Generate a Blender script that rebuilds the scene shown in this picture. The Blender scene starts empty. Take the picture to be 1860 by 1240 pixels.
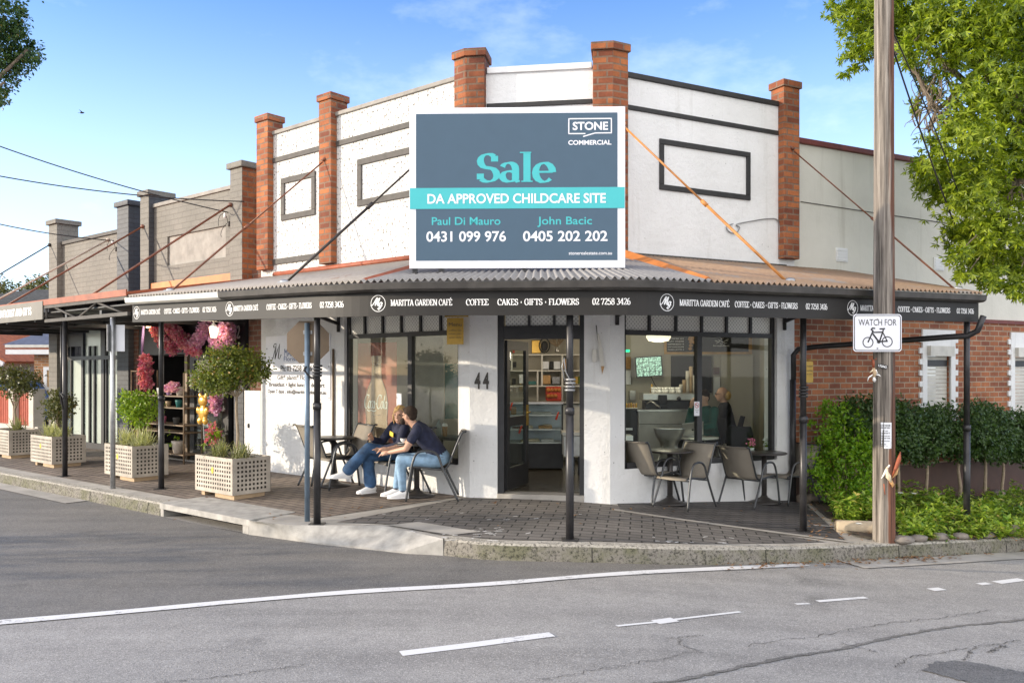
import bpy, math, random
from mathutils import Vector, Matrix
R = math.radians
# ------------------------------------------------------------------ camera, sky, sun, exposure
scene = bpy.context.scene
col = scene.collection
F, H = 1550.0, 1.62                      # focal length in photo pixels, eye height
cam_d = bpy.data.cameras.new("camera"); cam = bpy.data.objects.new("camera", cam_d); col.objects.link(cam)
cam.location = (0, 0, H); cam.rotation_euler = (R(90), 0, 0)
cam_d.sensor_width = 36; cam_d.lens = 36 * F / 1860; cam_d.shift_y = 54 / 1860
cam_d.clip_start = 0.05; cam_d.clip_end = 3000
scene.camera = cam
SUN_EL, SUN_AZ = 14.0, 263.5             # elevation; azimuth clockwise from +Y
world = bpy.data.worlds.new("World"); scene.world = world; world.use_nodes = True
wn, wl = world.node_tree.nodes, world.node_tree.links
wn.clear()
wo = wn.new("ShaderNodeOutputWorld"); wb = wn.new("ShaderNodeBackground"); sk = wn.new("ShaderNodeTexSky")
sk.sky_type = 'NISHITA'; sk.sun_disc = False; sk.sun_elevation = R(SUN_EL); sk.sun_rotation = R(SUN_AZ)
sk.air_density = 1.0; sk.dust_density = 0.3; sk.ozone_density = 3.5
wb.inputs[1].default_value = 0.15
tc = wn.new("ShaderNodeTexCoord"); mp = wn.new("ShaderNodeMapping"); mp.inputs[3].default_value = (1.2, 1.2, 2.6)
nz = wn.new("ShaderNodeTexNoise"); nz.inputs["Scale"].default_value = 2.1; nz.inputs["Detail"].default_value = 7; nz.inputs["Roughness"].default_value = 0.62
rp = wn.new("ShaderNodeValToRGB"); rp.color_ramp.elements[0].position = 0.55; rp.color_ramp.elements[1].position = 1.0
rp.color_ramp.elements[1].color = (0.62, 0.62, 0.62, 1)
mx = wn.new("ShaderNodeMixRGB"); mx.inputs[2].default_value = (7.0, 7.3, 7.6, 1)
wl.new(tc.outputs["Generated"], mp.inputs[0]); wl.new(mp.outputs[0], nz.inputs["Vector"])
wl.new(nz.outputs["Fac"], rp.inputs[0]); wl.new(rp.outputs[0], mx.inputs[0])
hs_ = wn.new("ShaderNodeHueSaturation"); hs_.inputs["Value"].default_value = 1.14; hs_.inputs["Hue"].default_value = .511; hs_.inputs["Saturation"].default_value = 1.22; wl.new(sk.outputs[0], hs_.inputs["Color"])
# pale haze thickening towards the horizon
sz_ = wn.new("ShaderNodeSeparateXYZ"); wl.new(tc.outputs["Generated"], sz_.inputs[0])
hr_ = wn.new("ShaderNodeMapRange"); hr_.interpolation_type = 'SMOOTHSTEP'; wl.new(sz_.outputs[2], hr_.inputs[0])
for i_, v_ in enumerate((0.0, 0.46, 0.64, 0.05)): hr_.inputs[i_ + 1].default_value = v_
hz_ = wn.new("ShaderNodeMixRGB"); hz_.inputs[2].default_value = (5.2, 6.1, 7.6, 1); wl.new(hr_.outputs[0], hz_.inputs[0]); wl.new(hs_.outputs[0], hz_.inputs[1])
# unseen bright cloud bank added behind the viewer as facade fill, thinning ahead
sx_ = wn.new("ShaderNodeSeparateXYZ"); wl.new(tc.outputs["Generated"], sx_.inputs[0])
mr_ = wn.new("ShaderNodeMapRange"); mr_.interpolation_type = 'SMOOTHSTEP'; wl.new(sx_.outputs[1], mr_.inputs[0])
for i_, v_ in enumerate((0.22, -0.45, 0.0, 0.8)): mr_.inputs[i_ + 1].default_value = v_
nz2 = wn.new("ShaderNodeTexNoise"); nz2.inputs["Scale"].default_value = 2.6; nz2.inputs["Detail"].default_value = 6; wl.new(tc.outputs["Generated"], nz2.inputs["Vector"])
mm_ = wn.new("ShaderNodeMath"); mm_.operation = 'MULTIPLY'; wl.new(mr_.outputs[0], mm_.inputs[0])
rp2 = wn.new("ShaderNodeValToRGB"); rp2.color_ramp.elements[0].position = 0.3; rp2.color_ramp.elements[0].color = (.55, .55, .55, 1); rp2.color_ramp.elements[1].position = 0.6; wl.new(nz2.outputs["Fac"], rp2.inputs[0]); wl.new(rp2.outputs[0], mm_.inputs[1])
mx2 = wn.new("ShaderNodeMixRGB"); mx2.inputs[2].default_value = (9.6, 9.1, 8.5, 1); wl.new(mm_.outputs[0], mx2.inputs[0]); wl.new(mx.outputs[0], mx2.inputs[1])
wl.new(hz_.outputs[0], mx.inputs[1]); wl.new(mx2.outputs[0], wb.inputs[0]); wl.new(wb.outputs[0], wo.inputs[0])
sun_d = bpy.data.lights.new("sun", 'SUN'); sun = bpy.data.objects.new("sun", sun_d); col.objects.link(sun)
sun_d.energy = 2.7; sun_d.angle = R(0.55); sun_d.color = (1.0, 0.86, 0.68)
sun_dir = Vector((math.sin(R(SUN_AZ)) * math.cos(R(SUN_EL)), math.cos(R(SUN_AZ)) * math.cos(R(SUN_EL)), math.sin(R(SUN_EL))))
sun.rotation_euler = (-sun_dir).to_track_quat('-Z', 'Y').to_euler(); sun.location = (-20, 0, 20)
scene.view_settings.view_transform = 'Standard'; scene.view_settings.look = 'None'
scene.view_settings.exposure = 0.96; scene.view_settings.gamma = 1
scene.cycles.use_denoising = True; scene.cycles.max_bounces = 8; scene.cycles.transparent_max_bounces = 16
scene.cycles.sample_clamp_indirect = 6
rng = random.Random(7)
V = Vector
# ------------------------------------------------------------------ plan: facade lines, ground levels
def n2(x, y): l = math.hypot(x, y); return (x / l, y / l)
PA, PB = (-.545, 10.97), (1.23, 10.70)   # the two corners of the chamfered entrance wall
DL, DC, DR = n2(.770, -.638), n2(PB[0] - PA[0], PB[1] - PA[1]), n2(.887, .463)
def outn(d): return (d[1], -d[0])
FRM = {'L': (PA, DL), 'C': (PA, DC), 'R': (PB, DR)}
ROT = {k: math.atan2(d[1], d[0]) for k, (o, d) in FRM.items()}
def wp(w, x, y=0, z=0):                  # facade frame (x along, y inward) -> world
    o, d = FRM[w]; n = outn(d); return V((o[0] + d[0] * x - n[0] * y, o[1] + d[1] * x - n[1] * y, z))
def onw(w, u, v, n=0.0):                 # photo pixel on a plane parallel to a facade -> (x, z)
    o, d = FRM[w]; nn = outn(d); ox, oy = o[0] + nn[0] * n, o[1] + nn[1] * n
    k = (u - 930) / F; t = (k * oy - ox) / (d[0] - k * d[1]); Y = oy + d[1] * t
    return t, H - (v - 674) / F * Y
def at(u, v, Y): return V(((u - 930) / F * Y, Y, H - (v - 674) / F * Y))
def soft(x): x = min(x, 14.0); return math.log(1 + math.exp(3 * x)) / 3
def gd(x, y):
    m = 0
    for o, d in FRM.values():
        n = outn(d); m = max(m, (x - o[0]) * n[0] + (y - o[1]) * n[1])
    return min(max(m, 0), 2.8)
def gz(x, y): return -.02 * gd(x, y) - .065 * soft(x - .6)
def rz(x, y): return -.206 - .065 * soft(x - .6)
def gp(u, v, f=gz):
    z = 0.0
    for _ in range(30):
        Y = (H - z) * F / (v - 674); x = (u - 930) / F * Y; z = f(x, Y)
    return V((x, Y, z))
# ------------------------------------------------------------------ mesh builder
class MB:
    def __init__(s): s.v = []; s.f = []; s.m = []; s.k = 0; s.sm = []
    def add(s, vs, fs, smooth=False):
        b = len(s.v); s.v += [tuple(p) for p in vs]
        for f in fs: s.f.append(tuple(i + b for i in f)); s.m.append(s.k); s.sm.append(smooth)
    def mat(s, k): s.k = k; return s
    def quad(s, *p): s.add(p, [tuple(range(len(p)))])
    def box(s, x0, x1, y0, y1, z0, z1, M=None):
        vs = [V((x, y, z)) for x in (x0, x1) for y in (y0, y1) for z in (z0, z1)]
        if M: vs = [M @ p for p in vs]
        s.add(vs, [(0, 1, 3, 2), (4, 6, 7, 5), (0, 4, 5, 1), (2, 3, 7, 6), (0, 2, 6, 4), (1, 5, 7, 3)])
    def cbox(s, c, sz, M=None):
        T = Matrix.Translation(V(c)) @ (M.to_4x4() if M else Matrix())
        s.box(-sz[0] / 2, sz[0] / 2, -sz[1] / 2, sz[1] / 2, -sz[2] / 2, sz[2] / 2, T)
    def prism(s, poly, z0, z1):
        n = len(poly); vs = [(p[0], p[1], z0) for p in poly] + [(p[0], p[1], z1) for p in poly]
        s.add(vs, [tuple(range(n))[::-1], tuple(range(n, 2 * n))] + [(i, (i + 1) % n, n + (i + 1) % n, n + i) for i in range(n)])
    def xprism(s, poly, y0, y1):         # poly in x,z extruded along y
        n = len(poly); vs = [(p[0], y0, p[1]) for p in poly] + [(p[0], y1, p[1]) for p in poly]
        s.add(vs, [tuple(range(n)), tuple(range(n, 2 * n))[::-1]] + [(i, n + i, n + (i + 1) % n, (i + 1) % n) for i in range(n)])
    def tube(s, path, r, n=8, cap=True, closed=False, flat=None):
        path = [V(p) for p in path]; N = len(path); rs = r if isinstance(r, (list, tuple)) else [r] * N
        prev = None; vs = []
        for i in range(N):
            if closed: t = path[(i + 1) % N] - path[i - 1]
            else: t = path[min(i + 1, N - 1)] - path[max(i - 1, 0)]
            t = t.normalized() if t.length > 1e-9 else V((0, 0, 1))
            if prev is None:
                a = V((0, 0, 1)) if abs(t.z) < .9 else V((1, 0, 0)); u = t.cross(a).normalized()
            else:
                u = prev - t * prev.dot(t); u = u.normalized() if u.length > 1e-6 else t.orthogonal().normalized()
            prev = u; w = t.cross(u)
            for j in range(n):
                a = 2 * math.pi * j / n
                vs.append(path[i] + (u * math.cos(a) + w * math.sin(a)) * rs[i])
        fs = []
        for i in range(N if closed else N - 1):
            for j in range(n):
                a, b = i * n, ((i + 1) % N) * n
                fs.append((a + j, a + (j + 1) % n, b + (j + 1) % n, b + j))
        if cap and not closed: fs += [tuple(range(n))[::-1], tuple(range((N - 1) * n, N * n))]
        s.add(vs, fs, True)
    def lathe(s, prof, c=(0, 0, 0), n=20):
        c = V(c); vs = []; N = len(prof)
        for r, z in prof:
            for j in range(n):
                a = 2 * math.pi * j / n; vs.append(c + V((r * math.cos(a), r * math.sin(a), z)))
        fs = [(i * n + j, i * n + (j + 1) % n, (i + 1) * n + (j + 1) % n, (i + 1) * n + j) for i in range(N - 1) for j in range(n)]
        fs += [tuple(range(n))[::-1], tuple(range((N - 1) * n, N * n))]
        s.add(vs, fs, True)
    def ell(s, c, r, M=None, n=12, m=8, jit=0, rg=None):
        c = V(c); r = r if hasattr(r, '__len__') else (r, r, r); vs = [V((0, 0, -r[2]))]
        for i in range(1, m):
            a = -math.pi / 2 + math.pi * i / m
            for j in range(n):
                b = 2 * math.pi * j / n; k = 1 + (rg.uniform(-jit, jit) if rg else 0)
                vs.append(V((r[0] * math.cos(a) * math.cos(b) * k, r[1] * math.cos(a) * math.sin(b) * k, r[2] * math.sin(a) * k)))
        vs.append(V((0, 0, r[2])))
        vs = [c + (M @ p if M else p) for p in vs]
        fs = [(0, 1 + (j + 1) % n, 1 + j) for j in range(n)]
        for i in range(m - 2):
            for j in range(n):
                a = 1 + i * n; fs.append((a + j, a + (j + 1) % n, a + n + (j + 1) % n, a + n + j))
        e = len(vs) - 1; a = 1 + (m - 2) * n
        fs += [(a + j, a + (j + 1) % n, e) for j in range(n)]
        s.add(vs, fs, True)
    def limb(s, pts, rs, n=12):          # tapered limb with round ends
        for i in range(len(pts) - 1):
            p, q = V(pts[i]), V(pts[i + 1]); a, b = rs[i], rs[i + 1]; d = (q - p).normalized()
            path = [p - d * a * .92, p - d * a * .6, p, q, q + d * b * .6, q + d * b * .92]
            s.tube(path, [a * .35, a * .8, a, b, b * .8, b * .35], n)
    def loft(s, rings, n=16):            # rings: (centre, half-axis vector, half-axis vector)
        vs = []; N = len(rings)
        for c, ax, ay in rings:
            for j in range(n):
                a = 2 * math.pi * j / n; vs.append(V(c) + V(ax) * math.cos(a) + V(ay) * math.sin(a))
        fs = [(i * n + j, i * n + (j + 1) % n, (i + 1) * n + (j + 1) % n, (i + 1) * n + j) for i in range(N - 1) for j in range(n)]
        fs += [tuple(range(n))[::-1], tuple(range((N - 1) * n, N * n))]
        s.add(vs, fs, True)
    def wall(s, x0, x1, z0, z1, y0, y1, holes=()):   # wall in x,z from y0 (front) to y1 with rectangular openings
        xs = sorted({x0, x1, *[h[0] for h in holes], *[h[1] for h in holes]}); zs = sorted({z0, z1, *[h[2] for h in holes], *[h[3] for h in holes]})
        def solid(i, j):
            if i < 0 or j < 0 or i >= len(xs) - 1 or j >= len(zs) - 1: return False
            x, z = (xs[i] + xs[i + 1]) / 2, (zs[j] + zs[j + 1]) / 2
            return not any(h[0] < x < h[1] and h[2] < z < h[3] for h in holes)
        for i in range(len(xs) - 1):
            for j in range(len(zs) - 1):
                if not solid(i, j): continue
                a, b, c, d = xs[i], xs[i + 1], zs[j], zs[j + 1]
                s.quad((a, y0, c), (b, y0, c), (b, y0, d), (a, y0, d)); s.quad((a, y1, c), (a, y1, d), (b, y1, d), (b, y1, c))
                if not solid(i - 1, j): s.quad((a, y0, c), (a, y0, d), (a, y1, d), (a, y1, c))
                if not solid(i + 1, j): s.quad((b, y0, c), (b, y1, c), (b, y1, d), (b, y0, d))
                if not solid(i, j - 1): s.quad((a, y0, c), (a, y1, c), (b, y1, c), (b, y0, c))
                if not solid(i, j + 1): s.quad((a, y0, d), (b, y0, d), (b, y1, d), (a, y1, d))
    def mesh(s, name, mats, uv=True):
        me = bpy.data.meshes.new(name); me.from_pydata(s.v, [], s.f); me.update()
        for m in (mats if isinstance(mats, (list, tuple)) else [mats]): me.materials.append(m)
        me.polygons.foreach_set("material_index", s.m); me.polygons.foreach_set("use_smooth", s.sm)
        if uv:
            L = me.uv_layers.new(name="UVMap").data
            for p in me.polygons:
                n = p.normal
                if abs(n.z) < .8: t = V((-n.y, n.x, 0)).normalized(); fn = lambda q: (q.x * t.x + q.y * t.y, q.z)
                else: fn = lambda q: (q.x, q.y)
                for li in p.loop_indices: L[li].uv = fn(me.vertices[me.loops[li].vertex_index].co)
        return me
    def build(s, name, mats, parent=None, loc=(0, 0, 0), rz=0, bevel=0, uv=True):
        me = s.mesh(name, mats, uv); o = bpy.data.objects.new(name, me); col.objects.link(o)
        o.location = loc; o.rotation_euler = (0, 0, rz)
        if parent: o.parent = parent
        if bevel:
            b = o.modifiers.new("b", 'BEVEL'); b.width = bevel; b.segments = 2; b.limit_method = 'ANGLE'; b.angle_limit = R(40)
        return o
def tag(o, label, cat, group=None, kind=None):
    if label: o["label"] = label
    if cat: o["category"] = cat
    if group: o["group"] = group
    if kind: o["kind"] = kind
    return o
def thing(name, label, cat, loc=(0, 0, 0), rz=0, group=None):
    o = bpy.data.objects.new(name, None); col.objects.link(o); o.location = loc; o.rotation_euler = (0, 0, rz)
    o.empty_display_size = .1
    return tag(o, label, cat, group)
def dup(root, loc, rz, label=None, group=None, scale=None):
    r = root.copy(); col.objects.link(r); r.location = loc; r.rotation_euler = (0, 0, rz)
    if label: r["label"] = label
    if group: r["group"] = group
    if scale: r.scale = scale
    for ch in list(root.children):
        c = ch.copy(); col.objects.link(c); c.parent = r
        for g in list(ch.children):
            d = g.copy(); col.objects.link(d); d.parent = c
    return r
def struct(name, mb, m, **k): return tag(mb.build(name, m, **k), None, None, None, "structure")
def remesh(o, vox, smooth=6):            # fuse overlapping limbs into one continuous skin
    m = o.modifiers.new("r", 'REMESH'); m.mode = 'VOXEL'; m.voxel_size = vox; m.use_smooth_shade = True
    if smooth: q = o.modifiers.new("s", 'SMOOTH'); q.iterations = smooth; q.factor = .5
    dg = bpy.context.evaluated_depsgraph_get(); me = bpy.data.meshes.new_from_object(o.evaluated_get(dg))
    o.modifiers.clear(); o.data = me
    return o
# ------------------------------------------------------------------ lettering
_tc = {}
def sans(body, bold=0.0):                # built-in sans face -> flat outline mesh, cap height 1, starting at x = 0
    key = (body, bold)
    if key not in _tc:
        c = bpy.data.curves.new("t", 'FONT'); c.body = body; c.size = 1; c.offset = bold; c.resolution_u = 4
        o = bpy.data.objects.new("t", c); col.objects.link(o)
        dg = bpy.context.evaluated_depsgraph_get(); me = bpy.data.meshes.new_from_object(o.evaluated_get(dg))
        vs = [tuple(v.co) for v in me.vertices]; fs = [tuple(p.vertices) for p in me.polygons]
        bpy.data.objects.remove(o); bpy.data.curves.remove(c); bpy.data.meshes.remove(me)
        x0 = min(v[0] for v in vs); vs = [((v[0] - x0) / .7, v[1] / .7) for v in vs]
        _tc[key] = (vs, fs)
    return _tc[key]
def arc(cx, cy, rx, ry, a0, a1, n=10): return [(cx + rx * math.cos(R(a0 + (a1 - a0) * i / n)), cy + ry * math.sin(R(a0 + (a1 - a0) * i / n))) for i in range(n + 1)]
ST = lambda x, a=0, b=1: [(x, a), (x, b)]
# pen-drawn serif alphabet: (advance, strokes, serif spots)
GL = {
 'A': (.80, [[(.06, 0), (.38, 1)], [(.36, 1), (.70, 0)], [(.16, .33), (.58, .33)]], [(.06, 0), (.70, 0)]),
 'C': (.78, [arc(.42, .5, .34, .49, 48, 312, 14), [(.67, .62), (.67, .9)]], []),
 'D': (.86, [ST(.17), [(.17, .97), (.38, .97)] + arc(.38, .5, .36, .47, 90, -90) + [(.17, .03)]], [(.14, 0), (.14, 1)]),
 'E': (.70, [ST(.17), [(.1, .97), (.6, .97)], [(.17, .5), (.48, .5)], [(.1, .03), (.62, .03)], [(.6, .97), (.6, .78)], [(.62, .03), (.62, .24)]], [(.12, 0), (.12, 1)]),
 'F': (.66, [ST(.17), [(.1, .97), (.6, .97)], [(.17, .5), (.48, .5)], [(.6, .97), (.6, .78)]], [(.17, 0), (.12, 1)]),
 'G': (.84, [arc(.42, .5, .34, .49, 48, 318, 14), [(.69, .08), (.69, .42)], [(.66, .64), (.66, .9)]], [(.69, .42)]),
 'I': (.36, [ST(.18)], [(.18, 0), (.18, 1)]),
 'K': (.80, [ST(.17), [(.2, .42), (.64, .98)], [(.34, .58), (.68, 0)]], [(.17, 0), (.17, 1), (.66, 1), (.68, 0)]),
 'L': (.64, [ST(.17), [(.1, .03), (.6, .03)], [(.6, .03), (.6, .26)]], [(.17, 1), (.12, 0)]),
 'M': (1.02, [[(.13, 0), (.13, 1)], [(.15, 1), (.48, .02)], [(.48, .02), (.82, 1)], ST(.86)], [(.13, 0), (.86, 0), (.1, 1), (.88, 1)]),
 'N': (.88, [ST(.14), [(.14, 1), (.72, 0)], ST(.74)], [(.14, 0), (.1, 1), (.74, 1)]),
 'O': (.86, [arc(.43, .5, .35, .49, 0, 360, 20)], []),
 'R': (.78, [ST(.17), [(.17, .97), (.36, .97)] + arc(.36, .74, .25, .23, 90, -90) + [(.17, .51)], [(.38, .5), (.68, .02)]], [(.17, 0), (.13, 1), (.7, 0)]),
 'S': (.64, [arc(.32, .74, .22, .24, 40, 250, 9) + arc(.32, .26, .24, .24, 70, -145, 9), [(.5, .72), (.5, .92)], [(.1, .3), (.1, .1)]], []),
 'T': (.74, [ST(.37), [(.04, .97), (.7, .97)], [(.05, .97), (.05, .78)], [(.69, .97), (.69, .78)]], [(.37, 0)]),
 'W': (1.06, [[(.06, 1), (.3, 0)], [(.3, 0), (.52, .98)], [(.5, 1), (.76, 0)], [(.76, 0), (.98, 1)]], [(.06, 1), (.52, 1), (.98, 1)]),
 '0': (.66, [arc(.33, .5, .25, .49, 0, 360, 20)], []),
 '2': (.62, [arc(.3, .73, .22, .26, 165, -25, 8) + [(.08, .04)], [(.06, .05), (.56, .05)], [(.56, .05), (.56, .2)]], []),
 '3': (.62, [arc(.28, .75, .2, .23, 150, -80, 8), arc(.28, .27, .24, .26, 80, -150, 9)], []),
 '4': (.66, [[(.44, 1), (.05, .3)], [(.05, .29), (.62, .29)], ST(.45)], [(.45, 0)]),
 '5': (.62, [[(.14, .96), (.54, .96)], [(.14, .97), (.12, .56)], arc(.28, .31, .25, .3, 125, -150, 9)], []),
 '6': (.66, [arc(.36, .5, .27, .49, 70, 180, 6) + [(.09, .35)], arc(.33, .3, .23, .29, 0, 360, 14)], []),
 '7': (.62, [[(.06, .95), (.58, .95)], [(.57, .95), (.24, 0)], [(.06, .95), (.06, .78)]], []),
 '8': (.66, [arc(.33, .75, .2, .23, 0, 360, 14), arc(.33, .27, .25, .26, 0, 360, 14)], []),
 'a': (.60, [arc(.26, .46, .19, .21, 160, 0, 8) + [(.45, .1), (.5, .03), (.57, .04)], arc(.28, .2, .2, .18, 60, 330, 10)], []),
 'l': (.34, [ST(.17, 0, 1.05)], [(.17, 0), (.13, 1.05)]),
 'e': (.60, [arc(.31, .33, .24, .33, 0, 318, 14), [(.08, .35), (.55, .35)]], []),
 ' ': (.34, [], []), '•': (.42, [[(.13, .45), (.29, .45)]], []),
}
GL['É'] = (GL['E'][0], GL['E'][1] + [[(.3, 1.08), (.44, 1.26)]], GL['E'][2])
def nib(strokes, thick, thin, ang=12):   # broad-nib strokes -> separate quads with their stroke number
    out = []; na = R(ang)
    for k, st in enumerate(strokes):
        L, Rr = [], []
        for i, p in enumerate(st):
            a, b = st[max(i - 1, 0)], st[min(i + 1, len(st) - 1)]
            dx, dy = b[0] - a[0], b[1] - a[1]; l = math.hypot(dx, dy) or 1; dx /= l; dy /= l
            w = (thin + (thick - thin) * abs(dy * math.cos(na) - dx * math.sin(na)) ** 1.3) / 2
            L.append((p[0] - dy * w, p[1] + dx * w)); Rr.append((p[0] + dy * w, p[1] - dx * w))
        for i in range(len(st) - 1): out.append((k, [Rr[i], Rr[i + 1], L[i + 1], L[i]]))
    return out
def serif(text, thick=.2, thin=.07, sw=.34):
    x = 0; qs = []
    for ch in text:
        w, st, se = GL[ch]
        th = (.28, .28) if ch == '•' else (thick, thin)
        qs += [(k, [(p[0] + x, p[1]) for p in q]) for k, q in nib(st, *th)]
        for sx, sy in se:
            d = thin * .9 * (1 if sy < .5 else -1)
            qs.append((7, [(x + sx - sw / 2, sy), (x + sx + sw / 2, sy), (x + sx + sw / 2, sy + d), (x + sx - sw / 2, sy + d)]))
        x += w
    return qs, x
def put_sans(mb, body, fn, x0, x1, z0, h, bold=0.0, mid=False):   # fn maps (x, z, lift) to a point; x1=None keeps proportions
    vs, fs = sans(body, bold); w = max(v[0] for v in vs); sx = h if x1 is None else (x1 - x0) / w
    if mid: x0 -= w * sx / 2
    mb.add([fn(x0 + v[0] * sx, z0 + v[1] * h, 0) for v in vs], fs)
def put_serif(mb, text, fn, x0, x1, z0, h, **k):
    qs, w = serif(text, **k); sx = h if x1 is None else (x1 - x0) / w
    for s, q in qs: mb.add([fn(x0 + p[0] * sx, z0 + p[1] * h, .0003 * s) for p in q], [(0, 1, 2, 3)])
def put_strokes(mb, strokes, fn, x0, z0, sx, sz, thick, thin, ang=25, slant=0):
    for s, q in nib(strokes, thick, thin, ang): mb.add([fn(x0 + (p[0] + slant * p[1]) * sx, z0 + p[1] * sz, .0003 * (s % 9)) for p in q], [(0, 1, 2, 3)])
LOGO_MG = [[(-.62, -.12), (-.5, -.2), (-.36, -.02), (-.14, .46), (-.1, .5), (-.14, -.18)], [(-.14, -.18), (.1, .42), (.16, .48), (.1, -.1), (.16, -.2), (.28, -.1)],
           arc(.38, -.08, .13, .16, 60, 400, 12), [(.52, .08), (.46, -.36), (.32, -.56), (.2, -.46), (.36, -.3), (.62, -.2)]]
# ------------------------------------------------------------------ procedural materials
def nodes(name):
    m = bpy.data.materials.new(name); m.use_nodes = True; nt = m.node_tree; nt.nodes.clear()
    o = nt.nodes.new("ShaderNodeOutputMaterial"); b = nt.nodes.new("ShaderNodeBsdfPrincipled"); nt.links.new(b.outputs[0], o.inputs[0])
    return m, nt, b, o
def N(nt, t, **k):
    n = nt.nodes.new(t)
    for a, v in k.items():
        if a.startswith('i_'): n.inputs[a[2:].replace('_', ' ')].default_value = v
        else: setattr(n, a, v)
    return n
def c4(c): return (c[0], c[1], c[2], 1)
def noise(nt, vec, scale, detail=4, rough=.55):
    n = N(nt, "ShaderNodeTexNoise"); n.inputs["Scale"].default_value = scale; n.inputs["Detail"].default_value = detail; n.inputs["Roughness"].default_value = rough
    nt.links.new(vec, n.inputs["Vector"]); return n.outputs["Fac"]
def ramp(nt, fac, stops):
    r = N(nt, "ShaderNodeValToRGB"); e = r.color_ramp.elements
    while len(e) < len(stops): e.new(.5)
    for i, (p, c) in enumerate(stops): e[i].position = p; e[i].color = c4(c) if hasattr(c, '__len__') else (c, c, c, 1)
    nt.links.new(fac, r.inputs[0]); return r.outputs[0]
def mix(nt, fac, a, b, mode='MIX'):
    m = N(nt, "ShaderNodeMixRGB", blend_type=mode)
    for i, x in ((0, fac), (1, a), (2, b)):
        if hasattr(x, 'is_linked') or hasattr(x, 'links'): nt.links.new(x, m.inputs[i])
        elif i == 0: m.inputs[0].default_value = x
        else: m.inputs[i].default_value = c4(x)
    return m.outputs[0]
def bump(nt, b, h, strength, dist=.01):
    u = N(nt, "ShaderNodeBump"); u.inputs["Strength"].default_value = strength; u.inputs["Distance"].default_value = dist
    nt.links.new(h, u.inputs["Height"]); nt.links.new(u.outputs[0], b.inputs["Normal"])
def objc(nt): return N(nt, "ShaderNodeTexCoord").outputs["Object"]
def plain(name, c, rough=.6, metal=0, var=.18, scale=6, bmp=0, bscale=60, spec=None, emit=None):
    m, nt, b, o = nodes(name); oc = objc(nt)
    f = noise(nt, oc, scale, 5)
    lo = tuple(x * (1 - var) for x in c); hi = tuple(min(1, x * (1 + var)) for x in c)
    nt.links.new(ramp(nt, f, [(.3, lo), (.7, hi)]), b.inputs["Base Color"])
    b.inputs["Roughness"].default_value = rough; b.inputs["Metallic"].default_value = metal
    if spec is not None: b.inputs["Specular IOR Level"].default_value = spec
    if bmp: bump(nt, b, noise(nt, oc, bscale, 4), bmp)
    if emit: b.inputs["Emission Color"].default_value = c4(c); b.inputs["Emission Strength"].default_value = emit
    return m
def brickm(name, c1, c2, mortar, w=.24, h=.086, ms=.012, stain=(.5, .5, .5), rough=.85, painted=False, offs=.5, bias=0):
    m, nt, b, o = nodes(name); uv = N(nt, "ShaderNodeUVMap").outputs[0]; oc = objc(nt)
    t = N(nt, "ShaderNodeTexBrick"); nt.links.new(uv, t.inputs["Vector"]); t.offset = offs
    for k, x in (("Color1", c1), ("Color2", c2), ("Mortar", mortar)): t.inputs[k].default_value = c4(x)
    t.inputs["Scale"].default_value = 1; t.inputs["Mortar Size"].default_value = ms; t.inputs["Mortar Smooth"].default_value = .3
    t.inputs["Bias"].default_value = bias; t.inputs["Brick Width"].default_value = w; t.inputs["Row Height"].default_value = h
    n1 = noise(nt, oc, 1.3, 6, .65); n2_ = noise(nt, oc, 38, 4)
    c = mix(nt, 1, t.outputs["Color"], ramp(nt, n1, [(.3, stain), (.62, (1, 1, 1))]), 'MULTIPLY')
    c = mix(nt, .55, c, ramp(nt, n2_, [(.25, .55), (.75, 1.0)]), 'MULTIPLY')
    nt.links.new(c, b.inputs["Base Color"]); b.inputs["Roughness"].default_value = rough
    hgt = mix(nt, .25, ramp(nt, t.outputs["Fac"], [(0, 1.0), (1, 0.0)]), n2_, 'MIX')
    bump(nt, b, hgt, .55 if not painted else .45, .012)
    return m
def render_m(name, c, flecks=0.0, rough=.8, bmp=.5):   # painted roughcast, optionally with dark pits
    m, nt, b, o = nodes(name); oc = objc(nt)
    n1 = noise(nt, oc, 1.1, 6, .6); n2_ = noise(nt, oc, 11, 7, .72)
    st = N(nt, "ShaderNodeMapping"); st.inputs[3].default_value = (5, 5, .35); nt.links.new(oc, st.inputs[0])
    n3 = noise(nt, st.outputs[0], 1.2, 5, .6)
    cc = mix(nt, 1, c, ramp(nt, n1, [(.25, (.86, .86, .85)), (.6, (1, 1, 1))]), 'MULTIPLY')
    cc = mix(nt, .55, cc, ramp(nt, n3, [(.25, (.70, .68, .64)), (.43, (1, 1, 1))]), 'MULTIPLY')
    if flecks:
        vz = N(nt, "ShaderNodeTexNoise"); vz.inputs["Scale"].default_value = 27; vz.inputs["Detail"].default_value = 3; vz.inputs["Roughness"].default_value = .6
        nt.links.new(oc, vz.inputs["Vector"])
        cc = mix(nt, ramp(nt, vz.outputs["Fac"], [(flecks, 0.0), (flecks + .025, 1.0)]), cc, (.13, .12, .11))
    nt.links.new(cc, b.inputs["Base Color"]); b.inputs["Roughness"].default_value = rough
    bump(nt, b, n2_, bmp, .02)
    return m
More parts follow.
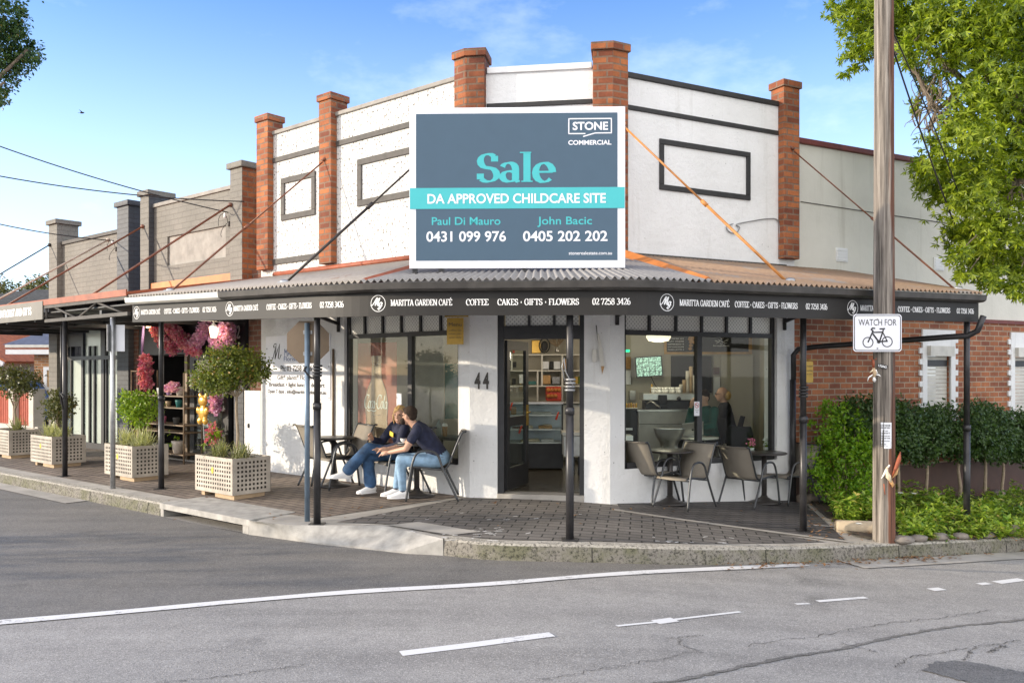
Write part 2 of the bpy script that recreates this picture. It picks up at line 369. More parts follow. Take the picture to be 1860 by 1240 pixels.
def paver_m(name, c1, c2, joint, w, h, rot, stain=.55):
    m, nt, b, o = nodes(name); oc = objc(nt)
    mp = N(nt, "ShaderNodeMapping"); mp.inputs[2].default_value = (0, 0, rot); nt.links.new(oc, mp.inputs[0])
    t = N(nt, "ShaderNodeTexBrick"); nt.links.new(mp.outputs[0], t.inputs["Vector"])
    for k, x in (("Color1", c1), ("Color2", c2), ("Mortar", joint)): t.inputs[k].default_value = c4(x)
    t.inputs["Scale"].default_value = 1; t.inputs["Mortar Size"].default_value = .009; t.inputs["Mortar Smooth"].default_value = .2
    t.inputs["Brick Width"].default_value = w; t.inputs["Row Height"].default_value = h
    n1 = noise(nt, oc, .9, 6, .7); n2_ = noise(nt, oc, 60, 4, .7); n3 = noise(nt, oc, 2.6, 8, .75)
    c = mix(nt, 1, t.outputs["Color"], ramp(nt, n1, [(.3, stain), (.65, 1.0)]), 'MULTIPLY')
    c = mix(nt, .6, c, ramp(nt, n2_, [(.25, .5), (.75, 1.0)]), 'MULTIPLY')
    c = mix(nt, ramp(nt, n3, [(.64, 0.0), (.7, .5)]), c, (.42, .4, .37))
    nt.links.new(c, b.inputs["Base Color"]); b.inputs["Roughness"].default_value = .75
    bump(nt, b, mix(nt, .3, ramp(nt, t.outputs["Fac"], [(0, 1.0), (1, 0.0)]), n2_), .6, .008)
    return m
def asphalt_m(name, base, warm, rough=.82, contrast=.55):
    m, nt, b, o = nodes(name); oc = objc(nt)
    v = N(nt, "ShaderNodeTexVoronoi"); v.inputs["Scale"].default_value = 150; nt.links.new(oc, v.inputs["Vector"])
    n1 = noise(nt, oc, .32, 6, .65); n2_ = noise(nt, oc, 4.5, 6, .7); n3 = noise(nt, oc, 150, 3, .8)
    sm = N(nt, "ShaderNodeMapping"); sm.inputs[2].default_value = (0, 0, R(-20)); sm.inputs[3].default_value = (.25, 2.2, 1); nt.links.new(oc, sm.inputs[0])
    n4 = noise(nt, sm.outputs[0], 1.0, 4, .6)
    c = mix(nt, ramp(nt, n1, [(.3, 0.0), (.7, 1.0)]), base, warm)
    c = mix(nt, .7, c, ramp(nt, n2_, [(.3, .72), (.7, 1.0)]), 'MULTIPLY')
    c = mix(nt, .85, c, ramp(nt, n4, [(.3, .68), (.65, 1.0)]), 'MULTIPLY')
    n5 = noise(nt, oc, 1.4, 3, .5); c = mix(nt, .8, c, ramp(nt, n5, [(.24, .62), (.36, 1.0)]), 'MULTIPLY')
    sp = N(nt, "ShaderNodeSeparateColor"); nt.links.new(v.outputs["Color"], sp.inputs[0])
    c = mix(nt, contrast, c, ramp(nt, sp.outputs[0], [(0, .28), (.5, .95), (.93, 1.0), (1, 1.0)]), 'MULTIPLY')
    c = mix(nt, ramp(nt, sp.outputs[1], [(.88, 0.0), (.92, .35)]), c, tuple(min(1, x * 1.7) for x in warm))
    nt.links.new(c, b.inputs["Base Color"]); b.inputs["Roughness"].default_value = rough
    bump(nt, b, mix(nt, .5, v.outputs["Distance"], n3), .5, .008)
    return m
def leaf_m(name, c1, c2, trans=.35, rough=.42, hue2=None):
    m, nt, b, o = nodes(name)
    g = N(nt, "ShaderNodeNewGeometry"); oc = objc(nt)
    f = noise(nt, oc, 2.2, 3)
    st = [(0, c1), (.8, c2)] + ([(.93, c2), (1, hue2)] if hue2 else [])
    c = ramp(nt, g.outputs["Random Per Island"], st)
    c = mix(nt, .6, c, ramp(nt, f, [(.3, .7), (.7, 1.0)]), 'MULTIPLY')
    nt.links.new(c, b.inputs["Base Color"]); b.inputs["Roughness"].default_value = rough
    t = N(nt, "ShaderNodeBsdfTranslucent"); nt.links.new(mix(nt, 1, c, (1.0, 1.0, .45), 'MULTIPLY'), t.inputs[0])
    ms = N(nt, "ShaderNodeMixShader"); ms.inputs[0].default_value = trans
    nt.links.new(b.outputs[0], ms.inputs[1]); nt.links.new(t.outputs[0], ms.inputs[2]); nt.links.new(ms.outputs[0], o.inputs[0])
    return m
def glass_m(name, tint=(.9, .95, .93), refl=1.45, haze=0.0, hazec=(.6, .65, .6)):
    m, nt, b, o = nodes(name); nt.nodes.remove(b)
    tr = N(nt, "ShaderNodeBsdfTransparent"); tr.inputs[0].default_value = c4(tint)
    gl = N(nt, "ShaderNodeBsdfGlossy"); gl.inputs["Roughness"].default_value = .02; gl.inputs[0].default_value = (1, 1, 1, 1)
    fr = N(nt, "ShaderNodeFresnel"); fr.inputs[0].default_value = refl
    ms = N(nt, "ShaderNodeMixShader"); ge = N(nt, "ShaderNodeNewGeometry"); iv = N(nt, "ShaderNodeMath", operation='SUBTRACT'); iv.inputs[0].default_value = 1; nt.links.new(ge.outputs["Backfacing"], iv.inputs[1]); fm = N(nt, "ShaderNodeMath", operation='MULTIPLY'); nt.links.new(fr.outputs[0], fm.inputs[0]); nt.links.new(iv.outputs[0], fm.inputs[1]); nt.links.new(fm.outputs[0], ms.inputs[0]); nt.links.new(tr.outputs[0], ms.inputs[1]); nt.links.new(gl.outputs[0], ms.inputs[2])
    last = ms.outputs[0]
    if haze:                              # film of dust on the pane
        df = N(nt, "ShaderNodeBsdfDiffuse"); df.inputs[0].default_value = c4(hazec)
        m2 = N(nt, "ShaderNodeMixShader"); hm = N(nt, "ShaderNodeMath", operation='MULTIPLY'); hm.inputs[1].default_value = haze; nt.links.new(iv.outputs[0], hm.inputs[0]); nt.links.new(hm.outputs[0], m2.inputs[0])
        nt.links.new(last, m2.inputs[1]); nt.links.new(df.outputs[0], m2.inputs[2]); last = m2.outputs[0]
    nt.links.new(last, o.inputs[0]); return m
def wood_pole_m(name):
    m, nt, b, o = nodes(name); oc = objc(nt)
    mp = N(nt, "ShaderNodeMapping"); mp.inputs[3].default_value = (30, 30, .8); nt.links.new(oc, mp.inputs[0])
    n1 = noise(nt, mp.outputs[0], 1.0, 6, .7)
    mp2 = N(nt, "ShaderNodeMapping"); mp2.inputs[3].default_value = (5, 5, .45); nt.links.new(oc, mp2.inputs[0])
    n2_ = noise(nt, mp2.outputs[0], 1.0, 4, .6)
    sx = N(nt, "ShaderNodeSeparateXYZ"); nt.links.new(oc, sx.inputs[0])
    ad = N(nt, "ShaderNodeMath", operation='MULTIPLY_ADD'); nt.links.new(sx.outputs[0], ad.inputs[0]); ad.inputs[1].default_value = 2.4; nt.links.new(n2_, ad.inputs[2])
    c = ramp(nt, n1, [(.36, (.045, .038, .032)), (.5, (.19, .165, .14)), (.66, (.38, .34, .295))])
    red = ramp(nt, n1, [(.36, (.05, .022, .014)), (.68, (.22, .095, .055))])
    c = mix(nt, ramp(nt, ad.outputs[0], [(.50, 0.0), (.60, 1.0)]), c, red)
    nt.links.new(c, b.inputs["Base Color"]); b.inputs["Roughness"].default_value = .9
    bump(nt, b, n1, .8, .01); return m
def pattern_glass_m(name):               # patterned transom panes: pale pressed glass with a small dark lattice
    m, nt, b, o = nodes(name); uv = N(nt, "ShaderNodeUVMap").outputs[0]
    mp = N(nt, "ShaderNodeMapping"); mp.inputs[2].default_value = (0, 0, R(45)); mp.inputs[3].default_value = (26, 26, 26); nt.links.new(uv, mp.inputs[0])
    ck = N(nt, "ShaderNodeTexVoronoi", distance='CHEBYCHEV'); ck.inputs["Scale"].default_value = 1; ck.inputs["Randomness"].default_value = .0; nt.links.new(mp.outputs[0], ck.inputs["Vector"])
    c = ramp(nt, ck.outputs["Distance"], [(.16, (.36, .36, .34)), (.26, (.74, .74, .70))])
    nt.links.new(c, b.inputs["Base Color"]); b.inputs["Roughness"].default_value = .25; return m
def sling_m(name, c):
    m, nt, b, o = nodes(name); oc = objc(nt)
    w = N(nt, "ShaderNodeTexWave"); w.inputs["Scale"].default_value = 90; nt.links.new(oc, w.inputs["Vector"])
    f = noise(nt, oc, 5, 4)
    cc = mix(nt, .25, ramp(nt, f, [(.3, tuple(x * .85 for x in c)), (.7, c)]), w.outputs["Color"], 'MULTIPLY')
    nt.links.new(cc, b.inputs["Base Color"]); b.inputs["Roughness"].default_value = .7
    t = N(nt, "ShaderNodeBsdfTranslucent"); nt.links.new(cc, t.inputs[0]); ms = N(nt, "ShaderNodeMixShader"); ms.inputs[0].default_value = .22
    nt.links.new(b.outputs[0], ms.inputs[1]); nt.links.new(t.outputs[0], ms.inputs[2]); nt.links.new(ms.outputs[0], o.inputs[0]); return m
M = dict(
 flecked=render_m("white_flecked_render", (.68, .67, .64), .578), white=render_m("white_render", (.83, .83, .82), .70, .75, .9),
 cream=render_m("cream_render", (.74, .72, .64), 0, .8, .3), smooth_white=plain("smooth_white_paint", (.78, .78, .77), .5, var=.05, bmp=.05),
 pier=brickm("orange_brick", (.56, .185, .06), (.25, .07, .032), (.28, .18, .12), .235, .085, .013, (.34, .30, .29)),
 brick=brickm("red_brick", (.58, .215, .085), (.30, .10, .055), (.50, .38, .27), .235, .085, .011, (.5, .46, .44)),
 greybrick=brickm("grey_painted_brick", (.225, .205, .175), (.205, .19, .16), (.175, .16, .135), .30, .10, .009, (.75, .75, .75), .7, True),
 charcoal=brickm("charcoal_painted_brick", (.075, .08, .09), (.06, .065, .075), (.05, .05, .055), .24, .09, .009, (.7, .7, .7), .6, True),
 brownbrick=brickm("brown_brick", (.22, .085, .05), (.15, .06, .038), (.22, .17, .13), .235, .085, .011),
 housebrick=brickm("tan_brick", (.52, .26, .11), (.44, .20, .085), (.5, .4, .3), .235, .085, .01),
 black=plain("black_paint", (.022, .022, .024), .45, var=.3), band=plain("dark_grey_trim", (.075, .068, .06), .7, var=.25, scale=9, bmp=.2),
 blackband=plain("black_trim", (.022, .021, .021), .6, var=.3, bmp=.2), capgrey=plain("grey_coping", (.30, .28, .25), .8, var=.2, bmp=.2),
 fascia=plain("charcoal_sign_board", (.026, .024, .022), .5, var=.12, scale=2, spec=.25), fasciaold=plain("faded_sign_board", (.14, .125, .10), .5, var=.15),
 gutter=plain("dark_gutter", (.06, .055, .05), .4, .2, var=.3), offwhite=plain("off_white_metal", (.62, .60, .54), .5, var=.12),
 letter=plain("white_letters", (.86, .86, .85), .5, var=.03), darkmetal=plain("dark_post_paint", (.035, .034, .036), .38, .25, var=.35, scale=8),
 galv=plain("galvanised_steel", (.42, .43, .44), .42, .75, var=.18, scale=14), alu=plain("bare_aluminium", (.19, .135, .085), .5, .1, var=.1, scale=5),
 bluegrey=plain("blue_grey_steel", (.16, .22, .29), .4, .4, var=.2), rust=plain("rust_red_paint", (.30, .075, .03), .6, var=.25, bmp=.1),
 orange=plain("orange_rust_flashing", (.50, .17, .035), .55, var=.25, scale=4), redtrim=plain("maroon_trim", (.16, .035, .025), .6, var=.2),
 rod=plain("brown_stay_rod", (.17, .06, .03), .5, var=.3), rodorange=plain("orange_stay_rod", (.48, .20, .05), .5, var=.25),
 rodpale=plain("pale_stay_rod", (.46, .36, .28), .5, var=.2), roddark=plain("black_stay_rod", (.03, .025, .022), .5, var=.3), cable=plain("black_cable", (.015, .015, .015), .6),
 concrete=plain("pale_concrete", (.38, .355, .315), .85, var=.2, scale=3, bmp=.25, bscale=50), ramp=plain("smooth_concrete", (.36, .345, .315), .8, var=.28, scale=7, bmp=.15, bscale=90),
 line=plain("worn_white_line_paint", (.74, .73, .71), .7, var=.12, scale=12, bmp=.2, bscale=70), soil=plain("dark_soil", (.060, .042, .028), .95, var=.5, scale=9, bmp=.6, bscale=25),
 crack=plain("road_crack_tar", (.075, .072, .068), .85), pavL=paver_m("brown_pavers", (.34, .275, .22), (.26, .21, .17), (.05, .04, .035), .23, .115, -ROT['L']),
 pavC=paver_m("grey_pavers", (.235, .215, .195), (.18, .165, .15), (.03, .028, .025), .25, .14, -ROT['C'] + R(0)), pavR=paver_m("dark_pavers", (.14, .13, .125), (.11, .10, .097), (.02, .02, .02), .23, .115, -ROT['R']),
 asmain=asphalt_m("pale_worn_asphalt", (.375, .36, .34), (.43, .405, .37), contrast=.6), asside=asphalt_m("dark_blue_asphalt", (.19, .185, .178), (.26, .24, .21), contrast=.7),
 patch=asphalt_m("fresh_asphalt_patch", (.18, .178, .175), (.22, .21, .20), contrast=.8),
 glass=glass_m("shop_glass", (.92, .96, .94), 1.33), dustglass=glass_m("dusty_shop_glass", (.92, .95, .92), 1.5, .10, (.55, .58, .50)), caseglass=glass_m("case_glass", (.93, .96, .95), 1.3),
 frost=plain("frosted_door_glass", (.50, .56, .50), .18, var=.1, scale=1.2), transom=pattern_glass_m("patterned_transom_glass"),
 pole=wood_pole_m("weathered_pole_timber"), log=plain("weathered_log", (.24, .19, .15), .9, var=.35, scale=10, bmp=.5), sandstone=plain("sandstone_block", (.52, .42, .29), .9, var=.2, bmp=.4),
 rock=plain("grey_brown_rock", (.20, .175, .15), .9, var=.35, bmp=.6), bark=plain("tree_bark", (.19, .15, .11), .95, var=.35, scale=12, bmp=.6), stem=plain("pale_stem_bark", (.33, .26, .18), .9, var=.25, scale=18),
 lf_tree=leaf_m("lanceolate_leaves", (.10, .18, .012), (.42, .52, .035), .52), lf_far=leaf_m("small_dark_leaves", (.025, .07, .02), (.07, .14, .025), .3, hue2=(.30, .22, .03)),
 lf_hedge=leaf_m("hedge_leaves", (.030, .075, .018), (.09, .165, .035), .25), lf_bright=leaf_m("bright_shrub_leaves", (.11, .28, .012), (.30, .50, .03), .42),
 lf_top=leaf_m("topiary_leaves", (.09, .14, .025), (.27, .31, .05), .32, hue2=(.42, .22, .05)), lf_lime=leaf_m("lime_topiary_leaves", (.14, .28, .02), (.36, .50, .04), .42),
 lf_dull=leaf_m("dull_topiary_leaves", (.08, .10, .03), (.20, .21, .07), .25, hue2=(.30, .20, .06)),
 lf_cover=leaf_m("ground_cover_leaves", (.10, .24, .02), (.38, .50, .06), .35, hue2=(.66, .52, .18)), lf_grass=leaf_m("variegated_blades", (.34, .38, .15), (.78, .78, .50), .35),
 lf_dgrass=leaf_m("dark_blades", (.14, .17, .06), (.46, .46, .24), .32), lf_cord=leaf_m("strap_leaves", (.02, .05, .02), (.06, .12, .03), .2), lf_dead=leaf_m("dead_leaves", (.16, .07, .03), (.36, .20, .09), .2, .8),
 sling=sling_m("taupe_sling_mesh", (.40, .355, .29)), chairframe=plain("gunmetal_chair_tube", (.075, .078, .082), .35, .5, var=.15), tabletop=plain("dark_table_top", (.05, .045, .042), .35, var=.2),
 skin=plain("skin", (.55, .32, .22), .5, var=.06), navy=plain("navy_cotton", (.018, .022, .05), .85, var=.35, scale=14, bmp=.8, bscale=11), denim=plain("blue_denim", (.035, .085, .175), .85, var=.5, scale=7, bmp=.8, bscale=14),
 denimpale=plain("pale_denim", (.27, .42, .58), .85, var=.3, scale=9, bmp=.9, bscale=14), shoe=plain("white_sneaker", (.78, .77, .76), .55, var=.06), brownhair=plain("dark_brown_hair", (.030, .017, .010), .9, var=.4, scale=40, bmp=.5, bscale=90),
 blond=plain("blond_hair", (.52, .33, .13), .5, var=.35, scale=40, bmp=.5, bscale=90), yellow=plain("yellow_print", (.80, .56, .06), .6), belt=plain("brown_belt", (.09, .04, .025), .5), green=plain("dark_green_knit", (.022, .085, .065), .9, var=.3),
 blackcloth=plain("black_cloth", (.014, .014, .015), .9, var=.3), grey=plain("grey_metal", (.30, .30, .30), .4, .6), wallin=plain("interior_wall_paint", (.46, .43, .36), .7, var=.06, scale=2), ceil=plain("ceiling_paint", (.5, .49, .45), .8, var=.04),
 floorin=plain("dark_timber_floor", (.11, .095, .07), .22, var=.2, scale=2.5), shelf=plain("white_shelf", (.72, .69, .62), .5, var=.05), marble=plain("grey_marble_tile", (.40, .38, .34), .3, var=.22, scale=2.5),
 steel=plain("brushed_steel", (.50, .48, .45), .3, .85, var=.12), gold=plain("gold_card", (.46, .29, .06), .38, .55, var=.15), red=plain("red_box", (.55, .045, .02), .4, var=.2), poster=plain("faded_red_poster", (.36, .075, .045), .6, var=.22, scale=3),
 posterlight=plain("pale_poster_print", (.62, .50, .44), .6, var=.12), navyboard=plain("slate_blue_board", (.050, .098, .150), .5, var=.03), teal=plain("teal_print", (.055, .47, .50), .5, var=.03), signwhite=plain("white_sign_board", (.80, .81, .86), .45, var=.03),
 paper=plain("white_paper", (.80, .81, .84), .7, var=.05), ink=plain("black_ink", (.018, .018, .02), .6), blueink=plain("blue_ink", (.03, .07, .25), .6), terracotta=plain("terracotta_tiles", (.42, .13, .05), .8, var=.3, scale=8, bmp=.4), slate=plain("dark_roof_tiles", (.08, .085, .095), .7, var=.3, scale=8, bmp=.4),
 bluetile=plain("blue_grey_roof_tiles", (.10, .11, .15), .7, var=.3), timber=plain("golden_timber", (.50, .30, .12), .6, var=.25, scale=10), corrred=plain("red_corrugated_fence", (.40, .07, .03), .55, var=.15), stucco=plain("pale_stucco", (.58, .54, .47), .9, var=.12, bmp=.2),
 carblue=plain("blue_car_paint", (.05, .10, .22), .25, .3), pink=leaf_m("pink_petals", (.80, .12, .30), (.95, .48, .58), .4, .6, hue2=(.85, .70, .62)), purple=leaf_m("lilac_petals", (.85, .34, .74), (.95, .62, .86), .4, .6, hue2=(.85, .72, .72)),
 balloon=plain("golden_balloon_foil", (.80, .47, .10), .25, .35), lilac=plain("lilac_ribbon", (.35, .22, .42), .6), lamp=plain("warm_lamp_glass", (1.0, .66, .36), .3, emit=3.0), screen=plain("dark_screen", (.02, .022, .024), .2),
 box=plain("pale_carton", (.58, .50, .42), .7), cake=plain("cream_cake", (.74, .62, .42), .7, var=.2, scale=30), bread=plain("baked_pastry", (.44, .25, .10), .7, var=.3, scale=30), choc=plain("chocolate_cake", (.09, .045, .025), .6), tan=plain("tan_paper", (.46, .33, .20), .7),
 teapot=plain("white_china", (.80, .79, .76), .25), darkgreen=plain("teal_box", (.03, .16, .15), .5), whitebox=plain("white_appliance", (.78, .78, .77), .4), chalk=plain("chalkboard", (.016, .017, .016), .6), pinkflower=plain("pink_blossom", (.62, .16, .28), .7, var=.3, scale=40),
 whiteflower=plain("white_blossom", (.82, .82, .78), .7), lino=plain("pale_blue_panel", (.50, .56, .62), .5, var=.1), drain=plain("drain_dark", (.012, .011, .010), .9), sauce=plain("red_sauce_bottle", (.60, .02, .02), .3), waterb=glass_m("clear_bottle", (.85, .92, .95), 1.4), cup=plain("brown_cup", (.36, .19, .06), .5),
)
def kerb_m():
    m, nt, b, o = nodes("mossy_kerb_concrete"); oc = objc(nt)
    n1 = noise(nt, oc, 3, 6, .7); n2_ = noise(nt, oc, 34, 6, .8)
    g = N(nt, "ShaderNodeNewGeometry"); s = N(nt, "ShaderNodeSeparateXYZ"); nt.links.new(g.outputs["Normal"], s.inputs[0])
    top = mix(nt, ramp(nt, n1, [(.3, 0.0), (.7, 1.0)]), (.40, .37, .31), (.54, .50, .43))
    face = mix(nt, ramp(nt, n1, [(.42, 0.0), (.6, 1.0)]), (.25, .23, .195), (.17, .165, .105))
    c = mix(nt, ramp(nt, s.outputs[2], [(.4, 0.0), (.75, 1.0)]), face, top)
    c = mix(nt, .9, c, ramp(nt, n2_, [(.40, .18), (.52, 1.0)]), 'MULTIPLY')
    nt.links.new(c, b.inputs["Base Color"]); b.inputs["Roughness"].default_value = .9; bump(nt, b, n2_, .7, .012); return m
M['kerb'] = kerb_m()
def corr_m(name, a, b_, rustc, thr):
    m, nt, b, o = nodes(name); oc = objc(nt); n1 = noise(nt, oc, 1.6, 6, .7)
    c = mix(nt, ramp(nt, n1, [(thr, 0.0), (thr + .12, 1.0)]), mix(nt, ramp(nt, noise(nt, oc, 14, 4), [(.3, 0.0), (.7, 1.0)]), a, b_), rustc)
    nt.links.new(c, b.inputs["Base Color"]); b.inputs["Roughness"].default_value = .55; b.inputs["Metallic"].default_value = .25; return m
M['roofL'] = corr_m("pale_corrugated_iron", (.42, .38, .33), (.34, .30, .26), (.26, .16, .11), .6)
M['roofC'] = corr_m("grey_corrugated_iron", (.30, .29, .28), (.24, .23, .23), (.22, .14, .10), .62)
M['roofR'] = corr_m("rusty_corrugated_iron", (.40, .27, .17), (.32, .21, .14), (.30, .28, .26), .55)

def worn_line_m():
    m, nt, b, o = nodes("worn_road_line"); oc = objc(nt)
    n1 = noise(nt, oc, 26, 6, .75); n2_ = noise(nt, oc, 2.2, 5, .6)
    f = mix(nt, .45, n1, n2_)
    c = mix(nt, ramp(nt, f, [(.36, 0.0), (.46, 1.0)]), (.25, .24, .23), (.72, .71, .69))
    nt.links.new(c, b.inputs["Base Color"]); b.inputs["Roughness"].default_value = .75; bump(nt, b, n1, .3, .006); return m
M['line'] = worn_line_m()
# ------------------------------------------------------------------ ground, roads, kerb
def resamp(poly, n):
    poly = [V((p[0], p[1], 0)) for p in poly]; d = [0]
    for a, b in zip(poly, poly[1:]): d.append(d[-1] + (b - a).length)
    out = []; j = 0
    for i in range(n + 1):
        s = d[-1] * i / n
        while j < len(poly) - 2 and d[j + 1] < s: j += 1
        t = (s - d[j]) / max(d[j + 1] - d[j], 1e-9); out.append(poly[j].lerp(poly[j + 1], min(max(t, 0), 1)))
    return out
def sheet(name, pa, pb, f, lift, mat, n=80, rows=10, lift_b=None):
    a, b = resamp(pa, n), resamp(pb, n); mb = MB(); vs = []
    for i in range(n + 1):
        for j in range(rows + 1):
            t = j / rows; p = a[i].lerp(b[i], t); vs.append((p.x, p.y, f(p.x, p.y) + lift))
    fs = [(i * (rows + 1) + j, (i + 1) * (rows + 1) + j, (i + 1) * (rows + 1) + j + 1, i * (rows + 1) + j + 1) for i in range(n) for j in range(rows)]
    mb.add(vs, fs); return struct(name, mb, mat, uv=False)
def strip(mb, pts, w, f, lift, n=None):   # flat ribbon along a ground polyline
    P = resamp(pts, n) if n else [V((p[0], p[1], 0)) for p in pts]; vs = []
    for i, p in enumerate(P):
        t = (P[min(i + 1, len(P) - 1)] - P[max(i - 1, 0)]).normalized(); q = V((-t.y, t.x, 0))
        ww = w(i / (len(P) - 1)) if callable(w) else w
        for s in (-.5, .5): e = p + q * ww * s; vs.append((e.x, e.y, f(e.x, e.y) + lift))
    mb.add(vs, [(2 * i, 2 * i + 1, 2 * i + 3, 2 * i + 2) for i in range(len(P) - 1)])
gm = MB()
xs = [-400, -200, -90, -50, -30, -22] + [-18 + .5 * i for i in range(73)] + [22, 30, 50, 90, 200, 400]
ys = [-200, -90, -40, -20, -10] + [-6 + .5 * i for i in range(69)] + [32, 40, 60, 90, 200, 400]
gm.add([(x, y, rz(x, y)) for x in xs for y in ys], [(i * len(ys) + j, (i + 1) * len(ys) + j, (i + 1) * len(ys) + j + 1, i * len(ys) + j + 1) for i in range(len(xs) - 1) for j in range(len(ys) - 1)])
struct("road", gm, M['asmain'], uv=False)
kb = [gp(u, v, rz) for u, v in ((0, 877), (160, 910), (290, 937), (452, 971), (575, 988), (740, 1006), (805, 1009), (930, 1019), (1220, 1026), (1430, 1024), (1630, 1015), (1860, 1002))]
kb = [kb[0] + V((-.77, .638, 0)) * 40] + kb + [kb[-1] + (kb[-1] - kb[-2]).normalized() * 14]
def inset(pl, d):
    out = []
    for i, p in enumerate(pl):
        t = pl[min(i + 1, len(pl) - 1)] - pl[max(i - 1, 0)]; t = V((t[0], t[1], 0)).normalized(); out.append(V((p[0], p[1], 0)) + V((-t.y, t.x, 0)) * d)
    return out
def curve(pts, k=8):                      # smooth a polyline (Catmull-Rom)
    out = []
    for i in range(len(pts) - 1):
        p0, p1, p2, p3 = (V(pts[max(0, min(j, len(pts) - 1))]) for j in (i - 1, i, i + 1, i + 2))
        for s in range(k):
            t = s / k; out.append(.5 * ((2 * p1) + (p2 - p0) * t + (2 * p0 - 5 * p1 + 4 * p2 - p3) * t * t + (3 * p1 - p0 - 3 * p2 + p3) * t ** 3))
    return out + [V(pts[-1])]
def kerb(name, pts, mat, w=.16, joint=2.4):
    pts = resamp(pts, max(4, int(sum((V((b[0], b[1], 0)) - V((a[0], a[1], 0))).length for a, b in zip(pts, pts[1:])) / .2))); mb = MB(); vs = []
    a, c, d, e = pts, inset(pts, .012), inset(pts, .03), inset(pts, w)
    for i in range(len(pts)):
        g = gz(c[i].x, c[i].y) + .012
        for p, z in ((a[i], rz(a[i].x, a[i].y) - .02), (c[i], g - .02), (d[i], g), (e[i], g), (e[i], g - .1)): vs.append((p.x, p.y, z))
    fs = [(i * 5 + j, (i + 1) * 5 + j, (i + 1) * 5 + j + 1, i * 5 + j + 1) for i in range(len(pts) - 1) for j in range(4)]
    L = len(pts) - 1; fs += [(0, 1, 2, 3, 4), tuple(L * 5 + j for j in (4, 3, 2, 1, 0))]
    mb.add(vs, fs); return struct(name, mb, mat, uv=False)
kl, kc = kb[0:4], curve(kb[7:14])
kerb("kerb", kl, M['kerb']); kerb("kerb", kc, M['kerb'])
kin = inset(kb, .16)
# drain inlet: concrete lintel over a dark mouth
mb = MB(); a, b = kb[3], kb[4]; t = (b - a).normalized(); q = V((-t.y, t.x, 0))
def kp(s, o, z): p = a + (b - a) * s + q * o; return V((p.x, p.y, gz(p.x, p.y) + z))
for s0, s1, z0, z1, o0, o1 in ((0, 1.0, -.055, .014, 0, .62), (0, .04, -.25, -.056, .01, .3), (.93, .99, -.25, -.056, .01, .3)):
    vs = [kp(s, o, z) for s in (s0, s1) for o in (o0, o1) for z in (z0, z1)]
    mb.add(vs, [(0, 1, 3, 2), (4, 6, 7, 5), (0, 4, 5, 1), (2, 3, 7, 6), (0, 2, 6, 4), (1, 5, 7, 3)])
dr = thing("storm_drain_inlet", "concrete kerb drain with a dark mouth between mossy kerb and pale ramp", "drain")
mb.build("lintel", M['ramp'], dr)
mb = MB(); mb.quad(kp(.04, .28, -.25), kp(.93, .28, -.25), kp(.93, .28, -.056), kp(.04, .28, -.056)); mb.build("mouth", M['drain'], dr)
# kerb ramp
ri = [gp(u, v) for u, v in ((452, 947), (520, 955), (700, 957), (805, 980))]
A_, B_ = resamp(ri, 30), resamp([kb[4], kb[5], kb[6], kb[7]], 30); mb = MB(); vs = []
for i in range(31):
    s = i / 30; k = min(1, max(0, (s - .06) / .28)) * min(1, max(0, (1 - s) / .17))
    for j in range(7):
        p = A_[i].lerp(B_[i], j / 6); zt = gz(p.x, p.y) + .013; zl = rz(B_[i].x, B_[i].y) + .02
        vs.append((p.x, p.y, zt * (1 - k) + k * (gz(A_[i].x, A_[i].y) + .013 + (zl - gz(A_[i].x, A_[i].y) - .013) * j / 6)))
    vs.append((B_[i].x, B_[i].y, rz(B_[i].x, B_[i].y) - .02))
mb.add(vs, [(i * 8 + j, i * 8 + j + 1, (i + 1) * 8 + j + 1, (i + 1) * 8 + j) for i in range(30) for j in range(7)]); struct("kerb_ramp", mb, M['ramp'], uv=False)
# footpath: concrete base, three fields of pavers
outer = kin[0:4] + inset(kb[3:5], .3) + ri[0:] + [p for p in inset(kc, .15)]
inner = [wp('L', x, .2) for x in (-45, -20, -12, -8, -4, 0)] + [wp('C', .9, .2), wp('R', 0, .2), wp('R', 3, .2), wp('R', 8, .4), wp('R', 22, .4)]
sheet("pavement", outer, inner, gz, 0, M['concrete'], 260, 14)
le = inset(kb, .38)
sheet("paved_footpath", [le[0], le[1], le[2], inset(kb, .40)[3], gp(575, 941)], [wp('L', -45, .02), wp('L', -12, .02), wp('L', -6, .02), wp('L', -.12, .02)], gz, .005, M['pavL'], 160, 14)
kcin = inset(kc, .23)
sheet("paved_footpath", [gp(612, 948), gp(700, 952), gp(800, 972)] + [p for p in kcin if p.x < gp(1500, 985).x], [wp('L', -.02, -.03), wp('C', .02, -.04), wp('C', 1.78, -.04)], gz, .005, M['pavC'], 120, 20)
sheet("paved_footpath", [gp(1128, 930), gp(1300, 953), gp(1535, 981)], [wp('R', .12, .02), wp('R', 2, .02), wp('R', 3.3, .0)], gz, .006, M['pavR'], 60, 14)
mb = MB()
for pts in ([(705, 955), (760, 949), (872, 967), (820, 973)],):
    mb.add([V((*(gp(u, v).xy), gp(u, v).z + .012)) for u, v in pts], [(0, 1, 2, 3)])
struct("pale_paver_patch", mb, M['concrete'], uv=False)
# garden bed
gk = [p for p in inset(kc, .15) if p.x > gp(1590, 984).x]
sheet("garden_soil", [gp(1464, 906), gp(1492, 932), gp(1540, 972)] + [gp(1595, 985)] + gk + [gk[-1] + (gk[-1] - gk[-2]).normalized() * 9], [wp('R', 3.17, .0), wp('R', 8, .0), wp('R', 22, .0)], gz, .035, M['soil'], 90, 24)
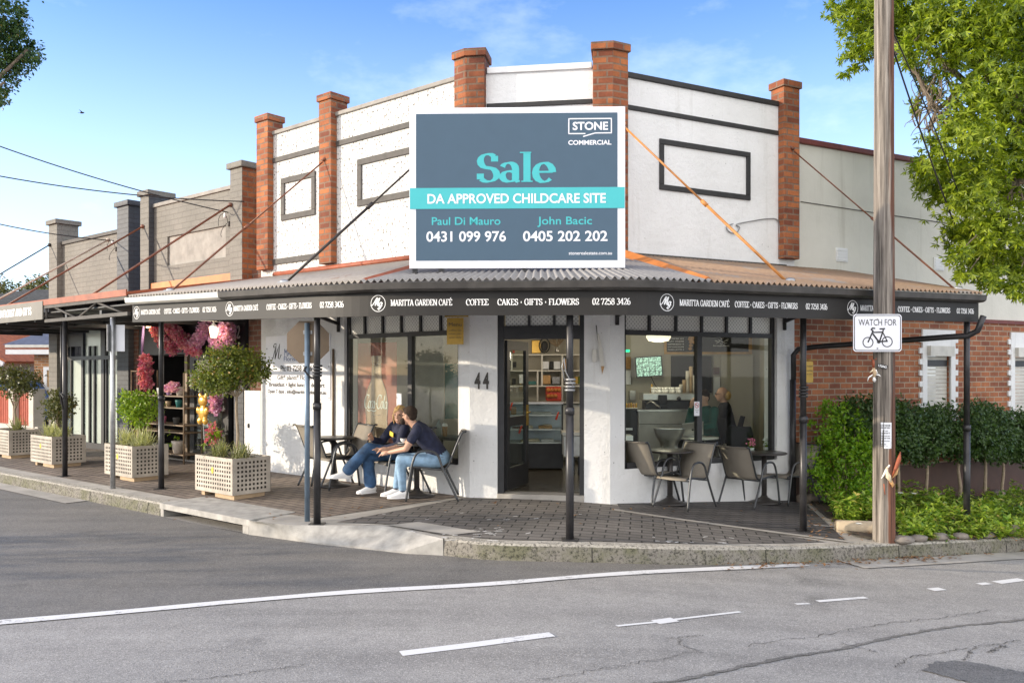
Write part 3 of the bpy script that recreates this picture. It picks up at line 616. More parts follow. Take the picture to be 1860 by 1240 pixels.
# side street surface, markings, cracks
wl_ = [gp(u, v, rz) for u, v in ((0, 1131), (220, 1112), (440, 1092), (650, 1075), (930, 1058), (1220, 1037), (1465, 1026))]
wl_ = [wl_[0] + (wl_[0] - wl_[1]).normalized() * 18] + curve(wl_, 6)
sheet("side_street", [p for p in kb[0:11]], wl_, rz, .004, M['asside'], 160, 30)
rm = MB(); strip(rm, wl_, lambda t: .12 + .012 * math.sin(t * 90) * math.sin(t * 37), rz, .008, 240)
for seg, w in ((((728, 1187), (860, 1171), (1003, 1152)), .10), (((1190, 1130), (1226, 1125)), .10), (((1226, 1125), (1345, 1111)), .035), (((1120, 1137), (1190, 1130)), .035), (((1485, 1092), (1573, 1085)), .055),
               (((1445, 1097), (1470, 1096)), .04), (((1690, 1071), (1712, 1069)), .09), (((1778, 1061), (1796, 1059)), .07), (((1810, 1058), (1857, 1052)), .10), (((1960, 1036), (2150, 1012)), .10)):
    strip(rm, [gp(u, v, rz) for u, v in seg], w, rz, .004, 8)
struct("road_markings", rm, M['line'], uv=False)
gt = MB(); strip(gt, inset(kc, -.16)[28:], .30, rz, .009, 40); strip(gt, inset(kb[0:3], -.16), .30, rz, .012, 40); struct("gutter_apron", gt, M['concrete'], uv=False)
cr = MB(); r2 = random.Random(3)
def crack(px, w, jit):
    pts = resamp([gp(930 + x / 2, 840 + y / 2, rz) for x, y in px], 60)
    pts = [p + V((r2.gauss(0, jit), r2.gauss(0, jit), 0)) for p in pts]; strip(cr, pts, lambda t: w * r2.uniform(.15, .95), rz, .006)
crack([(90, 790), (220, 770), (320, 750), (450, 725), (550, 715), (640, 690), (700, 690)], .010, .012); crack([(610, 640), (605, 660), (680, 685)], .008, .01)
crack([(860, 665), (1080, 635), (1250, 605), (1400, 580), (1560, 565), (1740, 535)], .010, .015); crack([(1190, 655), (1330, 690)], .007, .01)
crack([(1390, 745), (1450, 705), (1560, 690), (1760, 660), (1850, 645)], .011, .012); crack([(1640, 720), (1665, 690), (1660, 680)], .010, .01); crack([(1730, 690), (1790, 665)], .012, .012)
crack([(-1280, 800), (-980, 770), (-760, 735)], .009, .012); crack([(560, 640), (700, 628)], .006, .01)
struct("road_cracks", cr, M['crack'], uv=False)
sm = MB(); strip(sm, [p + V((r2.gauss(0, .006), r2.gauss(0, .006), 0)) for p in resamp([gp(930 + x / 2, 840 + y / 2, rz) for x, y in [(400, 830), (700, 772), (960, 715), (1180, 680), (1400, 630), (1600, 595), (1860, 570), (2100, 540)]], 90)], lambda t: r2.uniform(.010, .05), rz, .005)
struct("road_seam", sm, M['asside'], uv=False)
pm = MB(); pp = [gp(930 + x / 2, 840 + y / 2, rz) for x, y in [(1490, 755), (1540, 728), (1600, 722), (1640, 718), (1700, 730), (1780, 748), (1860, 765), (1960, 790), (1880, 835), (1720, 812), (1560, 772)]]
pp = [p + V((r2.gauss(0, .012), r2.gauss(0, .012), 0)) for p in resamp(pp + [pp[0]], 60)[:-1]]; pp = [V((p.x, p.y, rz(p.x, p.y))) for p in pp]
pm.add([(p.x, p.y, p.z + .006) for p in pp], [tuple(range(len(pp)))]); struct("road_patch", pm, M['patch'], uv=False)

ch = MB(); r6 = random.Random(17)
for k in range(70):
    u, v = (r6.uniform(800, 905), r6.uniform(958, 984)) if k < 42 else ((r6.uniform(1180, 1330), r6.uniform(975, 988)) if k < 55 else (r6.uniform(640, 1150), r6.uniform(930, 975)))
    p = gp(u, v); a = r6.uniform(-.5, .9); l = r6.uniform(.02, .10); q = p + V((math.cos(a) * l, math.sin(a) * l, 0)); strip(ch, [p, p.lerp(q, .5) + V((r6.gauss(0, .01), r6.gauss(0, .01), 0)), q], lambda t: .018 * (1.1 - abs(t - .5)), gz, .010)
struct("pavement_paint_marks", ch, M['line'], uv=False)

kj = MB()
for pl, sp_ in ((kb[0:4], 1.6), (kc, 1.9)):
    L_ = sum((V((b.x, b.y, 0)) - V((a.x, a.y, 0))).length for a, b in zip(pl, pl[1:])); P_ = resamp(pl, int(L_ / .05)); Q_ = inset(P_, .165)
    for i in range(30, len(P_) - 2, int(sp_ / .05)):
        a, b = P_[i], Q_[i]; t = (P_[i + 1] - P_[i - 1]).normalized() * .004; n = (b - a).normalized(); zt = gz(b.x, b.y) + .0145; o = a - n * .004; vs = []
        kj.quad(*[V((q.x, q.y, z)) for q, z in ((o - t, rz(a.x, a.y)), (o + t, rz(a.x, a.y)), (o + n * .013 + t, zt - .03), (o + n * .013 - t, zt - .03))]); kj.quad(*[V((q.x, q.y, zt)) for q in (a + n * .03 - t, a + n * .03 + t, b + t, b - t)])
struct("kerb_joints", kj, M['drain'], uv=False)

eb = MB(); strip(eb, [gp(1112, 926), gp(1200, 939), gp(1300, 953), gp(1420, 969), gp(1545, 985)], .10, gz, .011, 30); strip(eb, [gp(1478, 955), gp(1532, 958)], .06, gz, .012, 8); struct("pavement_edging", eb, M['concrete'], uv=False)
# ------------------------------------------------------------------ corner cafe building
def lx(u): return onw('L', u, 600)[0]
def rx_(u): return onw('R', u, 600)[0]
cafe = thing("corner_cafe", "white rendered corner shop with orange brick piers and a chamfered entrance under a stepped parapet", "building", (PA[0], PA[1], 0))
def sub(w): return dict(loc=wp(w, 0) - V((PA[0], PA[1], 0)), rz=ROT[w], parent=cafe)
LX0 = -4.6; CW = math.hypot(PB[0] - PA[0], PB[1] - PA[1])
mb = MB(); mb.wall(LX0, 0, -.4, 3.0, 0, .25, [(-2.5, -.2, .40, 2.52)]); mb.build("wall", M['white'], **sub('L'))
mb = MB(); mb.wall(LX0, 0, 3.0, 5.40, 0, .25); mb.build("wall", M['flecked'], **sub('L'))
mb = MB(); mb.wall(0, CW, -.4, 5.42, 0, .25, [(.36, 1.47, -.05, 2.52)]); mb.build("wall", M['white'], **sub('C'))
mb = MB(); mb.wall(0, 3.15, -.7, 5.34, 0, .25, [(.22, 2.82, .38, 2.52)]); mb.build("wall", M['white'], **sub('R'))
mb = MB(); mb.wall(0, 6, -.4, 5.0, 0, .2); mb.build("wall", M['flecked'], cafe, wp('L', LX0, .26) - V((PA[0], PA[1], 0)), ROT['L'] + R(90))
mb = MB(); mb.box(LX0, -.20, -.03, .28, 5.401, 5.46); mb.build("coping", M['capgrey'], bevel=.008, **sub('L'))
mb = MB(); mb.box(.23, 1.57, -.03, .28, 5.421, 5.50); mb.build("coping", M['smooth_white'], bevel=.008, **sub('C'))
mb = MB(); mb.box(.215, 2.83, -.03, .28, 5.341, 5.41); mb.build("coping", M['blackband'], bevel=.008, **sub('R'))
for bb in ((-4.259, -2.981, 4.95, 5.03), (-2.669, -.19, 4.95, 5.03), (-4.259, -2.69, 3.32, 3.41)): mb = MB(); mb.box(bb[0], bb[1], -.022, 0, bb[2], bb[3]); mb.build("string_band", M['band'], bevel=.006, **sub('L'))
mb = MB(); mb.box(.225, 1.575, -.022, 0, 4.98, 5.04); mb.build("string_band", M['blackband'], bevel=.006, **sub('C'))
mb = MB(); mb.box(.21, 2.829, -.022, 0, 4.935, 4.995); mb.build("string_band", M['blackband'], bevel=.006, **sub('R'))
def frame(x0, x1, z0, z1, w, mat, fr, hw=None, y=-.024):
    hw = hw or w; mb = MB(); mb.box(x0, x1, y, 0, z1 - w, z1); mb.box(x0, x1, y, 0, z0, z0 + w); mb.box(x0, x0 + hw, y, 0, z0 + w, z1 - w); mb.box(x1 - hw, x1, y, 0, z0 + w, z1 - w)
    return mb.build("raised_panel_frame", mat, bevel=.006, **sub(fr))
frame(-4.04, -3.17, 4.0, 4.67, .09, M['band'], 'L'); frame(-2.19, -.45, 4.0, 4.68, .09, M['band'], 'L'); frame(.76, 2.31, 3.97, 4.63, .07, M['blackband'], 'R')
def pier(poly, z0, z1, cap=.10, grow=.028, dark=False):
    c = sum((V((p[0], p[1], 0)) for p in poly), V()) / len(poly)
    mb = MB(); mb.prism([(p[0] - PA[0], p[1] - PA[1]) for p in poly], z0, z1); o = mb.build("brick_pier", M['pier'], cafe, bevel=.006)
    g = []
    for p in poly: d = V((p[0], p[1], 0)) - c; d = d * (1 + grow * 1.3 / d.length); g.append((c.x + d.x - PA[0], c.y + d.y - PA[1]))
    mb = MB(); mb.prism(g, z1 + .001, z1 + cap); mb.build("pier_cap", M['pier'], o, bevel=.008)
def rect(w, x0, x1, y0, y1): return [tuple(wp(w, x, y).xy) for x, y in ((x0, y0), (x1, y0), (x1, y1), (x0, y1))]
pier(rect('L', -2.96, -2.67, -.11, .20), 3.22, 5.64); pier(rect('L', -4.57, -4.26, -.11, .18), 3.25, 5.63); pier(rect('R', 2.84, 3.14, -.11, .14), 3.2, 5.60)
def mid2(w1, x1, y1, d1, w2, x2, y2, d2):
    p, q = wp(w1, x1, y1), wp(w2, x2, y2); den = d1[0] * -d2[1] + d2[0] * d1[1]; r = q - p
    t = (r.x * -d2[1] + d2[0] * r.y) / den; return (p.x + d1[0] * t, p.y + d1[1] * t)
pier([tuple(wp('L', -.17, -.11).xy), mid2('L', -.17, -.11, DL, 'C', .215, -.11, DC), tuple(wp('C', .215, -.11).xy), tuple(wp('C', .215, .24).xy), mid2('L', -.17, .24, DL, 'C', .215, .24, DC), tuple(wp('L', -.17, .24).xy)], 3.05, 5.62)
pier([tuple(wp('C', 1.585, -.11).xy), mid2('C', 1.585, -.11, DC, 'R', .20, -.11, DR), tuple(wp('R', .20, -.11).xy), tuple(wp('R', .20, .24).xy), mid2('C', 1.585, .24, DC, 'R', .20, .24, DR), tuple(wp('C', 1.585, .24).xy)], 3.05, 5.61)
def shopwin(w, x0, x1, z0, mull, bar, ztop, npan, gm, parent_kw):
    f = MB(); t = .055; y0, y1 = .05, .12
    f.box(x0, x0 + t, y0, y1, z0, ztop); f.box(x1 - t, x1, y0, y1, z0, ztop); f.box(x0 + t, x1 - t, y0 - .03, y1, z0, z0 + .075); f.box(x0 + t, x1 - t, y0, y1, ztop - t, ztop)
    f.box(x0 + t, x1 - t, y0 - .01, y1 - .005, bar, bar + .06); f.box(mull - .04, mull + .04, y0 - .005, y1 - .01, z0 + .075, bar)
    for i in range(1, npan): xx = x0 + (x1 - x0) * i / npan; f.box(xx - .017, xx + .017, y0, y1 - .01, bar + .06, ztop - t)
    o = f.build("shop_window", M['black'], **parent_kw)
    for a, b in ((x0 + t, mull - .04), (mull + .04, x1 - t)):
        g = MB(); g.box(a, b, .085, .091, z0 + .075, bar); g.build("pane", gm, o)
    for i in range(npan):
        a, b = x0 + (x1 - x0) * i / npan, x0 + (x1 - x0) * (i + 1) / npan
        g = MB(); g.box(a + (t if i == 0 else .017), b - (t if i == npan - 1 else .017), .082, .095, bar + .06, ztop - t); g.build("transom_pane", M['transom'], o)
    return o
shopwin('L', -2.5, -.2, .40, -1.16, 2.10, 2.52, 6, M['dustglass'], sub('L')); shopwin('R', .22, 2.82, .38, 1.47, 2.085, 2.52, 6, M['glass'], sub('R'))
# entrance
f = MB(); f.box(.36, .44, .04, .14, -.02, 2.52); f.box(1.41, 1.47, .04, .14, -.02, 2.52); f.box(.44, 1.41, .05, .13, 2.03, 2.2); f.box(.44, 1.41, .05, .13, 2.46, 2.52)
for i in (1, 2): f.box(.44 + .323 * i - .015, .44 + .323 * i + .015, .05, .12, 2.2, 2.46)
df = f.build("door_frame", M['black'], **sub('C'))
for i in range(3): g = MB(); g.box(.455 + .323 * i, .75 + .323 * i, .085, .092, 2.2, 2.46); g.build("fanlight_pane", M['transom'], df)
mb = MB(); mb.box(.36, 1.47, -.02, .25, -.2, .055); mb.build("threshold", M['concrete'], bevel=.01, **sub('C'))
dr_ = MB()                                  # door leaf, opened inward against the left reveal
for b in ((.0, .10, 0, .045, .04, 1.98), (.72, .82, 0, .045, .04, 1.98), (.10, .72, 0, .045, .04, .32), (.10, .72, 0, .045, 1.86, 1.98), (.10, .72, .002, .043, .86, .98)): dr_.box(*b)
dl = dr_.build("door", M['black'], cafe, wp('C', .47, .13, .04) - V((PA[0], PA[1], 0)), ROT['C'] + R(78))
mb = MB(); mb.box(.10, .72, .018, .024, .32, 1.86); mb.build("pane", M['glass'], dl)
mb = MB(); mb.box(.73, .81, -.008, 0, .84, 1.12); mb.tube([(.75, -.01, 1.02), (.75, -.05, 1.02), (.64, -.05, 1.02)], .01); mb.build("handle", M['gold'], dl)
mb = MB(); p44 = lambda x, z, l: V((x, -.012 - l, z))
put_sans(mb, "4", p44, .065, .145, 1.40, .20, .03); put_sans(mb, "4", p44, .175, .255, 1.40, .20, .03); mb.build("house_number", M['band'], **sub('C'))
# interior shell
room = [wp('L', -4.4, .27), wp('L', -.08, .27), wp('C', .9, .27), wp('R', .08, .27), wp('R', 2.95, .27), V((4.35, 15.0, 0)), V((-4.0, 15.0, 0))]
rl = [(p.x - PA[0], p.y - PA[1]) for p in room]
mb = MB(); mb.prism(rl, -.05, .06); mb.build("floor", M['floorin'], cafe); mb = MB(); mb.prism(rl, 2.75, 2.85); mb.build("ceiling", M['ceil'], cafe)
mb = MB()
for (a, b) in ((4, 5), (5, 6), (6, 0)): p, q = rl[a], rl[b]; mb.quad((*p, .06), (*q, .06), (*q, 2.75), (*p, 2.75))
mb.build("interior_wall", M['wallin'], cafe)
mb = MB(); mb.prism([(x * 1.0, y) for x, y in rl], 4.3, 4.4); mb.build("roof", M['galv'], cafe)
# roof-wall flashing and small wall fittings
mb = MB(); mb.box(.3, 2.95, -.05, 0, 3.06, 3.12); mb.build("flashing", M['band'], **sub('R'))
# ------------------------------------------------------------------ side wing
wing = thing("brick_shop_wing", "long side wing with white render above red brick and white quoined shutters beyond the hedge", "building", wp('R', 0), ROT['R'])
mb = MB(); mb.wall(3.16, 16, -1.2, 2.42, .03, .28, [(6.02, 6.60, .6, 2.02), (8.28, 8.86, .6, 2.02), (11.0, 11.6, .6, 2.02)]); mb.build("brick_wall", M['brick'], wing)
mb = MB(); mb.box(3.17, 15.9, -.012, .03, -1.2, .16); mb.build("plinth", M["belt"], wing)
mb = MB(); mb.wall(3.16, 16, 2.481, 4.88, .03, .28); mb.build("upper_wall", M['cream'], wing)
mb = MB(); mb.box(3.16, 16, .0, .05, 2.42, 2.48); mb.build("trim_course", M['redtrim'], wing)
mb = MB(); mb.box(3.16, 16, -.02, .32, 4.881, 4.96); mb.build("capping", M['redtrim'], wing, bevel=.01)
mb = MB(); mb.box(3.16, 16, .05, 4, 4.2, 4.3); mb.build("roof", M['galv'], wing)
mb = MB(); mb.box(15.8, 16, .29, 5, -1, 4.2); mb.build("end_wall", M['brick'], wing)
mb = MB(); mb.tube([(3.3, .022, 4.05), (5, .022, 4.02), (8, .022, 3.98), (12, .022, 3.95)], .006, 5); mb.build("wall_crack", M['band'], wing)
for xc in (6.31, 8.57, 11.3):
    f = MB()
    for s in (-1, 1):
        f.box(xc + s * .29 if s > 0 else xc - .40, xc + .40 if s > 0 else xc - .29, .0, .05, .5, 2.28)
        for k in range(10): z = .5 + k * .175; f.box(xc + .40 if s > 0 else xc - .47, xc + .47 if s > 0 else xc - .40, .002, .05, z, z + .0875)
    f.box(xc - .29, xc + .29, 0, .05, 2.02, 2.28); f.box(xc - .4, xc + .4, -.03, .05, .42, .5)
    w = f.build("window", M['smooth_white'], wing, bevel=.004)
    s = MB(); s.box(xc - .29, xc + .29, -.06, .1, 1.86, 2.02)
    for k in range(22): s.box(xc - .285, xc + .285, .075, .1, .52 + k * .061, .52 + k * .061 + .056)
    s.build("roller_shutter", M['offwhite'], w); s = MB(); s.box(xc - .27, xc + .27, .06, .075, 1.70, 1.80); s.build("dark_gap", M['black'], w)
for xv, zv in ((4.13, 3.34), (6.32, 3.33)):
    f = MB()
    for k in range(4): f.box(xv - .10, xv + .10, .008, .03, zv - .08 + k * .045, zv - .05 + k * .045)
    f.box(xv - .12, xv + .12, .016, .03, zv - .1, zv + .1); f.build("wall_vent", M['smooth_white'], wing)
# ------------------------------------------------------------------ shop awning
NL, NC, NR = 2.4, 2.4, 2.15
def offl(w, n): o, d = FRM[w]; q = outn(d); return V((o[0] + q[0] * n, o[1] + q[1] * n, 0)), V((d[0], d[1], 0))
def isect(a, b):
    (p, d), (q, e) = a, b; den = d.x * -e.y + e.x * d.y; r = q - p; return p + d * ((r.x * -e.y + e.x * r.y) / den)
oL, oC, oR = offl('L', NL), offl('C', NC), offl('R', NR); QL, QR = isect(oL, oC), isect(oC, oR)
pl0 = oL[0] - oL[1] * 4.05; pr1 = oR[0] + oR[1] * 4.06
def bez(a, b, c, n): return [a * (1 - t) ** 2 + b * 2 * t * (1 - t) + c * t * t for t in (i / n for i in range(n + 1))]
cl = bez(QL - oL[1] * .8, QL, QL + oC[1] * .8, 14); cr_ = bez(QR - oC[1] * .25, QR, QR + oR[1] * .25, 6)
apath = resamp([pl0] + cl + cr_ + [pr1], 240)
alen = [0.0]
for a, b in zip(apath, apath[1:]): alen.append(alen[-1] + (b - a).length)
def near_s(p): return min(range(len(apath)), key=lambda i: (apath[i] - p).length)
sQL, sQR, sE = alen[near_s(cl[7])], alen[near_s(QR)], alen[-1]
def zb(s):
    if s < sQL: t = s / sQL; return 2.29 - .105 * min(1, t * 1.05)
    if s < sQR: return 2.185 - .02 * (s - sQL) / (sQR - sQL)
    return 2.165 + .07 * (s - sQR) / (sE - sQR)
def apos(s):
    s = min(max(s, 0), sE - 1e-6); i = min(int(s / sE * 240), 239)
    while i > 0 and alen[i] > s: i -= 1
    while i < 239 and alen[i + 1] < s: i += 1
    t = (s - alen[i]) / (alen[i + 1] - alen[i]); p = apath[i].lerp(apath[i + 1], t); d = (apath[min(i + 2, 240)] - apath[max(i - 1, 0)]).normalized()
    return p, V((d.y, -d.x, 0))
def s_of_u(u):
    k = (u - 930) / F; best = min(range(241), key=lambda i: abs(apath[i].x - k * apath[i].y)); lo, hi = alen[max(best - 1, 0)], alen[min(best + 1, 240)]
    for _ in range(30):
        m = (lo + hi) / 2; p, _n = apos(m)
        if p.x - k * p.y < 0: lo = m
        else: hi = m
    return (lo + hi) / 2
awn = thing("cafe_awning", "corrugated iron street awning with a lettered charcoal fascia wrapping the cafe corner", "awning", (QL.x, QL.y, 0))
AO = V((QL.x, QL.y, 0))
def sweep(prof, s0, s1, n=120):
    mb = MB(); k = len(prof); vs = []
    for i in range(n + 1):
        s = s0 + (s1 - s0) * i / n; p, q = apos(s); z = zb(s)
        vs += [p + q * o + V((0, 0, z + h)) - AO for o, h in prof]
    fs = [(i * k + j, (i + 1) * k + j, (i + 1) * k + (j + 1) % k, i * k + (j + 1) % k) for i in range(n) for j in range(k)]
    mb.add(vs, fs + [tuple(range(k)), tuple(range(n * k, n * k + k))[::-1]]); return mb
fo = sweep([(-.012, 0), (.012, 0), (.012, .235), (-.012, .235)], 0, sE).build("fascia", M['fascia'], awn)
GP = [(-.03, .236), (.075, .240), (.115, .262), (.125, .325), (.110, .330), (.098, .27), (-.03, .262)]
sweep(GP, -.0, 2.3, 40).build("gutter", M['offwhite'], awn); sweep(GP, 2.3, sE, 110).build("gutter", M['gutter'], awn)  # left stretch off-white: sunlight on the gutter put into its colour
hipR = oR[0] - oR[1] * .27
def roofpart(outer, inner, mat, zi, pitch=.076):
    Lx = sum((b - a).length for a, b in zip(outer, outer[1:])); n = int(Lx / pitch) * 7; a, b = resamp(outer, n), resamp(inner, n); mb = MB(); vs = []
    for i in range(n + 1):
        s = near_s(a[i]); zo = zb(alen[s]) + .365; c = .016 * math.cos(2 * math.pi * i / 7)
        pa = a[i] + (a[i] - b[i]).normalized() * .07
        vs += [V((pa.x, pa.y, zo - .01 + c)) - AO, V((b[i].x, b[i].y, zi + c)) - AO]
    mb.add(vs, [(2 * i, 2 * i + 2, 2 * i + 3, 2 * i + 1) for i in range(n)], True); o = mb.build("roof_sheet", mat, awn, uv=False)
    m = o.modifiers.new("t", 'SOLIDIFY'); m.thickness = .004; return o
im = near_s(cl[7]); ih = near_s(hipR)
roofpart(apath[:im + 1], [wp('L', -4.05), wp('L', 0)], M['roofL'], 3.13); roofpart(apath[im:ih + 1], [wp('C', 0), wp('C', CW)], M['roofC'], 3.12); roofpart(apath[ih:], [wp('R', 0), wp('R', 4.06)], M['roofR'], 3.10)
for (po, wx, mt) in ((apath[ih], wp('R', .0), M['orange']), (apath[im], wp('L', 0), M['rust'])):
    a = V((po.x, po.y, 2.53)) - AO; b = V((wx.x, wx.y, 3.15)) - AO; mb = MB(); d = (b - a).normalized(); q = d.cross(V((0, 0, 1))).normalized(); u = q.cross(d)
    ring = [(-.13, -.02), (-.06, .02), (0, .05), (.06, .02), (.13, -.02), (.06, .0), (0, .02), (-.06, .0)]
    mb.add([c + q * x + u * z for c in (a, b) for x, z in ring], [(i, (i + 1) % 8, 8 + (i + 1) % 8, 8 + i) for i in range(8)] + [tuple(range(8))[::-1], tuple(range(8, 16))], False); mb.build("hip_capping", mt, awn)
mb = MB(); a, b = wp('L', -4.2, -.02, 3.16) - AO, wp('L', -.25, -.02, 3.16) - AO
mb.tube([a, b], .045, 6); mb.build("ridge_flashing", M['rust'], awn)
posts = [gp(293, 888), gp(576, 952), gp(1035, 980), gp(1459, 965), wp('R', 3.95, -2.08)]
for p in posts:
    g = gz(p.x, p.y); ztop = zb(alen[near_s(p)]) + .22; mb = MB(); c = V((p.x, p.y, 0)) - AO
    mb.tube([c + V((0, 0, g)), c + V((0, 0, 1.25 + g))], .040, 12); mb.tube([c + V((0, 0, 1.25 + g)), c + V((0, 0, 1.32 + g))], .047, 12); mb.tube([c + V((0, 0, 1.32 + g)), c + V((0, 0, ztop))], .035, 12)
    mb.cbox(c + V((0, 0, g + .006)), (.16, .16, .012)); mb.build("post", M['darkmetal'], awn)
# collars and ties wound round the posts
for i, (p, zz) in enumerate(((posts[1], 1.56), (posts[2], 1.42), (posts[3], 1.32))):
    mb = MB(); c = V((p.x, p.y, 0)) - AO
    for k in range(4): mb.lathe([(.048, 0), (.056, .012), (.048, .024)], c + V((.002 * k, 0, zz + .035 * k)), 12)
    if i == 1: mb.tube([c + V((-.05, -.02, zz + .1)), c + V((-.08, -.03, zz + .25)), c + V((-.06, -.03, zz + .33)), c + V((-.045, -.02, zz + .2)), c + V((.03, -.05, zz + .05))], .007, 6)
    mb.build("post_tie", M['grey'] if i == 1 else M['black'], awn)
def rodp(a, b, mat, r=.016):
    a, b = V(a) - AO, V(b) - AO; d = (b - a); mb = MB(); mb.tube([a, a.lerp(b, .5)], r * .75, 6); mb.tube([a.lerp(b, .5), a.lerp(b, .53)], r * 1.5, 6); mb.tube([a.lerp(b, .53), b], r, 6)
    mb.tube([a + V((0, 0, .03)), a - d.normalized() * .12 + V((0, 0, .01))], r * 1.8, 6); mb.build("stay_rod", mat, awn)
    mb = MB(); mb.cbox(b + V((0, 0, .01)), (.10, .10, .05)); mb.ell(b + V((.02, 0, .035)), (.06, .05, .03), None, 8, 5); mb.build("rod_anchor", M['galv'], awn)
def edge_pt(u, back=.22):
    p, q = apos(s_of_u(u)); p = p - q * back; return V((p.x, p.y, zb(s_of_u(u)) + .345 + .25 * back))
rodp(wp('L', -.15, -.14, 4.72), edge_pt(484), M['roddark'], .018); rodp(wp('L', -2.83, -.14, 4.72), edge_pt(278), M['rod'], .016)
rodp(wp('R', .12, -.14, 4.66), edge_pt(1460), M['rodorange'], .018); rodp(wp('R', 3.0, -.14, 4.70), edge_pt(1768), M['rod'], .014)
# brackets at the wall and the long sloping downpipe
for w, x in (('R', .10), ('R', 2.95), ('L', -2.62), ('C', 1.3)):
    mb = MB()
    for p, q in (((x, -.01, 2.2), (x, -.01, 2.75)), ((x, -.01, 2.32), (x, -.55, 2.46))): mb.tube([wp(w, *p) - AO, wp(w, *q) - AO], .028, 6)
    mb.build("wall_bracket", M['darkmetal'], awn)
dp = [wp('R', 3.98, -2.28, 2.30), wp('R', 3.98, -2.2, 2.12), wp('R', 3.94, -2.1, 2.06), wp('R', 3.80, -1.9, 2.05), wp('R', 3.2, -.35, 1.96), wp('R', 3.1, -.12, 1.93), wp('R', 3.05, -.08, 1.85), wp('R', 3.05, -.08, 1.5)]
mb = MB(); mb.tube([p - AO for p in dp], .038, 10); mb.tube([wp('R', 3.05, -.07, 1.5) - AO, wp('R', 3.05, -.07, -.25) - AO], .042, 10); mb.build("downpipe", M['darkmetal'], awn)
# fascia lettering
def ff(lift): return lambda s, z, l: (lambda pq: pq[0] + pq[1] * (.0145 + lift + l) + V((0, 0, zb(s) + z)) - AO)(apos(s))
ft = MB(); fn = ff(0)
FL = [("MARITTA GARDEN CAFÉ", 258, 293), ("COFFEE • CAKES • GIFTS • FLOWERS", 300, 364), ("02 7258 3426", 370, 395), ("MARITTA GARDEN CAFÉ", 427, 471), ("COFFEE • CAKES • GIFTS • FLOWERS", 486, 568), ("02 7258 3426", 583, 626),
      ("MARITTA GARDEN CAFÉ", 711, 822), ("COFFEE", 847, 888), ("CAKES • GIFTS • FLOWERS", 904, 1052), ("02 7258 3426", 1076, 1145), ("MARITTA GARDEN CAFÉ", 1233, 1323), ("COFFEE • CAKES • GIFTS • FLOWERS", 1333, 1447), ("02 7258 3426", 1462, 1501),
      ("MARITTA GARDEN CAFÉ", 1561, 1622), ("COFFEE • CAKES • GIFTS • FLOWERS", 1629, 1724), ("02 7258 3426", 1736, 1767)]
for t, u0, u1 in FL: put_serif(ft, t, fn, s_of_u(u0), s_of_u(u1), .10, .062, thick=.19, thin=.07)
for u in (250, 419, 688, 1210, 1547):
    s0 = s_of_u(u); pts = arc(s0, .128, .086, .086, 0, 360, 28)
    for (a, b), (c, d) in zip(zip(pts, pts[1:]), zip(arc(s0, .128, .080, .080, 0, 360, 28), arc(s0, .128, .080, .080, 0, 360, 28)[1:])): ft.add([fn(*a, 0), fn(*b, 0), fn(*d, 0), fn(*c, 0)], [(0, 1, 2, 3)])
    put_strokes(ft, LOGO_MG, fn, s0 - .012, .128, .11, .12, .17, .05, 30, .25)
ft.build("lettering", M['letter'], fo, uv=False)
# ------------------------------------------------------------------ big sale board on the awning roof
SY = 8.95
sale = thing("sale_board", "large slate blue real estate hoarding on the awning roof with teal band", "sign", (939 * 0 + (939 - 930) / F * SY, SY, 0), R(-1.5))
def spx(u, v): return (u - 939) / F * SY, H - (v - 674) / F * SY
def srect(mb, u0, v0, u1, v1, y0, y1): (x0, z1), (x1, z0) = spx(u0, v0), spx(u1, v1); mb.box(x0, x1, y0, y1, z0, z1)
mb = MB(); srect(mb, 743, 195, 1135, 487, 0, .03); mb.build("board", M['signwhite'], sale, bevel=.003)
mb = MB(); srect(mb, 755, 206, 1121, 473, -.003, -.0005); mb.build("blue_panel", M['navyboard'], sale)
mb = MB(); srect(mb, 744, 341, 1134, 379, -.006, -.0035); mb.build("teal_band", M['teal'], sale)
sf = lambda y: (lambda x, z, l: V((x, y - l, z)))
def stext(mb, txt, u0, u1, vb, vt, y, bold=.0, ser=False):
    (x0, z0), (x1, z1) = spx(u0, vb), spx(u1, vt)
    (put_serif if ser else put_sans)(mb, txt, sf(y), x0, x1, z0, z1 - z0, **(dict(thick=.205, thin=.05, sw=.32) if ser else dict(bold=bold)))
for t_, u0, u1, vb, vt, y_, bo, se_, m_ in (("Sale", 866, 1007, 331, 279, -.0045, 0, True, 'teal'), ("Paul Di Mauro", 784, 909, 408, 394, -.0045, .012, False, 'teal'), ("John Bacic", 976, 1075, 408, 394, -.0045, .012, False, 'teal'), ("DA APPROVED CHILDCARE SITE", 776, 1100, 369, 352, -.0075, .022, False, 'signwhite'),
     ("0431 099 976", 774, 919, 438, 420, -.0045, .02, False, 'signwhite'), ("0405 202 202", 950, 1103, 438, 420, -.0045, .02, False, 'signwhite'), ("STONE", 1040, 1104, 237, 223, -.0045, .03, False, 'signwhite'), ("COMMERCIAL", 1032, 1110, 264, 256, -.0045, .03, False, 'signwhite'), ("stonerealestate.com.au", 1033, 1111, 463, 457, -.0045, .01, False, 'signwhite')):
    tb = MB(); stext(tb, t_, u0, u1, vb, vt, y_, bo, se_); tb.build("lettering", M[m_], sale, uv=False)
tw = MB()
lg = [(1060, 249), (1081, 243), (1110, 243), (1110, 217), (1033, 217), (1033, 244), (1062, 244)]
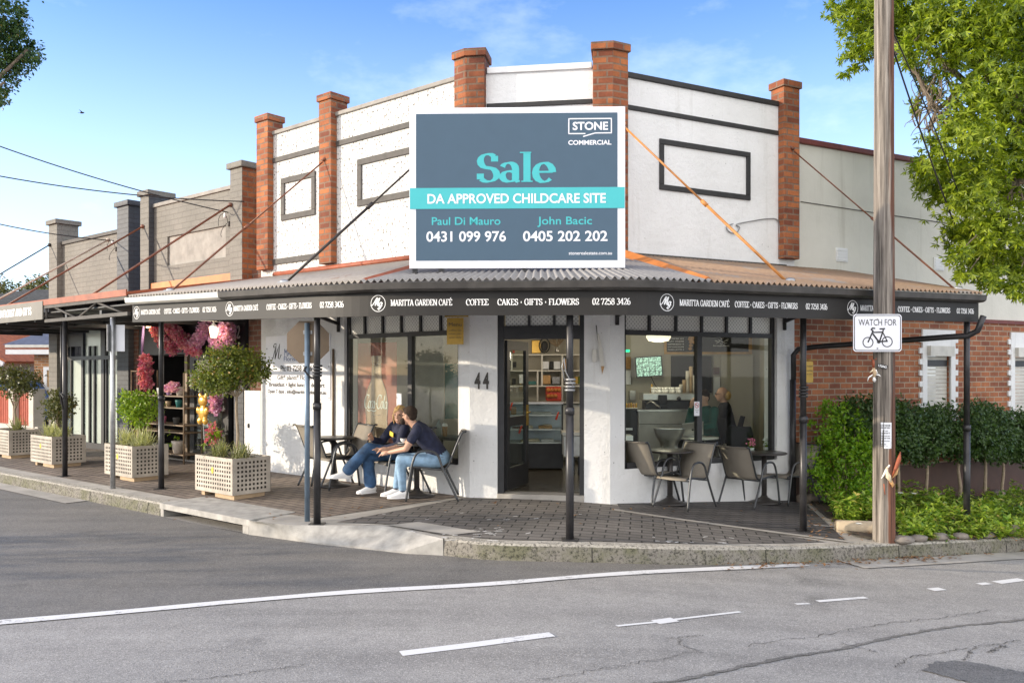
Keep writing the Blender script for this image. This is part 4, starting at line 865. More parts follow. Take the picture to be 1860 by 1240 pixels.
for a, b in zip(lg, lg[1:]):
    (x0, z0), (x1, z1) = spx(*a), spx(*b); d = V((x1 - x0, z1 - z0)).normalized() * .0062; n = V((-d.y, d.x))
    tw.quad((x0 - d.x - n.x, -.005, z0 - d.y - n.y), (x1 + d.x - n.x, -.005, z1 + d.y - n.y), (x1 + d.x + n.x, -.005, z1 + d.y + n.y), (x0 - d.x + n.x, -.005, z0 - d.y + n.y))
tw.build("logo_outline", M['signwhite'], sale, uv=False)
for u in (752, 800, 952, 1060, 1126):
    mb = MB(); x = spx(u, 0)[0]; mb.box(x - .025, x + .025, .031, .081, 2.60, 4.30); mb.tube([(x, .08, 3.9), (x, .95, 2.95)], .02, 6); mb.build("support_leg", M['darkmetal'], sale)
# ------------------------------------------------------------------ neighbouring shops in the same street line
LW = wp('L', 0)
def ow(u, v): return onw('L', u, v)
fl = thing("florist_shop", "grey painted brick shop with blank panel and bare brick pier beside the cafe", "building", LW, ROT['L'])
ck = thing("charcoal_shop", "dark charcoal shop with frosted glass doors under the far street awning", "building", LW, ROT['L'])
def npier(T, x0, x1, z0, z1, mat, facemat=None, cap=.10):
    mb = MB(); mb.box(x0, x1, -.10, .36, z0, z1); o = mb.build("brick_pier", mat, T, bevel=.006)
    mb = MB(); mb.box(x0 - .05, x1 + .05, -.15, .41, z1 + .001, z1 + cap); mb.build("pier_cap", facemat or mat, o, bevel=.008)
    if facemat: mb = MB(); mb.box(x0 + .004, x1 - .004, -.106, -.1005, z0, z1); mb.build("painted_face", facemat, o)
xa, xb, xc_, xd = lx(298), lx(428), lx(262), lx(450)
npier(fl, xb, xd, 2.95, 4.99, M['pier'], M['greybrick']); npier(fl, xc_ + .05, lx(280), 2.95, 4.93, M['charcoal'], M['greybrick'])
mb = MB(); mb.wall(lx(280), xb, 2.9, 4.70, 0, .25, [(lx(304), lx(410), ow(304, 483)[1], ow(304, 430)[1])]); mb.build("parapet_wall", M['greybrick'], fl)
mb = MB(); mb.box(lx(304), lx(410), .035, .06, ow(304, 483)[1], ow(304, 430)[1]); mb.build("blank_panel", M['stucco'] if False else M['capgrey'], fl)
mb = MB(); mb.box(lx(280), xb, -.03, .28, 4.701, 4.77); mb.build("coping", M['capgrey'], fl, bevel=.008)
mb = MB(); mb.box(lx(264), xb - .02, -.07, -.001, 3.10, 3.27); mb.build("flashing", M['orange'], fl)
# street level front
g0 = .0
mb = MB(); mb.box(lx(250), lx(442), .02, .10, 1.93, 3.09); mb.build("sign_panel", M['black'], fl)
mb = MB(); mb.box(lx(229), lx(250), .0, .3, -.2, 2.95); mb.build("front_pier", M['brownbrick'], fl); mb = MB(); mb.box(lx(425), lx(442), .0, .3, -.2, 1.929); mb.build("front_pier", M['charcoal'], fl)
mb = MB(); mb.box(lx(444), LX0 - .01, .08, .3, 1.25, 3.3); mb.build("infill_wall", M['brownbrick'], fl)
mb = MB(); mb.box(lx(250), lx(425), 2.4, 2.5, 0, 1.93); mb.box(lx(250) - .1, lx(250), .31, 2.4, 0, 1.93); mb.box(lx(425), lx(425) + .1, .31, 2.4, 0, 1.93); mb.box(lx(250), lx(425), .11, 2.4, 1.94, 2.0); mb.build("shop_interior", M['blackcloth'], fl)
mb = MB(); mb.box(lx(250), lx(425), -.02, 2.4, -.1, .03); mb.build("floor", M['concrete'], fl)
a = lx(337); mb = MB(); mb.box(a - .09, a, .03, .12, .03, 1.93); mb.build("door_post", M['alu'], fl)
mb = MB(); mb.box(lx(340), lx(348), .05, .12, .03, 1.92); mb.box(lx(398), lx(410), .05, .12, .03, 1.92); mb.box(lx(348), lx(398), .05, .12, .03, .22); mb.box(lx(348), lx(398), .05, .12, 1.82, 1.92); d_ = mb.build("glass_door", M['black'], fl)
mb = MB(); mb.box(lx(348), lx(398), .08, .09, .22, 1.82); mb.build("pane", M['dustglass'], d_)
mb = MB()
for k in range(4):
    for j in range(2): mb.box(lx(350) + j * .19, lx(350) + j * .19 + .16, .095, .10, .42 + k * .2, .58 + k * .2)
mb.build("window_cards", M['lino'], d_)
mb = MB(); p42 = lambda x, z, l: V((x, .016 - l, z)); put_serif(mb, "42", p42, lx(422), lx(434), 2.17, .21, thick=.26, thin=.1); mb.build("house_number", M['letter'], fl, uv=False)
mb = MB()                                   # white boarded side gate in the gap
for k in range(6): x0 = lx(444) + k * (LX0 - .012 - lx(444)) / 6; mb.box(x0, x0 + (LX0 - .012 - lx(444)) / 6 - .006, -.0, .04, .02, 1.30)
gt_ = tag(mb.build("side_gate", M['smooth_white'], None, LW, ROT['L']), "white vertical board gate in the gap beside the grey brick shop", "gate")
mb = MB(); mb.ell((lx(452), -.01, .72), (.022, .012, .04)); mb.build("latch", M['ink'], gt_)
# charcoal shop
ya, yb, yc, yd = lx(97), lx(125), lx(222), lx(243)
npier(ck, ya, lx(112), -.2, 4.84, M['greybrick']); npier(ck, yc, yd, -.2, 4.84, M['charcoal'], M['charcoal'])
mb = MB(); mb.wall(lx(112), yc, 2.9, 4.38, .02, .25); mb.build("parapet_wall", M['greybrick'], ck); mb = MB(); mb.box(lx(112), yc, -.02, .28, 4.381, 4.45); mb.build("coping", M['band'], ck)
mb = MB(); mb.box(lx(112), yc, -.04, -.001, 3.06, 3.2); mb.build("flashing", M['rust'], ck)
mb = MB(); mb.box(lx(112), lx(146), .05, .2, 2.15, 2.9); mb.box(lx(146), yc, .05, .2, 2.62, 2.9); mb.build("bulkhead", M['black'], ck)
mb = MB()
for u, w in ((113, 2), (122, 3), (142, 5), (155, 3), (164, 3), (178, 7), (186, 2)): x = lx(u); mb.box(x, x + w * .017, .06, .14, 0, 2.15 if u < 150 else 2.15)
mb.box(lx(112), yc, .055, .15, 1.86, 1.94); mb.box(lx(112), yc, .055, .15, 0, .12); mb.box(lx(178), lx(186), .05, .14, 1.94, 2.62); o = mb.build("shopfront_frame", M['black'], ck)
mb = MB(); mb.box(lx(112), yc, .10, .11, .12, 1.86); mb.build("pane", M['frost'], o); mb = MB(); mb.box(lx(147), yc, .10, .11, 1.94, 2.62); mb.build("fanlight_pane", M['frost'], o)
mb = MB(); mb.box(ya, xd, 3.0, 3.2, 0, 3.3); mb.build("rear_wall", M['brownbrick'], ck); mb = MB(); mb.box(ya - .0, lx(112) - .01, .37, 5, -.2, 3.9); mb.build("side_wall", M['greybrick'], ck)
# roofs seen through the gaps between parapets
rf = MB()
for x0, x1 in ((xd + .02, LX0 - .22), (lx(243), xc_ - .06)):
    for k in range(14): rf.box(x0, x1, .8 + k * .22, 1.05 + k * .22, 3.0 + k * .09, 3.09 + k * .09)
rf.build("tiled_roof", M['bluetile'], fl)
# second awning: sign fascia on the far half, open truss on the near half
aw2 = thing("street_awning", "dark street awning with open truss front and a faded florist sign board", "awning", LW, ROT['L'])
X0, X1, XF = -13.6, -4.18, -6.9
sl = lambda x: 2.46 + (x - XF) * -.02
mb = MB(); mb.add([(X0, -2.42, 2.74), (X1, -2.42, 2.72), (X1, -.1, 3.13), (X0, -.1, 3.13), (X0, -2.42, 2.70), (X1, -2.42, 2.68), (X1, -.1, 3.09), (X0, -.1, 3.09)], [(0, 1, 2, 3), (4, 7, 6, 5), (0, 4, 5, 1), (1, 5, 6, 2), (3, 7, 4, 0)]); mb.build("roof_sheet", M['rust'], aw2)
mb = MB(); mb.box(X0, X1, -2.44, -2.42, 2.66, 2.75); mb.build("roof_edge", M['rust'], aw2)
mb = MB(); mb.box(X0, XF, -2.45, -2.43, 2.44, 2.73); fb = mb.build("fascia", M['fasciaold'], aw2)
mb = MB(); p2 = lambda x, z, l: V((x, -2.452 - l, z)); xe_, xs0 = onw('L', 57, 570, 2.45)[0], onw('L', -2, 570, 2.45)[0]; put_serif(mb, "GARDEN FLORIST AND GIFTS", p2, xe_ - (xe_ - xs0) * 25 / 20, onw('L', 57, 570, 2.45)[0], 2.53, .12, thick=.24, thin=.09); mb.build("lettering", M['letter'], fb, uv=False)
mb = MB(); xs_ = [XF, -6.0, -5.1, X1]
mb.box(XF, X1, -2.43, -2.37, 2.61, 2.66); mb.box(XF, X1, -2.42, -2.37, 2.39, 2.44)
for (p, q) in (((XF + .35, 2.61), (-5.85, 2.43)), ((-5.72, 2.43), (-5.15, 2.61)), ((-5.1, 2.61), (-4.35, 2.43)), ((XF + .03, 2.43), (XF + .03, 2.62))): mb.tube([(p[0], -2.40, p[1]), (q[0], -2.40, q[1])], .018, 5)
mb.build("truss", M['galv'] if False else M['band'], aw2)
mb = MB()
for k in range(8): x = X0 + .5 + k * 1.15; mb.box(x, x + .06, -2.40, -.02, 2.42, 2.50)
mb.box(X0, X1, -1.3, -1.24, 2.44, 2.53); mb.box(X0, X1, -2.36, -.05, 2.54, 2.56); mb.build("ceiling_frame", M['black'], aw2)
for u, v in ((118, 865),):
    p = gp(u, v) - LW; g = gp(u, v).z; q = Matrix.Rotation(-ROT['L'], 3, 'Z') @ V((p.x, p.y, 0)); mb = MB(); mb.tube([(q.x, q.y, g), (q.x, q.y, 2.6)], .04, 10); mb.tube([(q.x - .06, q.y - .03, 1.1), (q.x - .06, q.y - .03, 2.35)], .018, 6); mb.cbox((q.x, q.y, g + .006), (.17, .17, .012)); mb.tube([(q.x - .02, q.y, 1.15), (q.x + .05, q.y - .04, 1.22), (q.x - .05, q.y - .05, 1.3), (q.x + .02, q.y - .03, 1.02)], .02, 6); mb.build("post", M['darkmetal'], aw2)
for (ua, va), xe, mt, r in (((430, 374), -5.35, M['rod'], .018), ((270, 413), -8.55, M['rod'], .018), ((207, 437), -9.7, M['rodpale'], .018), ((100, 446), -12.4, M['roddark'], .014)):
    x, z = ow(ua, va); mb = MB(); mb.tube([(x, -.12, z), (xe, -2.38, 2.74)], r, 6); mb.ell((x, -.12, z), (.05, .04, .04), None, 8, 5); mb.build("stay_rod", mt, aw2)
# service wires and insulators
def cable(name, label, pts, sag=.0, r=.010, mat='cable', n=24, group=None):
    a, b = V(pts[0]), V(pts[1]); mb = MB(); mb.tube([a.lerp(b, i / n) - V((0, 0, sag * 4 * (i / n) * (1 - i / n))) - a for i in range(n + 1)], r, 5)
    return tag(mb.build(name, M[mat], None, a), label, "cable", group)
def wall_pt(u, v, n=.1): x, z = onw('L', u, v, n); return wp('L', x, -n, z)
cable("overhead_cable", "upper black overhead wire reaching the grey brick parapet through its left pier", [wall_pt(415, 386, .12), at(-160, 205, 13.5)], .12)
cable("overhead_cable", "twisted black overhead wire running just under the upper one to the bare brick pier", [wall_pt(444, 366, .14), at(-180, 282, 13.5)], .15)
cable("overhead_cable", "lowest black overhead wire ending at the charcoal parapet", [wall_pt(207, 437, .12), at(-170, 362, 15)], .12)
for k, (u, v) in enumerate(((406, 392), (203, 440))):
    T = thing("wire_bracket", ("looped service wires and insulators on the grey brick parapet", "looped service wires and insulators on the charcoal parapet")[k], "wire bracket", wall_pt(u, v, .06))
    for j in range(2):
        mb = MB(); mb.tube([(.05 * j + .02 * math.sin(a * 6) , -.02 - .01 * j, .0 - .28 * math.sin(a * math.pi) - .04 * j) if False else (.10 * math.cos(a * 6.28) * (.8 + .5 * j) + .10 * j, -.03 - .02 * j, -.12 - .12 * j + .15 * math.sin(a * 6.28 + .6 * j)) for a in [i / 16 for i in range(10)]], .005, 5); mb.build("wire_loop", M['cable'], T)
        mb = MB(); mb.lathe([(.014, -.05), (.026, -.03), (.016, -.01), (.026, .01), (.014, .04)], (.04 + .07 * j, -.05, -.14 * (j % 2)), 8); mb.build("insulator", M['band'] if j else M['teapot'], T)
# ------------------------------------------------------------------ houses beyond the shops
hs = thing("brick_cottage", "tan brick cottage with white eaves and a timber window beyond the charcoal shop", "house", (-15.83, 25.5, -.1))
mb = MB(); mb.box(1.55, 6, 0, 6, -.2, 2.25); mb.build("wall", M['housebrick'], hs)
mb = MB(); mb.box(.9, 6.2, -.35, 0, 2.22, 2.36); mb.build("eave", M['smooth_white'], hs); mb = MB(); mb.box(.9, 6.2, -.38, 0, 2.42, 2.50); mb.build("gutter", M['offwhite'], hs)
mb = MB(); mb.add([(.8, -.35, 2.5), (6.3, -.35, 2.5), (6.3, 3, 3.5), (1.6, 3, 3.5)], [(0, 1, 2, 3)]); mb.build("roof", M['bluetile'], hs)
f = MB(); f.box(1.85, 1.95, -.05, .02, .3, 1.85); f.box(1.95, 3, -.05, .02, 1.75, 1.85); f.box(1.95, 3, -.04, .02, 1.15, 1.25); f.box(1.95, 3, -.04, .02, .3, .4); w = f.build("window", M['smooth_white'], hs); g = MB(); g.box(1.95, 3, -.01, .015, .4, 1.75); g.build("blind", M['timber'], w)
h2 = thing("gabled_house", "house with an orange tiled gable roof and white barge board at the left edge", "house", (-19.4, 27.5, -.1))
mb = MB(); mb.box(-3, 2.6, .4, 7, -.2, 2.1); mb.build("wall", M['stucco'], h2); mb = MB(); mb.xprism([(-3.2, 2.1), (2.9, 2.1), (-.6, 4.1)], .3, .4); mb.build("gable", M['smooth_white'], h2)
mb = MB(); mb.xprism([(-.6, 4.15), (-.6, 4.05), (3.0, 1.98), (3.1, 2.05)], .0, 7); mb.xprism([(-.6, 4.15), (-.6, 4.05), (-4.2, 1.98), (-4.3, 2.05)], .0, 7); mb.build("roof", M['terracotta'], h2)
mb = MB(); mb.xprism([(-.6, 4.12), (-.6, 3.94), (3.0, 1.86), (3.06, 2.0)], -.08, -.005); mb.build("barge_board", M['smooth_white'], h2); mb = MB(); mb.box(1.2, 2.0, .37, .395, .5, 1.6); mb.build("window", M['slate'], h2)
h3 = thing("tiled_roof_house", "dark tiled hip roofed house far behind the street awning", "house", (-19.5, 33, 0))
mb = MB(); mb.box(-4, 5.6, 0, 7, -.2, 3.8); mb.build("wall", M['stucco'], h3)
mb = MB()
for k in range(16): t = k / 16; mb.box(-4.4 + 3.4 * t, 6.0 - 3.6 * t, -.4 + 3.7 * t, 7.4 - 3.7 * t, 3.8 + 1.25 * t, 3.8 + 1.25 * (t + .075))
mb.build("roof", M['slate'], h3)
fe = thing("front_fence", "front fence of red corrugated panels between pale rendered posts", "fence", LW, ROT['L'])
FX = (lx(67), lx(30), lx(-6), lx(-44))
for i, x in enumerate(FX):
    mb = MB(); mb.box(x - .13, x + .13, -.13, .13, -.1, 1.22); mb.build("post", M['stucco'], fe, bevel=.01)
    if i < 3:
        mb = MB(); x1 = FX[i + 1] + .131; n = 26; vs = [(x1 + (x - .131 - x1) * j / n, .02 * math.cos(j * 2.1), z) for j in range(n + 1) for z in (.36, 1.16)]
        mb.add(vs, [(2 * j, 2 * j + 2, 2 * j + 3, 2 * j + 1) for j in range(n)]); o = mb.build("panel", M['corrred'], fe)
mb = MB(); mb.box(FX[3], FX[0] + .3, -.10, .10, -.2, .36); mb.build("base_wall", M['stucco'], fe)
# parked car behind the fence
car = thing("parked_car", "dark blue car whose roof shows over the red corrugated fence", "car", wp('L', -19.9, 1.6, -.1), ROT['L'])
prof = [(-2.0, .35), (-2.05, .7), (-1.85, .85), (-1.05, .92), (-.45, 1.40), (.75, 1.42), (1.45, .98), (1.95, .9), (2.05, .6), (2.0, .35)]
mb = MB(); mb.xprism([(x * .9, z) for x, z in prof][::-1], -.8, .8); mb.build("body", M['carblue'], car, bevel=.06)
for x in (-1.15, 1.15):
    for y in (-.75, .75): mb = MB(); mb.tube([(x, y - .1, .31), (x, y + .1, .31)], .31, 20); mb.build("wheel", M['ink'], car)
for s in (-1, 1): mb = MB(); q = [(-.85, .95), (-.42, 1.34), (.65, 1.36), (1.15, 1.0)]; mb.xprism(q[::-1], s * .802 - .002, s * .802 + .002); mb.build("side_window", M['screen'], car)
# ------------------------------------------------------------------ signs and posts on the footpath
def seg_len(a, b): return (V(b) - V(a)).length
p = gp(205, 887); g = p.z
T = thing("parking_sign", "grey steel post carrying a small pale sign plate beside the topiary planter", "street sign", p)
mb = MB(); mb.tube([(0, 0, 0), (0, 0, 2.42)], .035, 12); mb.ell((0, 0, 2.42), (.035, .035, .02)); mb.build("post", M['galv'], T)
mb = MB(); mb.box(-.06, .13, -.01, .0, 1.95, 2.33, Matrix.Rotation(R(10), 4, 'Z') @ Matrix.Translation((.02, .045, 0))); mb.build("sign_plate", M['signwhite'], T, bevel=.004)
mb = MB(); mb.box(-.045, -.035, -.09, .10, 1.95, 2.33); mb.build("sign_plate", M['galv'], T, bevel=.004)
p = gp(558, 946)
T = thing("stop_sign", "bare metal back of an octagonal road sign on a blue grey post", "street sign", p)
mb = MB(); mb.tube([(0, 0, 0), (0, 0, 2.20)], .030, 12); mb.build("post", M['bluegrey'], T)
mb = MB(); R8 = .235; mb.xprism([(R8 / math.cos(R(22.5)) * math.sin(R(22.5 + 45 * k)), 1.99 + R8 / math.cos(R(22.5)) * math.cos(R(22.5 + 45 * k))) for k in range(8)], .035, .042); mb.build("sign_plate", M['alu'], T)
mb = MB(); mb.box(-.05, .05, .02, .036, 2.08, 2.12); mb.box(-.05, .05, .02, .036, 1.84, 1.88); mb.build("clamp", M['grey'], T)
mb = MB(); mb.tube([(.0, -.03, 1.72), (-.03, -.035, 1.68), (.04, -.03, 1.6), (.16, -.02, 1.56)], .012, 6); mb.build("cable_tie", M['ink'], T)
# utility pole with its sign, notice, tag and dried sprays
pp_ = gp(1606, 984); PR = .112
T = thing("utility_pole", "weathered timber power pole with reddish stain standing at the garden kerb", "pole", pp_)
mb = MB(); vs = []; nn = 28; zz = [-.3, 0, .3, .8, 1.5, 2.5, 3.5, 4.5, 5.5, 6.5, 8, 9.5]
r3 = random.Random(11); bumps = [r3.uniform(-.05, .03) for _ in range(nn)]
for z in zz:
    rr = PR * (1.08 - .028 * z)
    for j in range(nn): a = 2 * math.pi * j / nn; k = rr * (1 + bumps[j] + r3.uniform(-.012, .012)); vs.append((k * math.cos(a), k * math.sin(a), z))
mb.add(vs, [(i * nn + j, i * nn + (j + 1) % nn, (i + 1) * nn + (j + 1) % nn, (i + 1) * nn + j) for i in range(len(zz) - 1) for j in range(nn)] + [tuple(range((len(zz) - 1) * nn, len(zz) * nn))]); mb.build("shaft", M['pole'], T, uv=False)
PY = pp_.y
def pat(u, v, back=.125): q = at(u, v, PY - back); return q
c = pat(1593.5, 604.5); mmx = (PY - .125) / F
S = thing("bicycle_warning_sign", "white sign with a black bicycle bolted to the timber power pole", "sign", c)
def rrect(w, h, r, k=6): return [(sx * (w / 2 - r) + r * math.cos(R(a0 + 90 * i / k)), sz * (h / 2 - r) + r * math.sin(R(a0 + 90 * i / k))) for sx, sz, a0 in ((1, 1, 0), (-1, 1, 90), (-1, -1, 180), (1, -1, 270)) for i in range(k + 1)]
W_, H_ = 88 * mmx, 68 * mmx
mb = MB(); mb.xprism(rrect(W_, H_, .035), -.004, .0); mb.build("plate", M['signwhite'], S)
mb = MB(); o_, i_ = rrect(W_ - .02, H_ - .02, .03), rrect(W_ - .036, H_ - .036, .025)
for k in range(len(o_)): a, b, c_, d = o_[k], o_[(k + 1) % len(o_)], i_[(k + 1) % len(o_)], i_[k]; mb.quad((a[0], -.0055, a[1]), (b[0], -.0055, b[1]), (c_[0], -.0055, c_[1]), (d[0], -.0055, d[1]))
mb.build("border", M['ink'], S)
def bx_(x, y): return ((x - 1593.5) * mmx, (604.5 - y) * mmx)
mb = MB(); fs_ = lambda x, z, l: V((x, -.0056 - l, z))
put_sans(mb, "WATCH FOR", fs_, bx_(1559, 0)[0], bx_(1628, 0)[0], bx_(0, 591)[1], 11.5 * mmx, .0); mb.build("lettering", M['ink'], S, uv=False)
mb = MB()
def px6(x, y): return bx_(1540 + x / 4.136, 560 + y / 4.133)
for (x, y) in ((150, 255), (294, 250)):
    q = px6(x, y); ro, ri_ = 41 / 4.136 * mmx, 34 / 4.136 * mmx
    for k in range(28):
        a, b = 2 * math.pi * k / 28, 2 * math.pi * (k + 1) / 28
        mb.quad(*[(q[0] + r * math.cos(t), -.006, q[1] + r * math.sin(t)) for r, t in ((ro, a), (ro, b), (ri_, b), (ri_, a))])
def bar2(a, b, w, y=-.0064):
    a, b = px6(*a), px6(*b); d = V((b[0] - a[0], b[1] - a[1])).normalized(); n = V((-d.y, d.x)) * w * mmx / 2
    mb.quad((a[0] - n.x, y, a[1] - n.y), (b[0] - n.x, y, b[1] - n.y), (b[0] + n.x, y, b[1] + n.y), (a[0] + n.x, y, a[1] + n.y))
for k, (a, b, w) in enumerate((((188, 168), (150, 255), 2.6), ((188, 180), (262, 178), 2.4), ((186, 190), (234, 255), 3), ((266, 160), (234, 255), 2.6), ((262, 182), (296, 250), 2.0), ((234, 248), (296, 246), 2.6), ((236, 154), (278, 152), 2.4), ((172, 160), (184, 146), 2.2), ((182, 148), (204, 150), 2.4), ((172, 158), (190, 170), 2.4))): bar2(a, b, w, -.0062 - .0002 * k)
q = px6(230, 250); mb.add([(q[0] + 3.2 * mmx * math.cos(t * .5236), -.009, q[1] + 3.2 * mmx * math.sin(t * .5236)) for t in range(12)], [tuple(range(12))])
mb.build("bicycle_pictogram", M['ink'], S)
mb = MB(); mb.ell((0, -.006, 25 * mmx), (.008, .006, .008)); mb.ell((0, -.006, -28 * mmx), (.009, .006, .009)); mb.build("bolt", M['grey'], S)
c = pat(1598, 792, .118)
Tn = thing("paper_notice", "white printed notice taped round the timber power pole", "notice", pp_)
z0, z1 = H - (814 - 674) / F * (PY - .1), H - (767 - 674) / F * (PY - .1); mb = MB(); vs = []
for j in range(9):
    a = R(-90 - 46 + 70 * j / 8 - 8); rr = .1165
    vs += [(rr * math.cos(a), rr * math.sin(a), z - .0), ] and [(rr * math.cos(a), rr * math.sin(a), z0 - pp_.z), (rr * math.cos(a), rr * math.sin(a), z1 - pp_.z)]
mb.add(vs, [(2 * j, 2 * j + 2, 2 * j + 3, 2 * j + 1) for j in range(8)]); pn = mb.build("sheet", M['paper'], Tn, uv=False); so = pn.modifiers.new("t", 'SOLIDIFY'); so.thickness = .0015
mb = MB()
def wrap(x, z, l): a = R(-144) + x / .118; return V(((.1185 + l) * math.cos(a), (.1185 + l) * math.sin(a), z0 - pp_.z + z))
hh = z1 - z0
for txt, x0, x1, z, s in (("HUGE HOUSE", .018, .128, .86, .018), ("GARAGE SALE", .018, .128, .77, .018), ("SAT 7AM", .045, .10, .66, .010), ("10 BELMORE ST", .02, .125, .57, .012), ("FURNITURE AND", .022, .125, .46, .011), ("CLOTHES ITEMS", .022, .125, .38, .011), ("COME ON DOWN", .03, .12, .27, .010), ("EVERYTHING", .022, .085, .14, .010), ("MUST GO", .03, .1, .07, .008)):
    put_sans(mb, txt, wrap, x0, x1, z * hh, s, .02)
mb.build("printed_text", M['ink'], pn, uv=False)
Tg = thing("number_tag", "small black number plate nailed aslant under the bicycle sign", "tag", pat(1603, 665, .118), 0)
Mr = Matrix.Rotation(R(14), 4, 'Y'); mb = MB(); mb.box(-.055, .055, -.002, .0, -.021, .021, Mr); pt = mb.build("plate", M['ink'], Tg); mb = MB(); put_sans(mb, "132042", lambda x, z, l: Mr @ V((x, -.0035, z)), -.047, .047, -.012, .024, .02); mb.build("digits", M['letter'], pt, uv=False)
r5 = random.Random(21)
def spray(name, label, c, pieces, parent_mats):
    S = thing(name, label, "dried flowers", c)
    for k, (pts, r, m) in enumerate(pieces):
        mb = MB(); mb.tube(pts, r, 7); mb.build("husk" if r[0] > .01 else "stalk", M[m], S)
spray("dried_flower_spray", "pale dried flower and rust leaves pinned below the bicycle sign", pat(1586, 675, .13), [
    ([(0, 0, .13), (-.005, -.015, .10), (0, -.01, .04)], [.012, .018, .010], 'rust'), ([(-.02, -.01, .13), (-.03, -.02, .155)], [.008, .002], 'rust'), ([(.02, -.01, .13), (.03, -.02, .15)], [.008, .002], 'rust'),
    ([(0, 0, .05), (.004, -.03, .0), (0, -.02, -.07)], [.012, .024, .010], 'tan'), ([(.0, -.02, -.05), (.0, -.03, -.09), (.005, -.025, -.115)], [.008, .02, .006], 'teapot'), ([(-.01, -.02, -.03), (-.06, -.03, -.06), (-.075, -.03, -.10)], [.008, .007, .003], 'teapot'),
    ([(.01, -.02, -.03), (.05, -.03, -.035), (.07, -.03, -.05)], [.008, .009, .004], 'teapot'), ([(-.01, -.02, .02), (-.05, -.03, -.01)], [.01, .004], 'cake'), ([(.012, -.03, .02), (.03, -.035, -.02)], [.014, .006], 'teapot')], None)
spray("dried_seed_pod", "split cream seed pod and curled brown leaf caught low on the timber pole", pat(1612, 865, .135), [
    ([(-.005, 0, .10), (-.02, -.02, .06), (.0, -.02, 0), (.03, -.02, -.06)], [.010, .016, .030, .008], 'cake'), ([(-.02, -.01, .08), (-.05, -.02, .02), (-.075, -.02, -.02)], [.010, .010, .004], 'teapot'), ([(.0, -.01, .10), (.015, -.02, .13)], [.012, .008], 'teapot'),
    ([(.03, -.01, -.05), (.06, .0, -.09), (.055, 0, -.12)], [.02, .018, .006], 'bread'), ([(.06, .02, .0), (.10, .03, .08), (.14, .03, .19), (.16, .04, .27)], [.006, .022, .024, .004], 'rust'), ([(.05, .0, -.02), (.10, .01, .03), (.13, .02, .09)], [.004, .014, .004], 'bread'), ([(-.04, 0, -.08), (-.03, -.01, -.2)], [.006, .004], 'rust')], None)
# drooping cables at the pole
cable("pole_cable", "left one of two black cables dropping from the timber pole into the tree", [at(1622, 88, PY), at(1735, 410, PY + 1.4)], .05, .010); cable("pole_cable", "right one of two black cables dropping from the timber pole into the tree", [at(1623, 60, PY), at(1765, 420, PY + 1.6)], -.10, .008)
# ------------------------------------------------------------------ fittings on the cafe walls
T = thing("wall_banner", "white cafe banner with phone number and menu lettering on the flecked wall", "banner", LW, ROT['L'])
bx0, bz0, bx1, bz1 = ow(484, 722)[0], 1.19, ow(601, 727)[0], 2.18
mb = MB(); mb.box(bx0, bx1, -.012, -.002, bz0, bz1); mb.build("sheet", M['signwhite'], T)
for txt, u0, u1, v, h, m, bo in (("Ph: 02 7258 3426", 511, 568, 673.5, .085, 'ink', .025), ("Gift* plants* Flowers", 505, 572, 689, .07, 'ink', .01), ("Breakfast • light lunch • dessert", 490, 591, 701, .06, 'ink', .028), ("Open 7 days . info@marittagarden.com.au", 487.5, 594, 713, .055, 'ink', .028), ("MARITTA GARDEN", 518, 590, 647, .12, 'blueink', .0), ("Florist & Cafe", 517, 570, 655.5, .07, 'blueink', 0)):
    mb = MB(); x0, z = ow(u0, v); x1 = ow(u1, v)[0]; z = bz0 + (z - bz0) * 1.0; put_sans(mb, txt, lambda x, z, l: V((x, -.0145, z)), x0, x1, z, h, bo); mb.build("text_line", M[m], T, uv=False)
mb = MB(); x0, z = ow(495, 652); put_strokes(mb, [[(0, .1), (.1, 0), (.25, .5), (.38, 1), (.36, .5), (.34, 0)], [(.34, 0), (.55, .6), (.72, 1), (.7, .5), (.66, .05), (.8, .0), (.95, .3)], [(.38, 1), (.2, 1.02), (.1, .85), (.2, .75)]], lambda x, z, l: V((x, -.0146 - l, z)), x0, z, .26, .24, .10, .04, 30, .1); mb.build("script_initial", M['ink'], T, uv=False)
mb = MB()
for x in (bx0 + .03, bx1 - .03):
    for z in (bz0 + .03, bz0 + .5, bz1 - .2): mb.ell((x, -.013, z), (.012, .006, .012), None, 8, 5)
mb.build("fixing", M['grey'], T)
mb = MB(); x = lx(607); mb.tube([(x, -.02, .1), (x, -.02, 1.95)], .018, 6); tag(mb.build("wall_conduit", M['alu'], None, LW, ROT['L']), "thin vertical conduit on the white wall right of the cafe banner", "pipe")
def cardsign(name, label, base, rz_, w, h, lines):
    T = thing(name, label, "sign", base, rz_); mb = MB(); mb.box(-w / 2, w / 2, -.006, .0, -h, 0); mb.build("plate", M['gold'], T); mb = MB(); mb.tube([(-w / 2 - .03, 0, .02), (w / 2 + .06, .0, .02)], .012, 6); mb.build("hanging_bar", M['gold'], T)
    mb = MB()
    for k, (t, s, z) in enumerate(lines): put_sans(mb, t, lambda x, z, l: V((x, -.0075, z)), -w * .38, w * .38, z, s)
    mb.build("lettering", M['band'], T, uv=False)
x, z = onw('L', 827, 577, .16); cardsign("gold_menu_sign", "gold menu card hanging from the wall above the left cafe window corner", wp('L', x, -.16, z), ROT['L'] + R(28), .22, .34, [("Menu", .05, -.11), ("coffee tea", .022, -.17), ("cakes pies", .022, -.215), ("open daily", .022, -.26)])
x, z = onw('R', 1470, 656, .1); cardsign("yellow_wall_sign", "yellow notice hanging on the red brick wall beside the downpipe", wp('R', x, -.1, z), ROT['R'], .14, .30, [("notice", .03, -.08), ("parking", .02, -.14), ("at rear", .02, -.19)])
